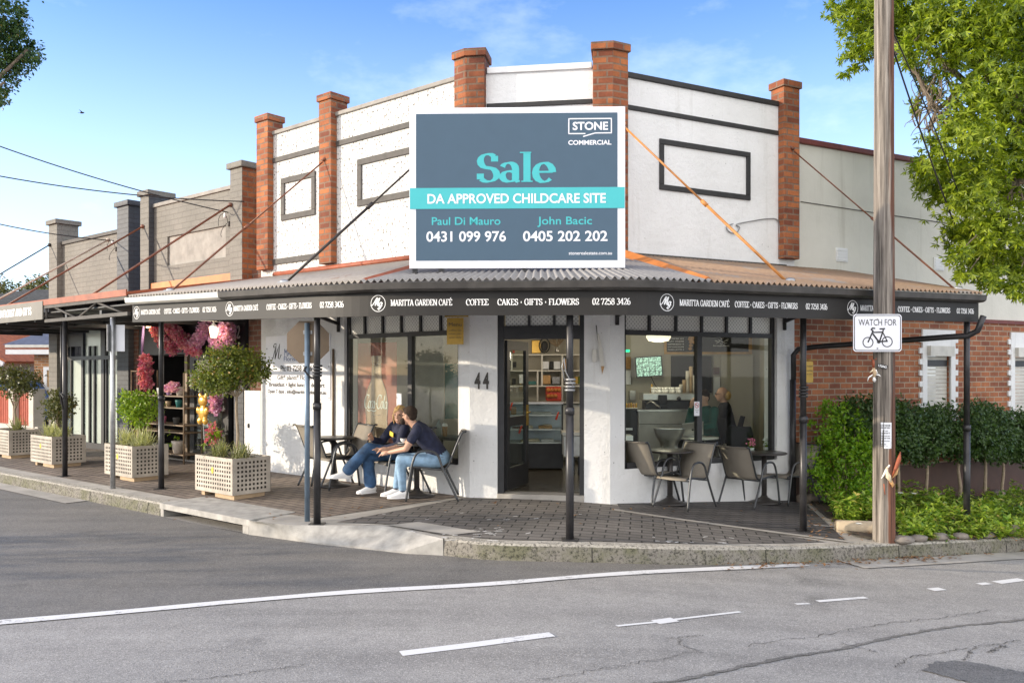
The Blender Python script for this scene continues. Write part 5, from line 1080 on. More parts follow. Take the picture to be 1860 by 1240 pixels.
q = wp('C', 1.60, -.03, 0); a = at(1083, 598, q.y - .02)
T = thing("furled_flag", "thin furled paper flag with dark tip hanging on the white wall right of the doorway", "flag", a)
mb = MB(); mb.tube([(0, 0, .05), (.015, 0, -.1), (.05, 0, -.3), (.085, 0, -.44)], .006, 6); mb.build("stick", M['band'], T); mb = MB(); mb.add([(.01, -.012, -.06), (.03, -.012, -.05), (.075, -.012, -.24), (.105, -.012, -.47), (.07, -.012, -.57), (.04, -.012, -.36), (.012, .005, -.06), (.032, .005, -.05), (.077, .005, -.24), (.107, .005, -.47), (.072, .005, -.57), (.042, .005, -.36)], [(0, 1, 2, 3, 4, 5), (11, 10, 9, 8, 7, 6)] + [(i, 6 + i, 6 + (i + 1) % 6, (i + 1) % 6) for i in range(6)]); mb.build("paper_wrap", M['offwhite'], T); mb = MB(); mb.add([(.058, -.014, -.46), (.10, -.014, -.46), (.072, -.014, -.565)], [(0, 1, 2)]); mb.build("dark_tip", M['bread'], T)
mb = MB(); mb.box(-.03, .02, -.03, .0, -.12, .04); tag(mb.build("doorbell_box", M['offwhite'], None, at(1080, 640, q.y)), "small cream bell box on the white wall beside the furled flag", "bell box")
# ------------------------------------------------------------------ planter boxes
def planter_mesh(Lx, Ly, Hh):
    T = thing("planter_box", "x", "planter", (0, 0, 0))
    pit = .057
    def face(n, name, Mx):
        mb = MB(); w = n; nc, nr = int((w - .06) / pit), int((Hh - .07) / pit); h0 = (w - nc * pit) / 2; v0 = (Hh - nr * pit) / 2; hs = .030
        mb.wall(0, w, 0, Hh, 0, .004, [(h0 + i * pit + (pit - hs) / 2, h0 + i * pit + (pit + hs) / 2, v0 + j * pit + (pit - hs) / 2, v0 + j * pit + (pit + hs) / 2) for i in range(nc) for j in range(nr)])
        mb.v = [tuple(Mx @ V(p)) for p in mb.v]; o = mb.build(name, M['planter'], T, uv=False)
    # origin = near corner; long side runs to -x, short side to +y, box floats on a plinth
    face(Lx, "front_panel", Matrix.Translation((-Lx, 0, .07))); face(Ly, "side_panel", Matrix.Translation((0, .0045, .07)) @ Matrix.Rotation(R(90), 4, 'Z'))
    face(Lx, "back_panel", Matrix.Translation((-Lx, Ly, .07))); face(Ly, "side_panel", Matrix.Translation((-Lx + .004, .0045, .07)) @ Matrix.Rotation(R(90), 4, 'Z'))
    mb = MB(); mb.box(-Lx + .03, -.03, .03, Ly - .03, .075, Hh - .005); mb.build("liner", M['liner'], T); mb = MB(); mb.box(-Lx + .025, -.025, .025, Ly - .02, Hh - .004, Hh + .04); mb.build("soil", M['soil'], T)
    for x0, x1 in ((-Lx + .08, -Lx + .16), (-.5, -.04)): mb = MB(); mb.box(x0, x1, .05, Ly - .06, -.02, .069); mb.build("plinth", M['tan'], T)
    mb = MB(); mb.ell((-Lx * .52, -.003, .07 + Hh * .62), (.03, .004, .045)); mb.build("sticker", M['yellow'], T)
    return T
M['planter'] = plain("taupe_perforated_steel", (.42, .375, .315), .55, .1, var=.28, scale=3.5, bmp=.1); M['liner'] = plain("planter_liner", (.05, .043, .036), .9)
PLB = planter_mesh(.92, .56, .47)
PL = [(422, 910), (240, 876.5), (94, 851), (16, 834)]
PLLAB = ["taupe perforated planter nearest the stop sign, holding the tall topiary tree", "taupe perforated planter behind the pale sign post, holding the lime topiary", "taupe perforated planter between the awning post and the charcoal shop", "taupe perforated planter farthest along the kerb near the red fence"]
PP = []
for i, (u, v) in enumerate(PL):
    p = gp(u, v); p.z += .0
    if i == 0: o = PLB; o.location = p; o.rotation_euler = (0, 0, ROT['L'] - R(1)); o["label"] = PLLAB[0]; o["group"] = "perforated planters along the kerb"
    else: o = dup(PLB, p, ROT['L'] - R(1), PLLAB[i], "perforated planters along the kerb")
    PP.append(p)
def in_planter(i, x, y, z=.50): a = ROT['L'] - R(1); p = PP[i]; return V((p.x + x * math.cos(a) - y * math.sin(a), p.y + x * math.sin(a) + y * math.cos(a), p.z + z))

cw = [onw('R', u, v) for u, v in ((1330, 407), (1318, 412), (1322, 421), (1334, 424), (1342, 414), (1336, 408), (1365, 402), (1392, 398), (1411, 401), (1414, 430), (1414, 466))]
mb = MB(); mb.tube(curve([(x, -.02, z) for x, z in cw], 4), .008, 5); tag(mb.build("wall_cable", M['grey'], None, wp('R', 0), ROT['R']), "looped grey cable on the white upper wall beside the right end pier", "cable")
# ------------------------------------------------------------------ cafe chairs and tables
def make_chair():
    T = thing("patio_chair", "grey sling chair with its back to the street", "chair", (0, 0, 0))
    prof = curve([(-.265, .405, 0), (-.235, .432, 0), (-.12, .428, 0), (.06, .408, 0), (.155, .405, 0), (.215, .445, 0), (.28, .60, 0), (.345, .76, 0), (.385, .845, 0), (.415, .872, 0), (.445, .868, 0)], 4)
    prof = [(p[0], p[1]) for p in prof]; w = .235; mb = MB(); vs = []
    for y, z in prof: vs += [(-w, y, z), (0, y + .004, z - .008), (w, y, z)]
    mb.add(vs, [(3 * i + j, 3 * i + j + 1, 3 * i + 4 + j, 3 * i + 3 + j) for i in range(len(prof) - 1) for j in (0, 1)], True); o = mb.build("sling_seat", M['sling'], T, uv=False); so = o.modifiers.new("t", 'SOLIDIFY'); so.thickness = .006
    for s in (-1, 1):
        mb = MB(); mb.tube([(s * .245, y, z) for y, z in prof], .0125, 8); mb.build("side_rail", M['chairframe'], T)
        pts = curve([(s * .285, -.30, .012, ), (s * .282, -.255, .30), (s * .28, -.215, .50), (s * .278, -.165, .605), (s * .278, -.08, .635), (s * .278, .03, .625), (s * .278, .10, .565), (s * .28, .145, .44), (s * .283, .235, .24), (s * .286, .345, .012)], 4)
        mb = MB(); mb.tube(pts, .0145, 8); mb.build("leg_loop", M['chairframe'], T)
    for y, z in ((-.23, .40), (.15, .385)): mb = MB(); mb.tube([(-.28, y, z), (.28, y, z)], .011, 8); mb.build("crossbar", M['chairframe'], T)
    mb = MB(); mb.tube([(-.245, .40, .862), (.245, .40, .862)], .0125, 8); mb.build("top_rail", M['chairframe'], T)
    return T
CH = make_chair(); first = [True]
CG = "taupe sling chairs on the footpath"
def face(fx, fy): return math.atan2(fx, -fy)
def place_chair(u, v, f, label):
    p = gp(u, v); p.z += .012; rz_ = face(*f)
    if first[0]: first[0] = False; CH.location = p; CH.rotation_euler = (0, 0, rz_); CH["label"] = label; CH["group"] = CG; return CH
    return dup(CH, p, rz_, label, CG, (1, 1, 1))
place_chair(1186, 913, (.72, .62), "grey sling chair with its back to the street, leftmost under the right window")
place_chair(1240, 923, (-.72, -.69), "sunlit taupe sling chair facing the first round table under the right window")
place_chair(1362, 919, (.75, .66), "sling chair with a diagonal sun patch on its back, touching the sunlit chair behind")
place_chair(1432, 914, (-.85, -.45), "grey sling chair between the second round table and the downpipe")
place_chair(600, 884, (.72, .69), "empty sling chair half hidden behind the stop sign post")
place_chair(618, 887, (-.80, -.6), "empty beige sling chair in front of the red bottle poster")
for o_ in [x for x in col.objects if x.name.startswith('patio_chair')][:4]: o_.scale = (.95, .95, .925)
WCH = place_chair(724, 897, (-.84, -.45), "sling chair the woman in jeans sits on")
MCH = place_chair(783, 908, (-.98, -.06), "sling chair the man in the navy shirt sits on")
def make_table():
    T = thing("bistro_table", "x", "table", (0, 0, 0))
    mb = MB(); mb.lathe([(.29, .665), (.305, .672), (.305, .685), (.29, .692)], (0, 0, 0), 32); mb.build("tabletop", M['tabletop'], T)
    mb = MB(); mb.lathe([(.036, .03), (.036, .66)], (0, 0, 0), 14); mb.build("column", M['tabletop'], T); mb = MB(); mb.lathe([(.23, .0), (.235, .012), (.12, .035), (.05, .075), (.04, .10)], (0, 0, 0), 24); mb.build("foot", M['tabletop'], T)
    return T
TB = make_table()
for i, (u, v, l) in enumerate(((1217, 915, "round dark table between the first two chairs under the right window"), (1388, 913, "round dark table right of the chair with a sun patch, near the downpipe"), (606, 883, "round dark table between the two empty chairs by the banner"), (757, 901, "round dark table holding a cup beside the seated couple"))):
    p = gp(u, v); p.z += .008
    if i == 0: TB.location = p; TB["label"] = l; TB["group"] = "round tables on the footpath"
    else: dup(TB, p, .4 * i, l, "round tables on the footpath")
    TP = p
# things on the couple's table
c = TP + V((-.16, -.12, .692)); T = thing("coffee_cup", "white cup and saucer on the couple's table", "cup", c); mb = MB(); mb.lathe([(.03, 0), (.075, .008), (.078, .012), (.03, .01)], (0, 0, 0), 20); mb.build("saucer", M['teapot'], T); mb = MB(); mb.lathe([(.022, .011), (.036, .03), (.042, .065), (.038, .064), (.03, .03)], (0, 0, 0), 18); mb.tube([(.04, 0, .055), (.06, 0, .045), (.055, 0, .025), (.036, 0, .028)], .005, 6); mb.build("cup", M['teapot'], T)
T = thing("sauce_bottle", "small red topped sauce bottle on the couple's table", "bottle", TP + V((-.22, -.02, .692))); mb = MB(); mb.lathe([(.02, 0), (.024, .01), (.024, .07), (.012, .10), (.012, .115)], (0, 0, 0), 14); mb.build("bottle", M['sauce'], T); mb = MB(); mb.lathe([(.014, .1155), (.014, .14), (.008, .145)], (0, 0, 0), 12); mb.build("cap", M['teapot'], T)
# ------------------------------------------------------------------ people
def hand(mb, w, d, up, side, curl=.5, s=1.0):
    w, d, up = V(w), V(d).normalized(), V(up); up = (up - d * up.dot(d)).normalized(); lat = d.cross(up) * side
    mb.limb([w, w + d * .045 * s, w + d * .085 * s], [.024 * s, .034 * s, .030 * s], 10)
    for k, (o, l) in enumerate(((-.027, .066), (-.009, .076), (.010, .071), (.027, .056))):
        b = w + d * .088 * s + lat * o * s; m1 = b + (d - up * curl * .6).normalized() * l * .5 * s; e = m1 + (d - up * curl * 1.8).normalized() * l * .5 * s
        mb.limb([b - d * .012, m1, e], [.0098 * s, .009 * s, .0075 * s], 7)
    t0 = w + d * .03 * s - lat * .030 * s; t1 = t0 + (d * .7 - lat * .8).normalized() * .034 * s; t2 = t1 + (d - lat * .15 - up * .3).normalized() * .030 * s; mb.limb([t0, t1, t2], [.014 * s, .011 * s, .009 * s], 7)
def seated(T, J, cloth, hair, voxel=.008, detail=True, sleeve='short', longhair=False, glasses=False, socks=None):
    g = lambda k: V(J[k]); lat = (g('shl') - g('shr')).normalized(); fw = V(J.get('fwd', (0, -1, 0))); hd = V(J['look']).normalized(); hu = V(J.get('headup', (0, 0, 1))); hl = hu.cross(hd).normalized() * -1; hu = hd.cross(hl).normalized() * -1
    if hu.z < 0: hu = -hu
    hl = hd.cross(hu); HM = Matrix((hl, -hd, hu)).transposed(); hc = g('head')
    spine = [g('pel'), g('waist'), g('chest'), (g('shl') + g('shr')) / 2, g('neck')]
    def torso(mb, k):
        ax = [(.165, .125), (.148, .112), (.172, .122), (.150, .090), (.060, .058)]; rings = []
        for i, (c, (a, b)) in enumerate(zip(spine, ax)):
            t = (spine[min(i + 1, 4)] - spine[max(i - 1, 0)]).normalized(); l = (lat - t * lat.dot(t)).normalized(); q = t.cross(l); rings.append((c, l * a * k, q * b * k))
        t = (spine[1] - spine[0]).normalized(); rings.insert(0, (spine[0] - t * .09, rings[0][1] * .8, rings[0][2] * .8)); mb.loft(rings, 20)
    b = MB(); torso(b, .93); b.limb([g('neck') - hu * .03, hc - hu * .05], [.054, .050], 12)
    b.ell(hc + hu * .02 - hd * .012, (.074, .092, .094), HM, 16, 12); b.ell(hc - hu * .035 + hd * .022, (.058, .070, .078), HM, 14, 10); b.ell(hc - hu * .088 + hd * .055, (.030, .028, .024), HM, 10, 8)
    b.limb([hc + hd * .085 + hu * .015, hc + hd * .108 - hu * .022], [.010, .015], 8); b.ell(hc + hd * .088 - hu * .062, (.024, .010, .009), HM, 8, 6)
    for s in (-1, 1): b.ell(hc + hl * s * .076 - hd * .008 - hu * .008, (.012, .022, .034), HM, 8, 6); b.ell(hc + hl * s * .03 + hd * .078 + hu * .028, (.022, .010, .008), HM, 8, 6)
    for S, s in (('l', 1), ('r', -1)):
        b.limb([g('sh' + S), g('el' + S), g('wr' + S)], [.052, .040, .027], 12); hand(b, g('wr' + S), J['hd' + S], J['hu' + S], s * J.get('side', 1), J.get('curl', .5))
        b.limb([g('hip' + S), g('kn' + S), g('an' + S)], [.082, .058, .038], 12); b.limb([g('an' + S) - V((0, 0, .035)), g('an' + S) - V((0, 0, .04)) + V(J['ft' + S]).normalized() * .10], [.03, .022], 10)
    o = b.build("body", M['skin'], T, uv=False); remesh(o, voxel, 4)
    c = MB(); torso(c, 1.06)
    for S in 'lr':
        a, e, w = g('sh' + S), g('el' + S), g('wr' + S)
        if sleeve == 'short': c.limb([a, a.lerp(e, .55)], [.066, .062], 14)
        else: c.limb([a, e, e.lerp(w, .88)], [.068, .056, .043], 14)
    o = c.build("top", M[cloth[0]], T, uv=False); remesh(o, .012, 3)
    c = MB(); t = (spine[1] - spine[0]).normalized(); l = (lat - t * lat.dot(t)).normalized(); q = t.cross(l); c.loft([(spine[0] - t * .11, l * .14, q * .10), (spine[0] - t * .03, l * .178, q * .14), (spine[0] + t * .05, l * .170, q * .128)], 18)
    for S in 'lr': c.limb([g('hip' + S), g('kn' + S), g('an' + S).lerp(g('kn' + S), .13)], [.096, .071, J.get('cuff', .056)], 14)
    o = c.build("trousers", M[cloth[1]], T, uv=False); remesh(o, .012, 3)
    for S in 'lr':
        f = V(J['ft' + S]).normalized(); a = g('an' + S); sd = f.cross(V((0, 0, 1))).normalized(); uu = sd.cross(f); c = MB(); base = a - uu * .055
        c.loft([(base - f * .075 + uu * .03, sd * .022, uu * .03), (base - f * .06 + uu * .035, sd * .036, uu * .048), (base + uu * .045, sd * .042, uu * .062), (base + f * .07 + uu * .022, sd * .046, uu * .042), (base + f * .14 + uu * .008, sd * .046, uu * .030), (base + f * .19 + uu * .002, sd * .030, uu * .020)], 14)
        o = c.build("shoe", M['shoe'], T, uv=False); c = MB(); c.loft([(base - f * .078 - uu * .012, sd * .03, uu * .010), (base - uu * .012, sd * .045, uu * .011), (base + f * .14 - uu * .014, sd * .05, uu * .010), (base + f * .195 - uu * .010, sd * .028, uu * .008)], 12); c.build("sole", M['shoe'], o, uv=False)
        if socks: c = MB(); c.limb([a + (g('kn' + S) - a).normalized() * .02, a.lerp(g('kn' + S), .14)], [.041, .042], 12); c.build("sock", M[socks], T, uv=False)
    h = MB(); h.ell(hc + hu * .042 - hd * .026, (.082, .092, .086), HM, 18, 12, .04, r5)
    if longhair:
        for s in (-1, 1):
            for k in range(4): h.limb([hc + hu * .06 + hl * s * .05 - hd * (.02 + .02 * k), hc + hl * s * (.082) - hd * (.005 + .024 * k) - hu * .02, hc + hl * s * .078 - hd * (.0 + .024 * k) - hu * (.12 + .01 * k)], [.03, .022, .010], 8)
        h.limb([hc + hu * .07 + hd * .055, hc + hu * .04 + hd * .07 + hl * .05], [.02, .012], 8)
    elif hair: h.ell(hc - hu * .01 - hd * .055, (.068, .045, .06), HM, 14, 8, .05, r5); h.ell(hc + hu * .085 + hd * .03, (.062, .05, .030), HM, 12, 8, .08, r5)
    if hair: o = h.build("hair", M[hair], T, uv=False); remesh(o, .009, 1)
    for s in (-1, 1): e = MB(); e.ell(hc + hd * .083 + hl * s * .030 + hu * .012, (.009, .006, .006), HM, 8, 6); e.build("eye", M['ink'], T, uv=False)
    if glasses:
        e = MB()
        for s in (-1, 1): e.tube([hc + hd * .098 + hl * (s * .032 + .022 * math.cos(a)) + hu * (.012 + .018 * math.sin(a)) for a in [i * .524 for i in range(12)]], .0022, 5, closed=True); e.tube([hc + hd * .096 + hl * s * .054 + hu * .014, hc + hl * s * .080 + hu * .014 - hd * .01], .0022, 5)
        e.build("glasses", M['ink'], T, uv=False)
    return T
mp_ = MCH.location; mr = MCH.rotation_euler.z
man = thing("person", "man in navy polo shirt and pale jeans leaning forward from his chair towards the woman", "person", mp_, mr)
seated(man, dict(pel=(0, .10, .53), waist=(0, .03, .66), chest=(0, -.08, .79), shl=(.185, -.16, .895), shr=(-.185, -.13, .90), neck=(-.01, -.20, .955), head=(-.02, -.275, 1.055), look=(-.55, -.80, -.12), ell=(.225, -.30, .66), elr=(-.20, -.34, .66), wrl=(.06, -.52, .60), wrr=(-.10, -.55, .63),
     hdl=(-.35, -.9, -.15), hdr=(.35, -.9, -.1), hul=(.3, 0, .9), hur=(-.3, 0, .9), hipl=(.10, .06, .50), hipr=(-.10, .06, .50), knl=(.13, -.37, .50), knr=(-.13, -.38, .50), anl=(.09, -.35, .10), anr=(-.09, -.45, .10), ftl=(.05, -1, 0), ftr=(-.05, -1, 0), cuff=.050), ('navy', 'denimpale'), 'brownhair', glasses=True, socks='navy')
mb = MB(); mb.ell((0, .10, .545), (.176, .136, .022), None, 20, 6); mb.build("belt", M['belt'], man, uv=False)
mb = MB(); mb.ell((-.03, -.355, .985), (.05, .035, .045), None, 12, 8, .08, r5); mb.build("beard", M['brownhair'], man, uv=False)
wom = thing("person", "blond woman in navy sweatshirt and blue jeans sitting with crossed legs by the window", "person", WCH.location, WCH.rotation_euler.z)
seated(wom, dict(pel=(0, .08, .52), waist=(.02, .06, .64), chest=(.05, .03, .77), shl=(.23, .0, .87), shr=(-.11, -.02, .89), neck=(.08, .0, .945), head=(.11, -.03, 1.045), look=(.75, -.62, -.1), ell=(.30, -.10, .66), elr=(-.24, -.16, .66), wrl=(.12, -.30, .60), wrr=(-.10, -.33, .72),
     hdl=(-.6, -.7, 0), hdr=(.5, -.5, .6), hul=(0, .2, 1), hur=(-.6, -.5, .5), hipl=(.10, .04, .51), hipr=(-.10, .04, .51), knl=(.02, -.42, .62), knr=(-.08, -.40, .50), anl=(-.08, -.70, .30), anr=(-.02, -.38, .10), ftl=(-.1, -1, .05), ftr=(.15, -1, 0), cuff=.082), ('navy', 'denim'), 'blond', sleeve='long', longhair=True)
mb = MB(); mb.cbox((.055, -.118, .79), (.13, .012, .06), Matrix.Rotation(R(8), 3, 'Y')); mb.build("shirt_print", M['yellow'], wom, bevel=.01, uv=False)
# ------------------------------------------------------------------ inside the cafe
BY = 14.98
def bxat(u0, v0, u1, v1, Y, d, name, mat, parent=None, bevel=0, org=None):
    a, b = at(u0, v1, Y), at(u1, v0, Y); mb = MB(); o = org or V((0, 0, 0)); mb.box(a.x - o.x, b.x - o.x, Y - o.y, Y + d - o.y, a.z - o.z, b.z - o.z); return mb.build(name, M[mat], parent, bevel=bevel)
def tbox(name, label, cat, u0, v0, u1, v1, Y, d, mat, group=None, bevel=.004):
    c = at((u0 + u1) / 2, v1, Y); o = bxat(u0, v0, u1, v1, Y, d, name, mat, None, bevel, c); o.location = c; return tag(o, label, cat, group)
# shelving seen through the doorway
c = at(975, 848, 14.7); c.z = .06
sh = thing("wall_shelves", "white open shelving across the wall behind the cake cabinet", "shelves", c)
for v in (643, 672, 700, 730): bxat(905, v, 1068, v + 2.2, 14.62, .34, "shelf", 'shelf', sh, org=c)
for u, v0, v1 in ((905, 643, 735), (928, 643, 672), (983, 643, 700), (1020, 643, 735), (1055, 643, 735), (975, 672, 730)): bxat(u, v0, u + 3, v1, 14.63, .3, "upright", 'shelf', sh, org=c)
bxat(904, 735, 1070, 830, 14.70, .26, "cupboard", 'shelf', sh, org=c)
for (n, l, ct, u0, v0, u1, v1, m) in (
    ("red_box", "small red box on the top shelf left", "box", 931, 636, 935, 641, 'red'), ("gold_card", "gold menu card leaning on the top shelf", "card", 966, 618, 982, 641, 'gold'), ("photo_frame", "small dark photo on the second shelf", "photo", 930, 657, 938, 667, 'ink'), ("certificate", "framed white certificate on the third shelf", "certificate", 943, 680, 960, 696, 'paper'),
    ("teal_box", "teal box beside the certificate", "box", 951, 692, 974, 698, 'darkgreen'), ("black_speaker", "black speaker on the third shelf left", "speaker", 930, 687, 937, 698, 'ink'), ("white_binder", "white binder left of the black binder", "binder", 985, 656, 997, 670, 'paper'), ("black_binder", "black binder between white ones", "binder", 999, 656, 1005, 670, 'ink'), ("white_binder", "white binder right of the black binder", "binder", 1006, 656, 1018, 670, 'paper'),
    ("wooden_rack", "brown wooden rack on the third shelf", "rack", 985, 681, 1000, 697, 'timber'), ("wire_caddy", "grey caddy right of the wooden rack", "caddy", 1003, 684, 1017, 697, 'grey'), ("brown_book", "brown book at the right shelf end", "book", 1023, 652, 1029, 670, 'bread'), ("green_packet", "green packet at the right end of the third shelf", "packet", 1051, 683, 1057, 697, 'lf_lime'), ("yellow_packet", "yellow packet beside the green packet", "packet", 1044, 684, 1050, 697, 'gold')):
    tbox(n, l, ct, u0, v0, u1, v1, 14.66, .1, m)
c = at(1006, 728, 14.3); T = thing("orange_juicer", "glowing red orange box of fruit on the cabinet end", "juicer", c); bxat(992, 702, 1020, 728, 14.3, .3, "hopper", 'red', T, .02, c)
for k in range(7): mb = MB(); p = at(996 + (k % 4) * 6.5, 708 + (k // 4) * 11, 14.29) - c; mb.ell(p, .036, None, 10, 8); mb.build("orange", M['orange'], T)
c = at(1012, 641, 14.7); T = thing("dried_bouquet", "dark dried flower bunch in a vase on the top shelf", "bouquet", c); mb = MB(); mb.lathe([(.03, 0), (.045, .04), (.02, .09), (.025, .11)], (0, 0, 0), 12); mb.build("vase", M['steel'], T)
mb = MB()
for k in range(40): a = rng.uniform(-1, 1); mb.tube([(0, 0, .1), (a * .16, rng.uniform(-.05, .05), .10 + rng.uniform(.08, .2))], [.004, .008], 4)
mb.build("stems", M['stem'], T)
c = at(989, 641, 14.66); T = thing("round_ornament", "round black ornament leaning on the top shelf", "ornament", c); mb = MB(); mb.tube([(.09 * math.cos(a) , 0, .13 + .12 * math.sin(a)) for a in [i * .3927 for i in range(16)]], .012, 6, closed=True); mb.build("ring", M['ink'], T); mb = MB(); mb.ell((0, 0, .12), (.06, .02, .09)); mb.build("figure", M['ink'], T)
# refrigerated cake cabinet
CY = 13.45; c = at(972, 848, CY); c.z = .06
cs = thing("cake_cabinet", "glass fronted cake cabinet with three lit shelves and dark base", "display case", c)
bxat(923, 806, 1023, 850, CY + .02, .55, "base", 'black', cs, org=c); bxat(921, 730, 1024, 733.5, CY, .5, "top", 'steel', cs, org=c); bxat(924, 733.6, 1022, 805.9, CY + .52, .03, "back", 'lino', cs, org=c)
for u in (921.5, 1020): bxat(u, 733.6, u + 3, 806, CY, .04, "corner_post", 'black', cs, org=c)
for v in (753, 779, 803): bxat(924.8, v, 1019.8, v + 2, CY + .04, .46, "shelf", 'steel', cs, org=c)
bxat(925, 734, 1019.5, 805, CY + .005, .006, "front_glass", 'caseglass', cs, org=c)
ci = 0
for v, L in ((753, (("pastry_tray", 'bread', 928, 938, 14), ("wrapped_roll", 'offwhite', 966, 1002, 5))), (779, (("dark_cake", 'choc', 930, 950, 4), ("cream_cake", 'cake', 952, 968, 6), ("sandwich_stack", 'bread', 978, 1003, 6), ("pastry", 'cake', 986, 1002, 8))), (803, (("cream_slice", 'cake', 945, 958, 4), ("slice_row", 'cake', 955, 980, 6), ("cake_tray", 'teapot', 983, 1006, 6), ("dark_slice", 'choc', 958, 980, 3)))):
    for j, (n, m, u0, u1, h) in enumerate(L):
        nm = dict(bread='golden', offwhite='white', choc='dark', cake='cream coloured', teapot='white iced')[m]
        tbox(n, f"{nm} {n.replace('_', ' ').split()[-1]} on the {dict([(753, 'top'), (779, 'middle'), (803, 'bottom')])[v]} shelf of the cake cabinet" + (" beside the cream one" if m == 'choc' else "") + (" at the right" if u0 > 980 else ""), "cake", u0, v - h, u1, v - .3, CY + .12 + .08 * (j % 2), .14, m, None, .012)
for k, (u, v) in enumerate(((943, 783), (926, 741), (1010, 758))):
    c = at(u, v, CY - .02); mb = MB(); mb.tube([(0, 0, -.03), (.01, -.01, .0), (.04, -.01, .09)], [.02, .016, .012], 7); tag(mb.build("red_ribbon", M['red'], None, c), ("red ribbon hanging beside the door handle", "red ribbon at the upper left of the cabinet glass", "red ribbon on the upper right of the cabinet glass")[k], "ribbon")
# white table by the doorway
c = at(1052, 871, 13.0); c.z = .06; T = thing("white_counter", "white topped counter end just inside the doorway right side", "counter", c)
bxat(1024, 792, 1075, 828, 13.0, .4, "cupboard", 'whitebox', T, org=c); bxat(1022, 785, 1078, 791, 12.95, .5, "benchtop", 'shelf', T, org=c)
for u in (1040, 1050, 1062): bxat(u, 829, u + 4, 871, 13.05, .04, "leg", 'black', T, org=c)
# behind the right window
tv = thing("wall_monitor", "wall screen showing a grid of camera views", "screen", at(1179, 665, 14.6))
Mx = Matrix.Rotation(R(-4), 4, 'Y'); mb = MB(); mb.box(-.23, .23, 0, .05, -.18, .17, Mx); mb.build("casing", M['ink'], tv, bevel=.006)
m, nt, b, o = nodes("camera_grid_picture"); oc = objc(nt); v_ = N(nt, "ShaderNodeTexVoronoi"); v_.inputs["Scale"].default_value = 24; nt.links.new(oc, v_.inputs["Vector"]); cc = ramp(nt, noise(nt, oc, 26, 4, .8), [(.38, (.01, .03, .02)), (.62, (.42, .68, .55))]); nt.links.new(cc, b.inputs["Base Color"]); nt.links.new(cc, b.inputs["Emission Color"]); b.inputs["Emission Strength"].default_value = .55; M['camgrid'] = m
for i in range(4):
    for j in range(4): mb = MB(); x, z = -.215 + i * .108, -.165 + j * .081; mb.box(x, x + .102, -.004, -.001, z, z + .075, Mx); mb.build("camera_view", M['camgrid'], tv)
mb = MB(); mb.tube([(0, .05, -.1), (0, .3, -.1)], .03, 6); mb.tube([(.05, .1, -.18), (.12, .12, -.32), (.3, .2, -.52)], .006, 5); mb.build("arm", M['ink'], tv)
c = at(1286, 625, 14.9); T = thing("menu_board", "long black menu board with white price lines in a timber frame", "menu board", c)
bxat(1207, 607, 1366, 643, BY - .06, .05, "frame", 'timber', T, org=c); bxat(1211, 604, 1360, 639, BY - .065, .004, "board", 'chalk', T, org=c)
mb = MB()
def mfn(u, v): p = at(u, v, BY - .068) - c; return p
for r_, txt in enumerate(("COFFEE 4.5", "FLAT WHITE", "ESPRESSO 4", "HOT CHOCOLATE", "CHAI LATTE 5")): p, q = mfn(1213, 616 + r_ * 5), mfn(1242, 0); put_sans(mb, txt, lambda x, z, l: V((x, p.y, z)), p.x, q.x, p.z, .022)
p, q = mfn(1296, 629), mfn(1325, 0); put_sans(mb, "breakfast", lambda x, z, l: V((x, p.y, z)), p.x, q.x, p.z, .03); mb.build("chalk_lettering", M['letter'], T, uv=False)
mb = MB()
for k in range(9): p = mfn(1253 + rng.uniform(0, 18), 612 + rng.uniform(0, 24)); mb.ell(p, (.035, .004, .03), None, 8, 5)
mb.build("food_picture", M['bread'], T)
mb = MB()
for k in range(14): p = mfn(1298 + k * 1.6, 620 + rng.uniform(-4, 5)); mb.tube([p, p + V((.05, 0, rng.uniform(-.02, .03)))], .004, 4)
mb.build("leaf_drawing", M['letter'], T)
tbox("chalkboard", "large dark board on the wall behind the paper cups", "board", 1219, 646, 1293, 713, BY - .04, .03, 'chalk'); tbox("dark_door_panel", "tall pale door panel at the back right of the cafe", "door", 1310, 646, 1368, 840, BY - .05, .04, 'wallin')
tbox("small_purple_sign", "small dark purple sign right of the chalkboard", "sign", 1296, 667, 1307, 680, BY - .04, .02, 'belt'); tbox("wall_papers", "white papers pinned under the purple sign", "paper", 1296, 684, 1308, 718, BY - .03, .01, 'paper')
c = at(1215, 830, 13.7); c.z = .06; T = thing("marble_counter", "grey marble clad counter carrying the coffee machine", "counter", c)
bxat(1160, 747, 1272, 850, 13.7, .5, "front", 'marble', T, org=c); bxat(1158, 744, 1274, 746.8, 13.66, .58, "top", 'steel', T, org=c); bxat(1160, 769.5, 1272, 770.5, 13.694, .004, "joint", 'band', T, org=c)
c = at(1220, 744, 13.9); T = thing("coffee_machine", "steel espresso machine with cups stacked on top", "coffee machine", c)
bxat(1172, 727, 1272, 743.6, 13.9, .34, "lower_body", 'black', T, .01, c); bxat(1168, 714, 1272, 727, 13.84, .42, "upper_body", 'steel', T, .012, c); bxat(1196, 717, 1212, 733, 13.80, .1, "side_grip", 'ink', T, .01, c)
mb = MB(); a = at(1233, 724, 13.83) - c; mb.tube([a, a + V((0, -.01, 0))], .035, 14); mb.build("dial", M['ink'], T); mb = MB(); mb.tube([at(1175, 733, 13.8) - c, at(1182, 728, 13.75) - c, at(1200, 740, 13.72) - c], .012, 6); mb.build("steam_wand", M['steel'], T)
def cup(mb, c, r, h): mb.lathe([(r * .75, 0), (r, h * .5), (r * 1.02, h), (r * .85, h), (r * .6, h * .2)], c, 12)
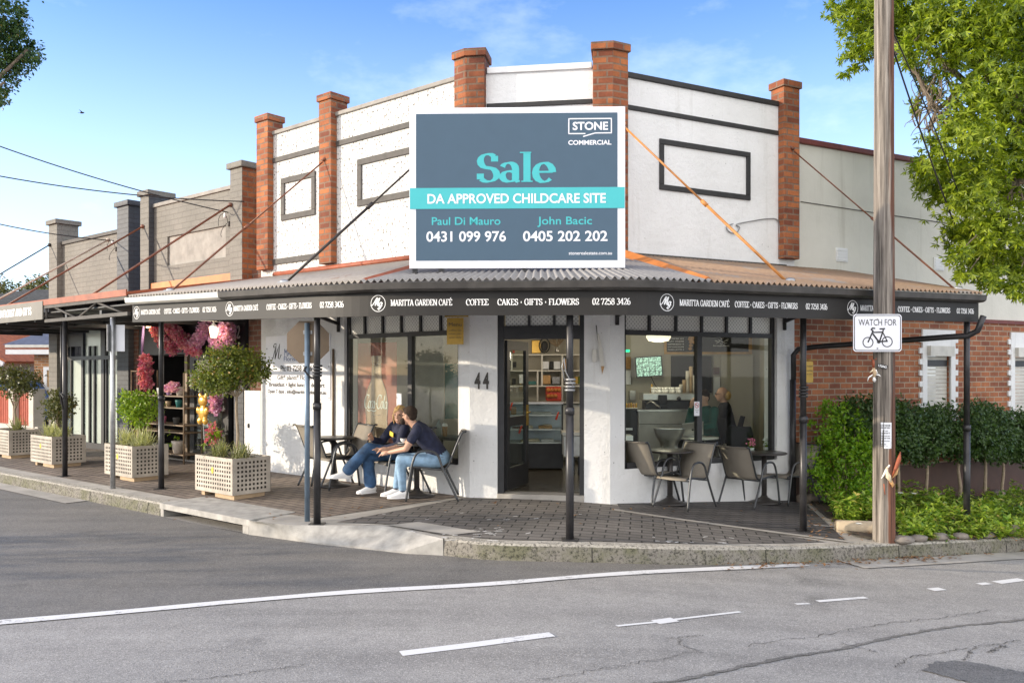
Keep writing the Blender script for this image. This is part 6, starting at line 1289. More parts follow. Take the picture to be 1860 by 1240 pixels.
for k in range(9):
    c = at(1186 + k * 6.0, 713.6, 14.0 + .06 * (k % 2)); mb = MB(); cup(mb, (0, 0, 0), .034, .05); cup(mb, (0, 0, .045), .034, .05)
    tag(mb.build("espresso_cup", M['teapot'], None, c), "white stacked cup on top of the espresso machine", "cup", "cups on the espresso machine")
for k, (u, n) in enumerate(((1237, 2), (1243, 3), (1249, 5), (1255, 6), (1261, 4))):
    c = at(u, 714, 14.3); mb = MB(); h = n * .075; mb.lathe([(.032, 0), (.030, h * .3), (.034, h * .31), (.031, h * .62), (.035, h * .63), (.032, h), (.02, h)], (0, 0, 0), 14); tag(mb.build("paper_cup_stack", M['tan' if k % 2 else 'stucco'], None, c), "stack of takeaway paper cups against the dark board", "cups", "paper cup stacks behind the espresso machine")
c = at(1184, 713.5, 14.12); mb = MB(); mb.lathe([(.03, 0), (.03, .06), (.012, .12), (.012, .15)], (0, 0, 0), 10); tag(mb.build("syrup_bottle", M['gold'], None, c), "amber syrup bottle beside the stacked white cups", "bottle")
c = at(1150, 742, 13.8); T = thing("dark_fridge", "black undercounter fridge left of the marble counter", "fridge", V((c.x, c.y, .06))); c = V((c.x, c.y, .06)); bxat(1130, 742, 1158, 845, 13.8, .5, "body", 'black', T, org=c); bxat(1130, 740.5, 1159, 741.8, 13.78, .54, "top", 'shelf', T, org=c); bxat(1137, 777, 1149, 781, 13.78, .02, "label_strip", 'paper', T, org=c)
for k in range(5): c = at(1138 + k * 4.4, 740, 13.85); mb = MB(); mb.lathe([(.018, 0), (.018, .05 + .015 * (k % 3)), (.01, .07)], (0, 0, 0), 10); tag(mb.build("spice_jar", M['gold' if k % 2 == 0 else 'bread'], None, c), "small amber jar on top of the black fridge", "jar", "jars on the black fridge")
tbox("soap_dispenser", "steel dispenser on the wall above the amber jars", "dispenser", 1144, 709, 1155, 726, 14.9, .06, 'steel'); tbox("wall_poster", "small brown poster on the wall left of the screen", "poster", 1134, 648, 1146, 670, BY - .03, .02, 'bread'); tbox("white_poster", "white sheet pinned below the brown poster", "poster", 1134, 673, 1146, 698, BY - .03, .02, 'paper')
c = at(1196, 612, 13.6); T = thing("pendant_lamp", "pale beaded pendant lamp under the cafe ceiling", "lamp", c); mb = MB(); mb.lathe([(.03, .14), (.16, .10), (.20, .0), (.16, -.06), (.04, -.08)], (0, 0, 0), 20); M['pendant'] = plain("lit_pendant_shade", (.95, .82, .6), .5, emit=.7); mb.build("shade", M['pendant'], T)
def lampl(name, parent, p, e): ld = bpy.data.lights.new(name, 'POINT'); ld.energy = e; ld.shadow_soft_size = .18; ld.color = (1, .86, .66); lo = bpy.data.objects.new(name, ld); col.objects.link(lo); lo.parent = parent; lo.location = p
lampl("pendant_light", T, (0, 0, -.28), 9); mb = MB(); mb.tube([(0, 0, .14), (0, 0, .5)], .006, 5); mb.build("cord", M['ink'], T)
c = at(921, 609, 12.9); T2 = thing("pendant_lamp", "pale round pendant lamp just inside the top of the doorway", "lamp", c); mb = MB(); mb.lathe([(.03, .09), (.15, .05), (.19, .0), (.15, -.03), (.04, -.04)], (0, 0, 0), 20); mb.build("shade", M['pendant'], T2); mb = MB(); mb.tube([(0, 0, .09), (0, 0, .45)], .006, 5); mb.build("cord", M['ink'], T2); lampl("pendant_light", T2, (.35, .5, -.2), 9)
c = at(1138, 637, 13.9); mb = MB(); mb.box(-.05, .05, -.01, .01, -.02, .02); M['exit'] = plain("exit_green", (.02, .6, .25), .4, emit=1.2); tag(mb.build("exit_lamp", M['exit'], None, c), "small lit green lamp high at the left of the right window", "lamp")
# window table with laptop, inside chairs
def dining_table(name, label, u, v, Y, r=.3):
    c = at(u, v, Y); zt = c.z; c.z = .06; T = thing(name, label, "table", c); mb = MB(); mb.lathe([(r, zt - .085), (r, zt - .06)], (0, 0, 0), 28); mb.build("tabletop", M['shelf'], T); mb = MB(); mb.lathe([(.2, 0), (.2, .02), (.03, .04), (.03, zt - .09)], (0, 0, 0), 14); mb.build("pedestal", M['grey'], T); return zt
zt = dining_table("cafe_table", "white round cafe table carrying the open laptop", 1268, 793, 12.75, .30); dining_table("cafe_table", "dark edged round table in front of the marble counter", 1228, 779, 13.3, .28); dining_table("cafe_table", "white round cafe table beside the bald man", 1326, 779, 13.55, .26)
c = at(1257, 792.5, 12.66); T = thing("laptop", "open silver laptop on the white table by the mullion", "laptop", c, R(8))
mb = MB(); mb.box(-.16, .16, -.02, .2, 0, .014); mb.build("base", M['steel'], T, bevel=.004); Mx = Matrix.Translation((0, -.02, .012)) @ Matrix.Rotation(R(18), 4, 'X') @ Matrix.Rotation(R(-6), 4, 'Y'); mb = MB(); mb.box(-.165, .165, -.008, 0, 0, .215, Mx); mb.build("lid", M['steel'], T, bevel=.003)
mb = MB(); mb.ell(Mx @ V((0, -.009, .105)), (.018, .002, .019)); mb.ell(Mx @ V((.006, -.009, .130)), (.004, .002, .007)); mb.build("lid_emblem", M['ink'], T)
tbox("parcel", "small tan carton between the laptop and the round table", "carton", 1232, 783, 1243, 794, 12.95, .1, 'box')
def shell_chair(name, label, c, rz_, mat, sh):
    T = thing(name, label, "chair", c, rz_); pts = [(0, -.2, .44), (0, .0, .43), (0, .17, .45), (0, .22, .56), (0, .26, .72), (0, .29, .84)]; wd = sh; mb = MB(); vs = []
    P_ = curve(pts, 4); W_ = curve([(w, 0, 0) for w in wd], 4)
    for p, w in zip(P_, W_): vs += [(w.x * s, p.y - .03 * s * s, p.z) for s in (-1, -.5, 0, .5, 1)]
    mb.add(vs, [(5 * i + j, 5 * i + j + 1, 5 * i + 6 + j, 5 * i + 5 + j) for i in range(len(P_) - 1) for j in range(4)], True); o = mb.build("shell", M[mat], T, uv=False); o.modifiers.new("t", 'SOLIDIFY').thickness = .012
    for x, y in ((-.2, -.22), (.2, -.22), (-.2, .24), (.2, .24)): mb = MB(); mb.tube([(x * .5, y * .4, .43), (x, y, 0)], .009, 7); mb.build("leg", M['steel'], T)
c = at(1213, 828, 12.35); c.z = .06; shell_chair("shell_chair", "grey waisted shell chair just inside the right window", c, R(175), 'steel', (.2, .22, .2, .12, .20, .23))
c = at(1346, 826, 12.75); c.z = .06; shell_chair("shell_chair", "black rounded chair inside the window left of the flower pots", c, R(160), 'blackcloth', (.2, .22, .2, .2, .2, .17))
def pot(name, label, c, flower, s=1.0):
    T = thing(name, label, "pot plant", c); mb = MB(); mb.lathe([(.04, 0), (.055, .085), (.058, .09), (.05, .09), (.045, .08)], (0, 0, 0), 16); mb.build("pot", M['teapot'], T); mb = MB(); f = MB()
    for k in range(90):
        a, r, h = rng.uniform(0, 6.28), rng.uniform(.0, .075), rng.uniform(.10, .2); p = V((r * math.cos(a), r * math.sin(a), h)); q = V((r * .3 * math.cos(a), r * .3 * math.sin(a), .08)); d = V((math.cos(a + 1.57), math.sin(a + 1.57), 0)) * .008; mb.quad(q - d, p, q + d)
        if k % 3 == 0: f.ell(p + V((0, 0, .015)), .013, None, 6, 4)
    mb.build("leaves", M['lf_bright'], T, uv=False); f.build("blooms", M[flower], T, uv=False)
pw = lambda u: (lambda x: wp('R', x, .19, .455))(onw('R', u, 800, -.19)[0])
pot("flower_pot", "white pot of bright pink flowers on the right window sill", pw(1363), 'pinkflower'); pot("flower_pot", "white pot of pale pink flowers nearest the window's right edge", pw(1393), 'whiteflower')
c = wp('R', 1.47, .02, 0); a = at(1265.5, 742, c.y - .02); T = thing("no_smoking_sign", "white no smoking sticker on the right window mullion", "sign", a, ROT['R'])
mb = MB(); mb.box(-.045, .045, -.003, 0, -.095, .095); mb.build("card", M['paper'], T); mb = MB()
for k in range(24):
    t0, t1 = k * .2618, (k + 1) * .2618; mb.quad(*[(r * math.cos(t), -.0045, .045 + r * math.sin(t)) for r, t in ((.036, t0), (.036, t1), (.029, t1), (.029, t0))])
mb.quad((-.026, -.005, .067), (-.021, -.005, .072), (.026, -.005, .023), (.021, -.005, .018)); mb.build("red_ring", M['red'], T); mb = MB(); mb.box(-.022, .022, -.0042, -.0035, .041, .049); put_sans(mb, "NO SMOKING", lambda x, z, l: V((x, -.0045, z)), -.034, .034, -.025, .012); put_sans(mb, "AREA", lambda x, z, l: V((x, -.0045, z)), -.02, .02, -.05, .012); mb.build("printing", M['ink'], T)
tbox("white_bin", "white bin inside the bottom left corner of the right window", "bin", 1137, 791, 1150, 838, 11.75, .3, 'whitebox')
for o_ in col.objects:
    if o_.name.startswith("shell_chair"): o_.scale = (.95, .95, .9)
# people inside
gw = thing("person", "person in dark green jumper behind the laptop, half hidden by the mullion", "person", V((at(1283, 0, 13.05).x, 13.05, .06)), face(-.8, -.5))
base = dict(pel=(0, .08, .53), waist=(0, .05, .66), chest=(0, .0, .82), shl=(.19, -.02, .97), shr=(-.19, -.02, .97), neck=(0, -.03, 1.04), head=(0, -.06, 1.15), look=(0, -1, -.25), ell=(.25, -.12, .74), elr=(-.25, -.14, .74), wrl=(.12, -.35, .72), wrr=(-.10, -.22, 1.02), hdl=(-.2, -1, 0), hdr=(.2, .1, 1), hul=(0, 0, 1), hur=(0, -1, 0), hipl=(.1, .05, .5), hipr=(-.1, .05, .5), knl=(.13, -.38, .5), knr=(-.13, -.38, .5), anl=(.1, -.36, .1), anr=(-.1, -.36, .1), ftl=(0, -1, 0), ftr=(0, -1, 0))
seated(gw, base, ('green', 'blackcloth'), 'brownhair', .012, sleeve='long')
bm = thing("person", "bald man with glasses and black jacket seated at the back table", "person", V((at(1318, 0, 13.7).x, 13.7, .06)), face(-.95, .1))
b2 = dict(base); b2.update(look=(.1, -1, -.1), wrr=(-.12, -.36, .74), hdr=(.2, -1, 0), hur=(0, 0, 1), head=(0, -.06, 1.19), neck=(0, -.02, 1.07), shl=(.2, -.01, 1.0), shr=(-.2, -.01, 1.0)); seated(bm, b2, ('blackcloth', 'blackcloth'), None, .012, sleeve='long', glasses=True)
mb = MB(); mb.ell((0, .03, 1.17), (.085, .06, .075), None, 12, 8); mb.build("hair_fringe", M['blond'], bm, uv=False)
c = V((at(1283, 0, 13.05).x, 13.05, .06)); shell_chair("shell_chair", "black chair under the person in green", c, face(-.8, -.5), 'blackcloth', (.2, .22, .2, .2, .2, .17)); c = V((at(1318, 0, 13.7).x, 13.7, .06)); shell_chair("shell_chair", "black chair under the bald man", c, face(-.95, .1), 'blackcloth', (.2, .22, .2, .2, .2, .17))
# silver leaf plant on the sill by the mullion
c = wp('R', 1.55, .22, .455); T = thing("silver_plant", "small silver leaved plant at the foot of the mullion", "pot plant", c); mb = MB(); mb.lathe([(.04, 0), (.055, .07), (.05, .07)], (0, 0, 0), 12); mb.build("pot", M['band'], T); mb = MB()
for k in range(60):
    a, r, h = rng.uniform(0, 6.28), rng.uniform(.04, .16), rng.uniform(.06, .26); p = V((r * math.cos(a), r * math.sin(a) * .5, h)); d = V((rng.uniform(-1, 1), rng.uniform(-1, 1), rng.uniform(-1, 1))).normalized() * .02; e = d.orthogonal().normalized() * .012; mb.quad(p - d, p - e, p + d, p + e)
M['lf_silver'] = leaf_m("silver_leaves", (.42, .48, .42), (.66, .70, .62), .2); mb.build("leaves", M['lf_silver'], T, uv=False)
# ------------------------------------------------------------------ poster and things behind the left window
T = thing("window_poster", "faded red poster with a glass bottle outline and white script in the left window", "poster", LW, ROT['L'])
wx = lambda u: onw('L', u, 700, -.14)[0]; wz = lambda u, v: onw('L', u, v, -.14)[1]
mb = MB(); mb.box(wx(651), wx(721), .135, .140, .50, wz(690, 622)); mb.build("sheet", M['poster'], T)
bp = [(0, 0), (.30, 0), (.34, .10), (.30, .30), (.33, .48), (.27, .62), (.14, .74), (.11, .90), (.13, .92), (.13, .99), (0, .99)]
x0, x1 = wx(664), wx(706); xc = (x0 + x1) / 2; W2 = (x1 - x0) / 2 / .34; zb0 = .52; hb = wz(690, 644) - zb0
out_ = [(xc + x * W2, zb0 + z * hb) for x, z in bp]; full = out_ + [(2 * xc - x, z) for x, z in out_[::-1]]
M['bottleprint'] = plain("bottle_print", (.46, .30, .21), .5, var=.3, scale=4); mb = MB()
for (xa_, za_), (xb_, zb_) in zip(out_[1:-1], out_[2:-1]): mb.quad((2 * xc - xa_, .132, za_), (xa_, .132, za_), (xb_, .132, zb_), (2 * xc - xb_, .132, zb_))
mb.build("bottle_print", M['bottleprint'], T, uv=False)
mb = MB()
for a, b in list(zip(out_[1:-1], out_[2:-1])) + [((2 * xc - a[0], a[1]), (2 * xc - b[0], b[1])) for a, b in zip(out_[1:-1], out_[2:-1])]: mb.tube([(a[0], .131, a[1]), (b[0], .131, b[1])], .007, 4)
for t in (.9, .80, .35): mb.tube([(xc - .1 * W2, .1305, zb0 + t * hb), (xc + .1 * W2, .1305, zb0 + t * hb)], .005, 4)
mb.build("bottle_outline", M['posterlight'], T, uv=False)
CO = {'C': [arc(.4, .5, .36, .5, 60, 320, 12), [(.58, .93), (.75, 1.0), (.66, .75)]], 'o': [arc(.2, .28, .17, .27, 90, 450, 10), [(.3, .5), (.42, .42)]], 'c': [arc(.2, .28, .17, .27, 50, 320, 9)], 'a': [arc(.2, .27, .17, .26, 40, 400, 10), [(.37, .5), (.36, .1), (.44, .02)]], 'l': [[(.02, .1), (.2, .9), (.14, 1.0), (.08, .6), (.1, .1), (.22, .05)]], '-': [[(.02, .35), (.2, .35)]]}
mb = MB(); x = wx(662); zc = wz(690, 742); s = .20
for chs, adv in (('C', .72), ('o', .4), ('c', .36), ('a', .48), ('-', .22), ('C', .72), ('o', .4), ('l', .26), ('a', .45)):
    put_strokes(mb, CO[chs], lambda x, z, l: V((x, .1275 - l, z)), x, zc, s * .62, s, .12, .045, 30, .25); x += adv * s * .62
put_strokes(mb, [[(0, -.1), (.3, -.2), (.7, -.12), (1.2, -.2), (1.6, -.12)]], lambda x, z, l: V((x, .127 - l, z)), wx(668), zc, s * .62, s, .08, .05)
mb.build("script_lettering", M['letter'], T, uv=False)
mb = MB(); x, z = onw('L', 719, 730, -.02); mb.box(x - .05, x + .05, .078, .083, z - .13, z + .12); tag(mb.build("window_card", M['paper'], None, LW, ROT['L']), "small white card stuck inside the left window beside the red poster", "card")
x, z = onw('L', 797, 794, -.2); c = wp('L', x, .2, .44); zt = z
T = thing("window_ledge_table", "dark narrow table inside the left window holding bottle and cup", "table", wp('L', -.55, .45, .06), ROT['L']); mb = MB(); mb.box(-.45, .4, -.18, .2, z - .10, z - .06); mb.build("tabletop", M['tabletop'], T)
for x in (-.4, .35): mb = MB(); mb.box(x - .02, x + .02, -.02, .02, 0, z - .101); mb.build("leg", M['black'], T)
zt = z
x = onw('L', 797, 790, -.4)[0]; mb = MB(); mb.lathe([(.035, 0), (.038, .02), (.036, .10), (.038, .15), (.014, .20), (.014, .225)], (0, 0, 0), 14); tag(mb.build("water_bottle", M['waterb'], None, wp('L', x, .40, zt + .001)), "clear water bottle inside the left window", "bottle")
x = onw('L', 808, 790, -.4)[0]; T = thing("takeaway_cup", "brown takeaway cup with white lid inside the left window", "cup", wp('L', x, .40, zt + .001)); mb = MB(); mb.lathe([(.03, 0), (.036, .09), (.037, .13), (.04, .135)], (0, 0, 0), 14); mb.build("cup", M['cup'], T); mb = MB(); mb.lathe([(.041, .136), (.041, .15), (.03, .175), (.01, .18)], (0, 0, 0), 14); mb.build("lid", M['teapot'], T)
tbox("back_room_fridge", "pale green lit fridge front deep inside the left window", "fridge", 808, 660, 832, 760, 13.6, .4, 'darkgreen'); tbox("dark_partition", "dark partition deep inside the left window", "partition", 738, 612, 806, 840, 13.3, .05, 'marble')
# ------------------------------------------------------------------ plants
def leaf(mb, p, d, n, L, W, fold=.18):
    s = d.cross(n)
    if s.length < 1e-6: s = d.orthogonal()
    s = s.normalized() * W * .5; n = n.normalized() * W * fold; m = p + d * L * .45
    mb.add([p, m + s + n, p + d * L, m - s + n], [(0, 1, 2), (0, 2, 3)])
def rv(rg): return V((rg.gauss(0, 1), rg.gauss(0, 1), rg.gauss(0, 1))).normalized()
def crown(mb, blobs, dens, L, W, rg, whorl=1, droop=.3, clump=.16, shell=.55, per=9):
    for c, r in blobs:
        c = V(c); r3_ = r if hasattr(r, '__len__') else (r, r, r); rm = (r3_[0] + r3_[1] + r3_[2]) / 3; nc = max(5, int(dens * rm * rm / per))
        for _ in range(nc):
            d = rv(rg); k = shell + (1.06 - shell) * rg.random() ** .6; q = c + V((d.x * r3_[0], d.y * r3_[1], d.z * r3_[2])) * k
            for _ in range(per):
                p = q + V((rg.gauss(0, 1), rg.gauss(0, 1), rg.gauss(0, .8))) * clump * rm
                if whorl > 1:
                    ax = (d + rv(rg) * .6 + V((0, 0, -.1))).normalized(); o1 = ax.orthogonal().normalized(); o2 = ax.cross(o1)
                    for w in range(whorl):
                        a = 6.283 * w / whorl + rg.uniform(-.4, .4); ld = (o1 * math.cos(a) + o2 * math.sin(a) + ax * .35 + V((0, 0, -droop * rg.uniform(.3, 1.5)))).normalized(); leaf(mb, p, ld, ax + rv(rg) * .3, L * rg.uniform(.65, 1.1), W)
                else:
                    ld = (d * .5 + rv(rg) + V((0, 0, -droop))).normalized(); leaf(mb, p, ld, d + rv(rg) * .7 + V((0, 0, .4)), L * rg.uniform(.6, 1.15), W * rg.uniform(.8, 1.1))
def branch(mb, a, b, r0, r1, rg, n=7, wob=.06):
    a, b = V(a), V(b); l = (b - a).length; pts = [a.lerp(b, i / n) + (V((rg.gauss(0, 1), rg.gauss(0, 1), rg.gauss(0, .6))) * wob * l * .3 if 0 < i < n else V()) for i in range(n + 1)]
    mb.tube(pts, [r0 + (r1 - r0) * i / n for i in range(n + 1)], 7)
rt = random.Random(5)
# big street tree on the right
TY = 11.2; tb_ = V((7.6, 11.3, gz(7.6, 11.3)))
T = thing("street_tree", "large street tree with long drooping leaves overhanging the side wing at the right edge", "tree", tb_)
bl = [(1550, 22, .30), (1562, 85, .26), (1545, 118, .14), (1600, 60, .30), (1590, 8, .35), (1640, 30, .40), (1655, 95, .20), (1700, 40, .42), (1690, 160, .16), (1660, 190, .10), (1745, 95, .26), (1760, 40, .5), (1830, 60, .6), (1790, 165, .42), (1850, 190, .6), (1740, 215, .22), (1768, 255, .42), (1705, 262, .16), (1700, 305, .26), (1725, 335, .36), (1830, 310, .6), (1775, 365, .42), (1752, 425, .30), (1830, 420, .38), (1790, 470, .28), (1762, 490, .16), (1740, 462, .14), (1842, 480, .30), (1800, 505, .2), (1845, 515, .2), (1682, 330, .14),
      (1665, 130, .10), (1720, 120, .12), (1650, 70, .18), (1610, 110, .12)]
ob = [(1930, 90, .9), (1960, 300, .9), (1900, -90, .9), (1760, -80, .8), (1630, -60, .5), (1570, -40, .35), (1960, 450, .7), (2080, 150, 1.1), (2050, -100, 1.1)]
mk = lambda L_: [(at(u, v, TY + rt.uniform(-.5, .5)) - tb_, r) for u, v, r in L_]
B1, B2 = mk(bl), mk(ob)
mb = MB(); crown(mb, B1, 1900, .105, .026, rt, 7, .45, .22, .15, 4); crown(mb, B2, 330, .14, .036, rt, 6, .45, .22, .4, 4); mb.build("crown", M['lf_tree'], T, uv=False)
mb = MB(); fork = V((-.2, .0, 4.6)); branch(mb, (0, 0, -.2), fork, .24, .17, rt, 8, .02)
hubs = [at(1700, 200, TY) - tb_, at(1790, 120, TY) - tb_, at(1850, 330, TY) - tb_, at(1640, 90, TY) - tb_]
branch(mb, fork, hubs[1], .11, .05, rt); branch(mb, hubs[1], hubs[0], .05, .03, rt); branch(mb, fork, hubs[2], .08, .04, rt); branch(mb, hubs[0], hubs[3], .03, .02, rt)
for c, r in B1: h = min(hubs, key=lambda q: (q - c).length); branch(mb, h, c, .016, .006, rt, 6, .12)
for k in range(46): h = hubs[0] + rv(rt) * .3; c = at(rt.uniform(1635, 1760), rt.uniform(70, 250), TY) - tb_; branch(mb, h, c, .010, .003, rt, 6, .16)
for c, r in B2: branch(mb, fork, c, .06, .02, rt)
mb.build("trunk", M['bark'], T, uv=False)
# tree at the upper left corner
tl = V((-16.5, 21, -.1)); T = thing("street_tree", "dark small leaved tree cut off by the upper left corner", "tree", tl)
mk2 = lambda L_: [(at(u, v, 21 + rt.uniform(-.4, .4)) - tl, r) for u, v, r in L_]
mb = MB(); crown(mb, mk2([(12, 30, .46), (28, 55, .26), (54, 92, .30), (30, 108, .36), (4, 95, .5), (8, 150, .30), (2, 178, .18), (62, 108, .16), (36, 22, .14)]), 6000, .10, .05, rt, 1, .3, .16, .4, 8)
crown(mb, mk2([(-60, 60, 1.1), (-110, -40, 1.6), (-150, 120, 1.3), (-40, -60, 1.0), (-220, 0, 1.8), (-230, 180, 1.0)]), 900, .13, .07, rt, 1, .3, .16, .4, 8); mb.build("crown", M['lf_far'], T, uv=False)
mb = MB(); branch(mb, (0, 0, -.2), (.2, 0, 6.5), .3, .2, rt, 8, .02)
for u, v in ((12, 30), (50, 90), (8, 150), (-60, 60), (-150, 100), (-100, -40)): branch(mb, (.2, 0, 6.5), at(u, v, 21) - tl, .12, .03, rt)
mb.build("trunk", M['bark'], T, uv=False)
tf = V((at(70, 0, 42).x, 42, 0)); T = thing("distant_tree", "pale leafy tree rising behind the dark tiled roof", "tree", tf); mb = MB(); mk3 = lambda L_: [(at(u, v, 42) - tf, r) for u, v, r in L_]
crown(mb, mk3([(62, 528, .7), (78, 522, .6), (90, 540, .7), (50, 545, .6), (70, 548, .8), (4, 520, .5), (-10, 530, .8)]), 900, .22, .11, rt, 1, .2, .2, .3, 7); mb.build("crown", M['lf_dull'], T, uv=False); mb = MB(); branch(mb, (0, 0, -.3), (0, 0, 4.8), .2, .08, rt); mb.build("trunk", M['bark'], T, uv=False)
# unseen trees added across the side street to shade and streak the road
for k, (x, y, bl_, lab) in enumerate(((-15.5, 8.0, [((0, -.5, 1.5), .7), ((.2, -.2, 2.6), .55), ((0, -.8, 2.9), .5), ((.2, -1.1, 1.9), .45), ((0, -.5, 3.7), .5)], "unseen small bushy tree added across the side street to shade the road"), (-17, 5.9, [((0, .15, 1.6), .5), ((0, -.1, 2.8), .45), ((.2, .1, 3.6), .4)], "unseen thin small tree added beside the bushy one to shade the road"))):
    T = thing("street_tree", lab, "tree", (x, y, -.2)); mb = MB(); crown(mb, bl_, 420 if k == 0 else 300, .2, .11, rt, 1, .3, .22, .3, 8); mb.build("crown", M['lf_far'], T, uv=False); mb = MB(); branch(mb, (0, 0, 0), (0, 0, 2.6), .2, .1, rt); mb.build("trunk", M['bark'], T, uv=False)
# clipped standards along the brick wing
def hedge_tree(seed):
    rg = random.Random(seed); T = thing("hedge_tree", "x", "tree", (0, 0, 0)); mb = MB(); crown(mb, [((0, 0, 1.12), (.40, .36, .36)), ((.12, 0, .92), (.34, .32, .28)), ((-.14, -.04, .98), (.32, .30, .28)), ((.2, -.05, 1.28), .2), ((-.2, 0, 1.26), .2), ((.02, -.1, .74), .16)], 11000, .062, .034, rg, 1, .25, .15, .45, 9); mb.build("crown", M['lf_hedge'], T, uv=False)
    mb = MB(); pts = [(0, 0, -.05), (.02, 0, .25), (-.01, 0, .5), (.01, 0, .8)]; mb.tube(pts, [.030, .026, .023, .018], 7)
    for k in range(7): a = rg.uniform(0, 6.28); mb.tube([(0, 0, .6 + .03 * k), (.2 * math.cos(a), .2 * math.sin(a), .95 + .04 * k)], [.012, .005], 5)
    mb.build("trunk", M['stem'], T, uv=False); return T
H1, H2 = hedge_tree(1), hedge_tree(2); HL = ["clipped hedge tree nearest the cafe corner, mostly behind the bright green shrub", "clipped hedge tree just behind the timber power pole", "clipped hedge tree with a leaning pale trunk right of the timber pole", "clipped hedge tree under the nearer shuttered window", "clipped hedge tree behind the last awning post", "clipped hedge tree right of the last awning post", "clipped hedge tree at the right edge of the photo", "clipped hedge tree beyond the right edge by the far shutter"]
for i, u in enumerate((1575, 1632, 1684, 1742, 1790, 1822, 1868, 1935)):
    x = onw('R', u, 800, .62)[0]; p = wp('R', x, -.62); p.z = gz(p.x, p.y) + .03; src = (H1, H2)[i % 2]; sc = 1.0 + .05 * math.sin(i * 2.3)
    if i < 2: o = src; o.location = p; o["label"] = HL[i]; o["group"] = "clipped hedge trees"; o.rotation_euler = (0, 0, i * 1.1)
    else: o = dup(src, p, i * 1.9, HL[i], "clipped hedge trees")
    o.scale = (sc, sc, (1.02 + .04 * math.cos(i * 1.7)))
# bright shrub beside the downpipe
sb = wp('R', onw('R', 1530, 800, .62)[0], -.62); sb.z = gz(sb.x, sb.y); SYY = sb.y; T = thing("bright_shrub", "bright lime green shrub against the brick wall beside the timber pole", "shrub", sb)
mb = MB(); crown(mb, [(at(u, v, SYY + rt.uniform(-.15, .2)) - sb, r) for u, v, r in ((1515, 752, .17), (1500, 738, .10), (1540, 775, .20), (1505, 785, .15), (1560, 760, .10), (1530, 815, .22), (1570, 800, .16), (1500, 832, .20), (1560, 845, .24), (1525, 865, .26), (1490, 875, .18), (1575, 885, .22), (1535, 900, .26), (1488, 850, .12), (1498, 812, .10), (1475, 770, .06), (1582, 830, .12))], 11000, .062, .036, rt, 1, .15, .26, .2, 7); mb.build("foliage", M['lf_bright'], T, uv=False)
mb = MB()
for k in range(10): branch(mb, (rt.uniform(-.08, .08), 0, -.05), at(rt.uniform(1490, 1575), rt.uniform(760, 870), SYY) - sb, .012, .004, rt, 5, .08)
mb.build("stems", M['stem'], T, uv=False)
# flowering ground cover along the kerb: one mass
gc = MB(); wf = []
for k in range(980):
    u = rt.uniform(1520, 1900); v = 914 + 68 * rt.random() ** .85
    if u < 1590 and v > 955: continue
    if 1572 < u < 1640 and v > 965: continue
    p = gp(u, v); vig = math.sin(u * .045) * math.cos(v * .09 + u * .013); hgt = max(.03, rt.uniform(.03, .26) * (1.0 + .5 * vig)) * (1.0 if v < 965 else .6)
    if vig < -.72 and rt.random() < .6: continue
    lean = V((rt.gauss(0, .08), rt.gauss(0, .08), 0)); LL = rt.choice((.045, .06, .08, .10))
    for t in (1.0, .72, .45):
        q = p + lean * t + V((rt.gauss(0, .02), rt.gauss(0, .02), .02 + hgt * t))
        for w in range(rt.randint(5, 9)):
            a = rt.uniform(0, 6.28); el = rt.uniform(-.5, .9) if t == 1.0 else rt.uniform(-.6, .4); d = V((math.cos(a) * math.cos(el), math.sin(a) * math.cos(el), math.sin(el))); leaf(gc, q + rv(rt) * .02, d, V((0, 0, 1)) + rv(rt) * .5, LL * rt.uniform(.7, 1.2), LL * rt.uniform(.38, .52))
tag(gc.build("ground_cover", M['lf_cover'], uv=False), "bright flowering ground cover spilling over the garden edge by the kerb", "ground cover", None, "stuff")
for k, (u, v) in enumerate(((1636, 912), (1661, 913), (1560, 950))):
    c = gp(u, v + 25) + V((0, 0, .30 if k < 2 else .14)); mb = MB()
    for w in range(9): a = w * .7; leaf(mb, V((0, 0, 0)), V((math.cos(a), math.sin(a) * .8, .35 + .1 * (w % 2))).normalized(), V((0, 0, 1)), .045, .035)
    tag(mb.build("white_blossom", M['whiteflower'], None, c, uv=False), ("white blossom just right of the timber pole", "second white blossom farther right of the timber pole", "white blossom low left of the timber pole")[k], "flower")
def straps(name, label, u, v, n, L, W, mat, up=.9, back=0):
    p = gp(u, v) + V((0, back, 0)); T = MB()
    for k in range(n):
        a = rt.uniform(0, 6.28); l = L * rt.uniform(.6, 1.1); e = rt.uniform(.5, 1.25) * up; pts = [V((math.cos(a) * l * t * math.cos(e) * (1 + .4 * t), math.sin(a) * l * t * math.cos(e) * (1 + .4 * t), l * (t * math.sin(e) - .45 * t * t * (1.4 - e * .5)) + .02)) for t in (0, .3, .6, .85, 1)]
        s = V((-math.sin(a), math.cos(a), 0)); ws = [.5, 1, .9, .55, .06]; vs = []
        for q, w in zip(pts, ws): vs += [q - s * W * w / 2, q + s * W * w / 2]
        T.add(vs, [(2 * i, 2 * i + 1, 2 * i + 3, 2 * i + 2) for i in range(4)], True)
    return tag(T.build(name, M[mat], None, p, uv=False), label, "plant")
straps("strap_plant", "dark strap leaved plant between two hedge tree trunks", 1704, 862, 34, .50, .035, 'lf_cord'); straps("strap_plant", "low strap leaved plant behind the right side of the timber pole", 1650, 890, 22, .42, .03, 'lf_cord'); straps("fern_clump", "sparse weed sprouting at the foot of the last awning post", 1782, 925, 20, .34, .02, 'lf_cover', 1.2)
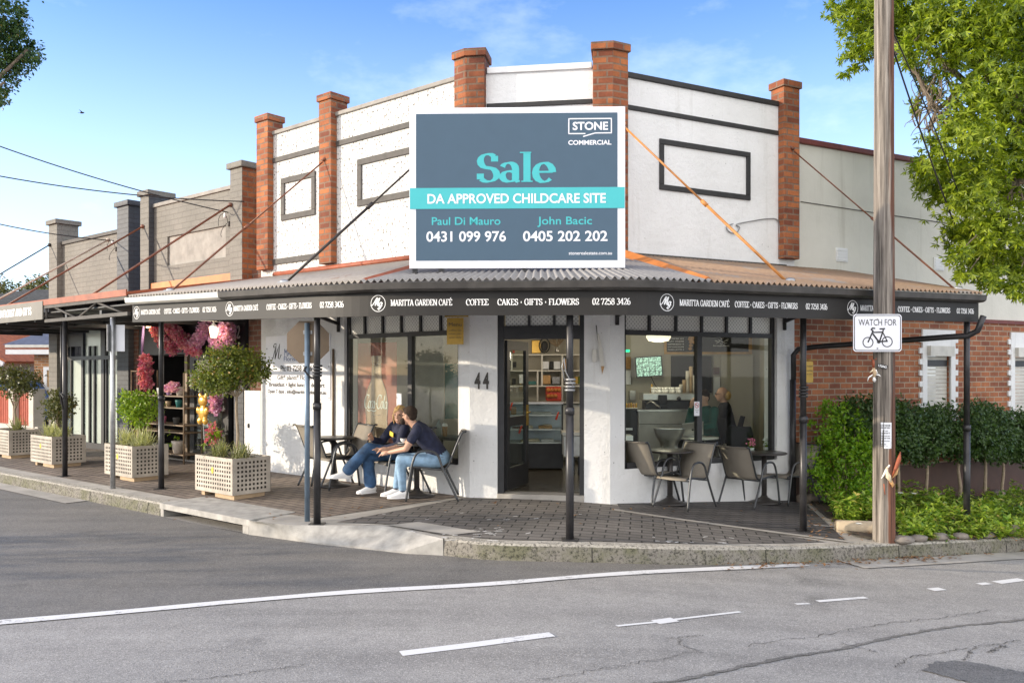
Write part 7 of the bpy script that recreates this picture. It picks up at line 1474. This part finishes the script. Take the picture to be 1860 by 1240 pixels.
# logs, blocks and rocks
def rockm(name, label, cat, u, v, r, mat, rot=0, jit=.12):
    mb = MB(); mb.ell((0, 0, 0), r, Matrix.Rotation(rot, 3, 'Z'), 12, 8, jit, rt); p = gp(u, v); return tag(mb.build(name, M[mat], None, p + V((0, 0, r[2] * .6 + .02)), uv=False), label, cat)
for k, (u, v, rot, l, m) in enumerate(((1450, 901, .5, .34, 'log'), (1478, 906, .45, .24, 'log'), (1500, 909, .35, .30, 'log'), (1556, 968, -.2, .46, 'sandstone'))):
    p = wp('R', (3.24, 3.52, 3.80)[k], -.16) if k < 3 else gp(u, v); p.z = gz(p.x, p.y); rr = .075 if m == 'log' else .085; c = Matrix.Rotation(rot, 3, 'Z'); mb = MB(); n = 16; pts = [c @ V((-l / 2, 0, 0)), c @ V((-l / 2 + .02, 0, 0)), c @ V((l / 2 - .02, 0, 0)), c @ V((l / 2, 0, 0))]; mb.tube(pts, [rr * .9, rr, rr, rr * .9], n)
    tag(mb.build("edging_log", M[m], None, p + V((0, 0, rr * .75)), uv=False), ("weathered edging log touching the white wall corner", "short weathered edging log in the middle of the log row", "weathered edging log beside the bright shrub", "pale sandstone edging piece left of the timber pole's foot")[k], "log")
for k, (u, v, r) in enumerate(((1640, 988, (.13, .08, .05)), (1668, 984, (.12, .07, .04)), (1705, 982, (.13, .08, .045)), (1745, 980, (.10, .07, .04)), (1842, 974, (.10, .08, .075)), (1795, 978, (.12, .07, .04)), (1740, 900, (.16, .1, .10)), (1700, 905, (.14, .1, .07)), (1655, 905, (.14, .1, .07)), (1812, 905, (.15, .1, .08)))):
    rockm("garden_rock", ("flat grey rock right of the timber pole's foot", "flat brown rock second from the timber pole along the kerb", "flat rock in the middle of the kerb edging", "small flat rock in the kerb edging below the ground cover", "rounded mossy rock at the right end of the kerb edging", "flat rock left of the rounded mossy rock", "large rock at the foot of the hedge by a pale trunk", "rock under the dark strap plant", "rock behind the timber pole under the hedge", "rock behind the ground cover near the right edge")[k], "rock", u, v, r, 'rock' if k != 4 else 'log', rt.uniform(0, 1))
dl = MB()
for k in range(900):
    t = rt.random()
    if t < .55: u, v = rt.uniform(1470, 1900), rt.uniform(895, 990); p = gp(u, v); p.z += .05
    elif t < .85: s = rt.uniform(0, 1); i = rt.randint(20, len(kc) - 1); p = V((kc[i].x + rt.gauss(0, .15), kc[i].y - abs(rt.gauss(0, .10)) - .02, 0)); p.z = rz(p.x, p.y) + .02
    else: u, v = rt.uniform(300, 1480), rt.uniform(900, 960); p = gp(u, v); p.z += .02; 
    if t >= .85 and rt.random() < .6: continue
    a = rt.uniform(0, 6.28); leaf(dl, p, V((math.cos(a), math.sin(a), rt.uniform(-.1, .3))).normalized(), V((0, 0, 1)), rt.uniform(.04, .08), .03)
tag(dl.build("fallen_leaves", M['lf_dead'], uv=False), "brown fallen leaves over the garden soil and along the kerb gutter", "leaves", None, "stuff")
# topiary trees and grasses in the planters
def topiary(i, name, label, x, y, h, blobs, mat, L, W, dens, tr):
    c = in_planter(i, x, y); T = thing(name, label, "tree", c); mb = MB(); crown(mb, blobs, dens, L, W, rt, 1, .1, .17, .4, 8); mb.build("crown", M[mat], T, uv=False)
    mb = MB(); mb.tube([(0, 0, -.06), (.015, 0, h * .35), (-.01, .01, h * .7), (0, 0, h)], [tr, tr * .9, tr * .8, tr * .7], 8); top = V((0, 0, h))
    for b, r in blobs: mb.tube([top - V((0, 0, .1)), V(b)], [tr * .55, .005], 5)
    mb.build("trunk", M['stem'], T, uv=False)
topiary(0, "topiary_tree", "tall round headed topiary tree in the nearest planter", -.32, .26, .92, [((-.22, -.05, 1.14), (.32, .32, .25)), ((.10, .0, 1.22), (.30, .30, .24)), ((-.08, .05, 1.30), (.30, .28, .20)), ((-.38, -.1, 1.02), (.18, .2, .16)), ((.28, 0, 1.12), (.16, .18, .15)), ((-.15, -.1, .98), (.2, .2, .12))], 'lf_top', .055, .030, 15000, .022)
topiary(1, "topiary_tree", "lime green topiary bush in the planter behind the sign post", -.36, .28, .25, [((0, 0, .56), (.30, .30, .24)), ((-.1, 0, .70), (.22, .22, .16)), ((.14, 0, .66), (.2, .2, .16)), ((.05, -.1, .46), (.2, .2, .14))], 'lf_lime', .062, .036, 9500, .03)
topiary(2, "topiary_tree", "dull green topiary bush in the planter by the charcoal shop", -.46, .28, .25, [((0, 0, .52), (.26, .26, .22)), ((-.08, 0, .66), (.2, .2, .16)), ((.12, 0, .60), (.18, .18, .16)), ((.04, -.1, .42), (.2, .2, .12))], 'lf_dull', .066, .036, 9000, .026)
topiary(3, "topiary_tree", "bronze topiary tree in the farthest planter at the left edge", -.50, .28, .50, [((0, 0, .95), (.42, .40, .28)), ((-.25, 0, 1.08), (.28, .28, .2)), ((.22, 0, 1.02), (.26, .26, .2)), ((.05, 0, .80), (.25, .25, .16))], 'lf_dull', .066, .036, 7500, .026)
def tuft(i, label, x, y, n, L, mat, W=.012):
    c = in_planter(i, x, y, .50); mb = MB()
    for k in range(n):
        a = rt.uniform(0, 6.28); l = L * rt.uniform(.55, 1.1); e = rt.uniform(.55, 1.45); bx__ = rt.gauss(0, .05), rt.gauss(0, .05); pts = [V((bx__[0] + math.cos(a) * l * t * math.cos(e), bx__[1] + math.sin(a) * l * t * math.cos(e), l * (t * math.sin(e) - .42 * t * t * (1.5 - .6 * e)))) for t in (0, .3, .6, .85, 1)]; s = V((-math.sin(a), math.cos(a), 0)); vs = []
        for q, w in zip(pts, (.6, 1, .9, .6, .08)): vs += [q - s * W * w / 2, q + s * W * w / 2]
        mb.add(vs, [(2 * i_, 2 * i_ + 1, 2 * i_ + 3, 2 * i_ + 2) for i_ in range(4)], True)
    tag(mb.build("grass_tuft", M[mat], None, c, uv=False), label, "grass")
tuft(0, "dark spiky grass at the left of the nearest planter", -.66, .22, 120, .40, 'lf_dgrass'); tuft(0, "spiky grass at the right corner of the nearest planter", -.14, .22, 130, .36, 'lf_dgrass'); tuft(0, "low green sprout at the far left end of the nearest planter", -.84, .34, 40, .26, 'lf_lime', .02)
tuft(1, "pale variegated grass at the left of the planter behind the sign post", -.68, .26, 150, .46, 'lf_grass', .015); tuft(1, "pale variegated grass at the right of the planter behind the sign post", -.16, .24, 160, .48, 'lf_grass', .015)
tuft(2, "pale variegated grass at the left of the planter by the charcoal shop", -.70, .26, 130, .42, 'lf_grass', .015); tuft(2, "pale variegated grass at the right of the planter by the charcoal shop", -.20, .26, 140, .42, 'lf_grass', .015)
tuft(3, "dark grass in the farthest planter at the left edge", -.3, .26, 120, .42, 'lf_dgrass', .014)
# ------------------------------------------------------------------ florist display
def fp(u, v, n=.0): x, z = onw('L', u, v, n); return V((x, -n, z))
def blooms(mb, pts, n, rg, s=.058):
    for _ in range(n):
        i = rg.randrange(len(pts) - 1); a, b, r = V(pts[i][:3]), V(pts[i + 1][:3]), pts[i][3]; p = a.lerp(b, rg.random()) + rv(rg) * r * rg.uniform(.5, 1); d = rv(rg)
        for w in range(3): leaf(mb, p, (rv(rg) + d * .4).normalized(), d, s, s * .9, .3)
T = thing("floral_letter", "large letter M made of red, pink and lilac blooms above the florist door", "floral letter", LW, ROT['L'])
F4 = lambda L_, r: [(*fp(u, v, .16), r) for u, v in L_]
mb = MB(); blooms(mb, F4([(284, 592), (293, 618), (316, 634)], .12), 520, rt); blooms(mb, F4([(303, 588), (322, 606), (338, 624), (356, 640)], .12), 620, rt); mb.build("pink_blooms", M['pink'], T, uv=False)
mb = MB(); blooms(mb, F4([(352, 628), (364, 612), (374, 592)], .11), 420, rt); blooms(mb, F4([(388, 624), (402, 606), (412, 590)], .11), 420, rt); blooms(mb, F4([(395, 628), (416, 618), (418, 594)], .09), 300, rt); mb.build("lilac_blooms", M['purple'], T, uv=False)
mb = MB(); 
for (a, b) in (((284, 590), (316, 636)), ((303, 586), (356, 642)), ((352, 632), (374, 590)), ((388, 626), (413, 588))): mb.tube([fp(*a, .14), fp(*b, .14)], .05, 8)
mb.build("backing", M['pink'], T, uv=False)
T = thing("wall_lantern", "lit lantern with white hood in front of the floral letter", "lantern", wp('L', 0) + Matrix.Rotation(ROT['L'], 3, 'Z') @ fp(388, 602, .32)); mb = MB(); mb.lathe([(.05, -.10), (.075, .06)], (0, 0, 0), 10); mb.build("glass", M['lamp'], T); lampl("lantern_light", T, (0, -.16, -.02), 5); mb = MB(); mb.lathe([(.09, .062), (.06, .10), (.012, .14), (.01, .17)], (0, 0, 0), 10); mb.build("hood", M['letter'], T); mb = MB(); mb.tube([(0, 0, .16), (0, .2, .22), (0, .3, .15)], .01, 5); mb.build("arm", M['black'], T)
mb = MB(); q = fp(274, 593, .12); mb.box(q.x - .12, q.x + .12, q.y - .03, q.y + .03, q.z - .025, q.z + .02); tag(mb.build("tube_lamp", M['lamp'], None, LW, ROT['L']), "short lit tube lamp left of the floral letter", "lamp"); lampl("tube_light", [o_ for o_ in col.objects if o_.name.startswith("tube_lamp")][0], (q.x + .12, q.y - .22, q.z), 7)
T = thing("flower_stack", "hanging stack of pink blooms left of the florist door", "flowers", LW, ROT['L']); mb = MB(); blooms(mb, [(*fp(263, 652, .2), .12), (*fp(265, 690, .2), .12)], 260, rt); blooms(mb, [(*fp(262, 690, .2), .11), (*fp(268, 700, .2), .1)], 160, rt); mb.build("blooms", M['pink'], T, uv=False); mb = MB(); mb.tube([fp(261, 590, .2), fp(259, 620, .2), fp(258, 645, .2)], [.02, .03, .02], 6); mb.build("ribbon", M['lilac'], T)
rk = thing("display_rack", "tall metal rack of pots and boxes at the florist entrance", "rack", LW, ROT['L'])
RN = .30
ca, cb = fp(239, 840, RN), fp(334, 840, RN); zt = fp(285, 672, RN).z
for x in (ca.x, ca.x + .32, cb.x):
    for y in (-RN, -RN + .34): mb = MB(); mb.tube([(x, y, 0), (x, y, zt if x < cb.x else zt - .05)], .014, 7); mb.build("upright", M['alu'], rk)
mb = MB(); mb.tube([(ca.x, -RN, zt - .02), (ca.x + .32, -RN, zt - .02)], .012, 6); mb.build("top_rail", M['alu'], rk)
zs_ = [fp(300, v, RN).z for v in (718, 739, 770, 783, 822)]
for z in zs_: mb = MB(); mb.box(ca.x, cb.x, -RN, -RN + .34, z - .02, z); mb.build("shelf", M['alu'], rk)
k = 0
for z, items in zip(zs_, (((.45, 'teapot', .13), (.62, 'lilac', .12), (.82, 'box', .16)), ((.35, 'ink', .14), (.6, 'tan', .10), (.8, 'darkgreen', .13)), ((.5, 'pinkflower', .13), (.75, 'band', .12)), (), ((.4, 'terracotta', .12), (.55, 'darkgreen', .14), (.78, 'box', .22)))):
    for t, m, h in items:
        x = ca.x + (cb.x - ca.x) * t; p = LW + Matrix.Rotation(ROT['L'], 3, 'Z') @ V((x, -RN + .12, z)); mb = MB(); mb.lathe([(h * .36, .001), (h * .5, h * .8), (h * .52, h), (h * .42, h * .95)], (0, 0, 0), 12)
        tag(mb.build("plant_pot", M[m], None, p), ["white pot left on the rack's upper shelf", "lilac pot in the middle of the rack's upper shelf", "tan pot at the right of the rack's upper shelf", "black pot on the rack's second shelf", "small tan pot on the rack's second shelf", "dark green pot on the rack's second shelf", "pink pot on the rack's third shelf", "grey pot on the rack's third shelf", "terracotta pot on the rack's bottom shelf", "green pot on the rack's bottom shelf", "large carton coloured tub on the rack's bottom shelf"][k], "pot"); k += 1
p = LW + Matrix.Rotation(ROT['L'], 3, 'Z') @ fp(316, 716, .25); mb = MB(); blooms(mb, [(-.2, 0, .12, .10), (.1, 0, .12, .09)], 160, rt, .05); tag(mb.build("flower_bunch", M['purple'], None, p, ROT['L'], uv=False), "pale lilac flower bunch on the rack's upper shelf", "flowers")
p = LW + Matrix.Rotation(ROT['L'], 3, 'Z') @ fp(312, 806, .25); mb = MB(); crown(mb, [((0, 0, .1), .13)], 2500, .06, .03, rt); tag(mb.build("potted_fern", M['lf_lime'], None, p, uv=False), "leafy green plant on the rack's bottom shelf", "plant")
q = LW + Matrix.Rotation(ROT['L'], 3, 'Z') @ fp(369, 758, .14); T = thing("bear_balloon", "golden foil balloon shaped like a seated bear at the florist door", "balloon", q, ROT['L'])
mb = MB(); mb.ell((0, 0, .08), (.13, .06, .14)); mb.ell((0, -.005, .29), (.125, .06, .10)); 
for s in (-1, 1): mb.ell((s * .095, 0, .385), (.045, .025, .045)); mb.ell((s * .085, -.01, -.06), (.065, .045, .065)); mb.ell((s * .14, -.01, .12), (.045, .035, .07))
o = mb.build("balloon", M['balloon'], T, uv=False); remesh(o, .012, 2); mb = MB(); mb.tube([(0, 0, -.1), (.05, 0, -.5), (.1, 0, -.85)], .004, 4); mb.build("string", M['letter'], T)
q = LW + Matrix.Rotation(ROT['L'], 3, 'Z') @ fp(392, 732, .10); mb = MB(); blooms(mb, [(0, 0, -.12, .09), (0, 0, .16, .09)], 240, rt); tag(mb.build("flower_bunch", M['purple'], None, q, ROT['L'], uv=False), "lilac flower ball beside the golden bear balloon", "flowers")
q = LW + Matrix.Rotation(ROT['L'], 3, 'Z') @ fp(384, 815, .16); T = thing("lily_plant", "green lily plant with pale flowers at the foot of the florist door", "plant", q); mb = MB(); crown(mb, [((0, 0, .12), .14), ((.05, 0, .3), .12)], 1500, .14, .04, rt); mb.build("leaves", M['lf_lime'], T, uv=False); mb = MB(); blooms(mb, [(0, 0, .1, .12), (.06, 0, .34, .1)], 60, rt, .06); mb.build("blooms", M['pink'], T, uv=False)
# bird
mb = MB(); mb.ell((0, 0, 0), (.10, .04, .035)); mb.add([(-.03, 0, .01), (.05, 0, .01), (-.02, -.22, .08), (-.03, 0, .012), (.05, 0, .012), (.0, .24, .06)], [(0, 1, 2), (3, 5, 4)]); mb.add([(-.08, 0, 0), (-.17, .03, .0), (-.17, -.03, 0)], [(0, 1, 2)]); tag(mb.build("bird", M['ink'], None, at(149, 205, 36)), "tiny dark bird flying in the blue sky at the left", "bird")
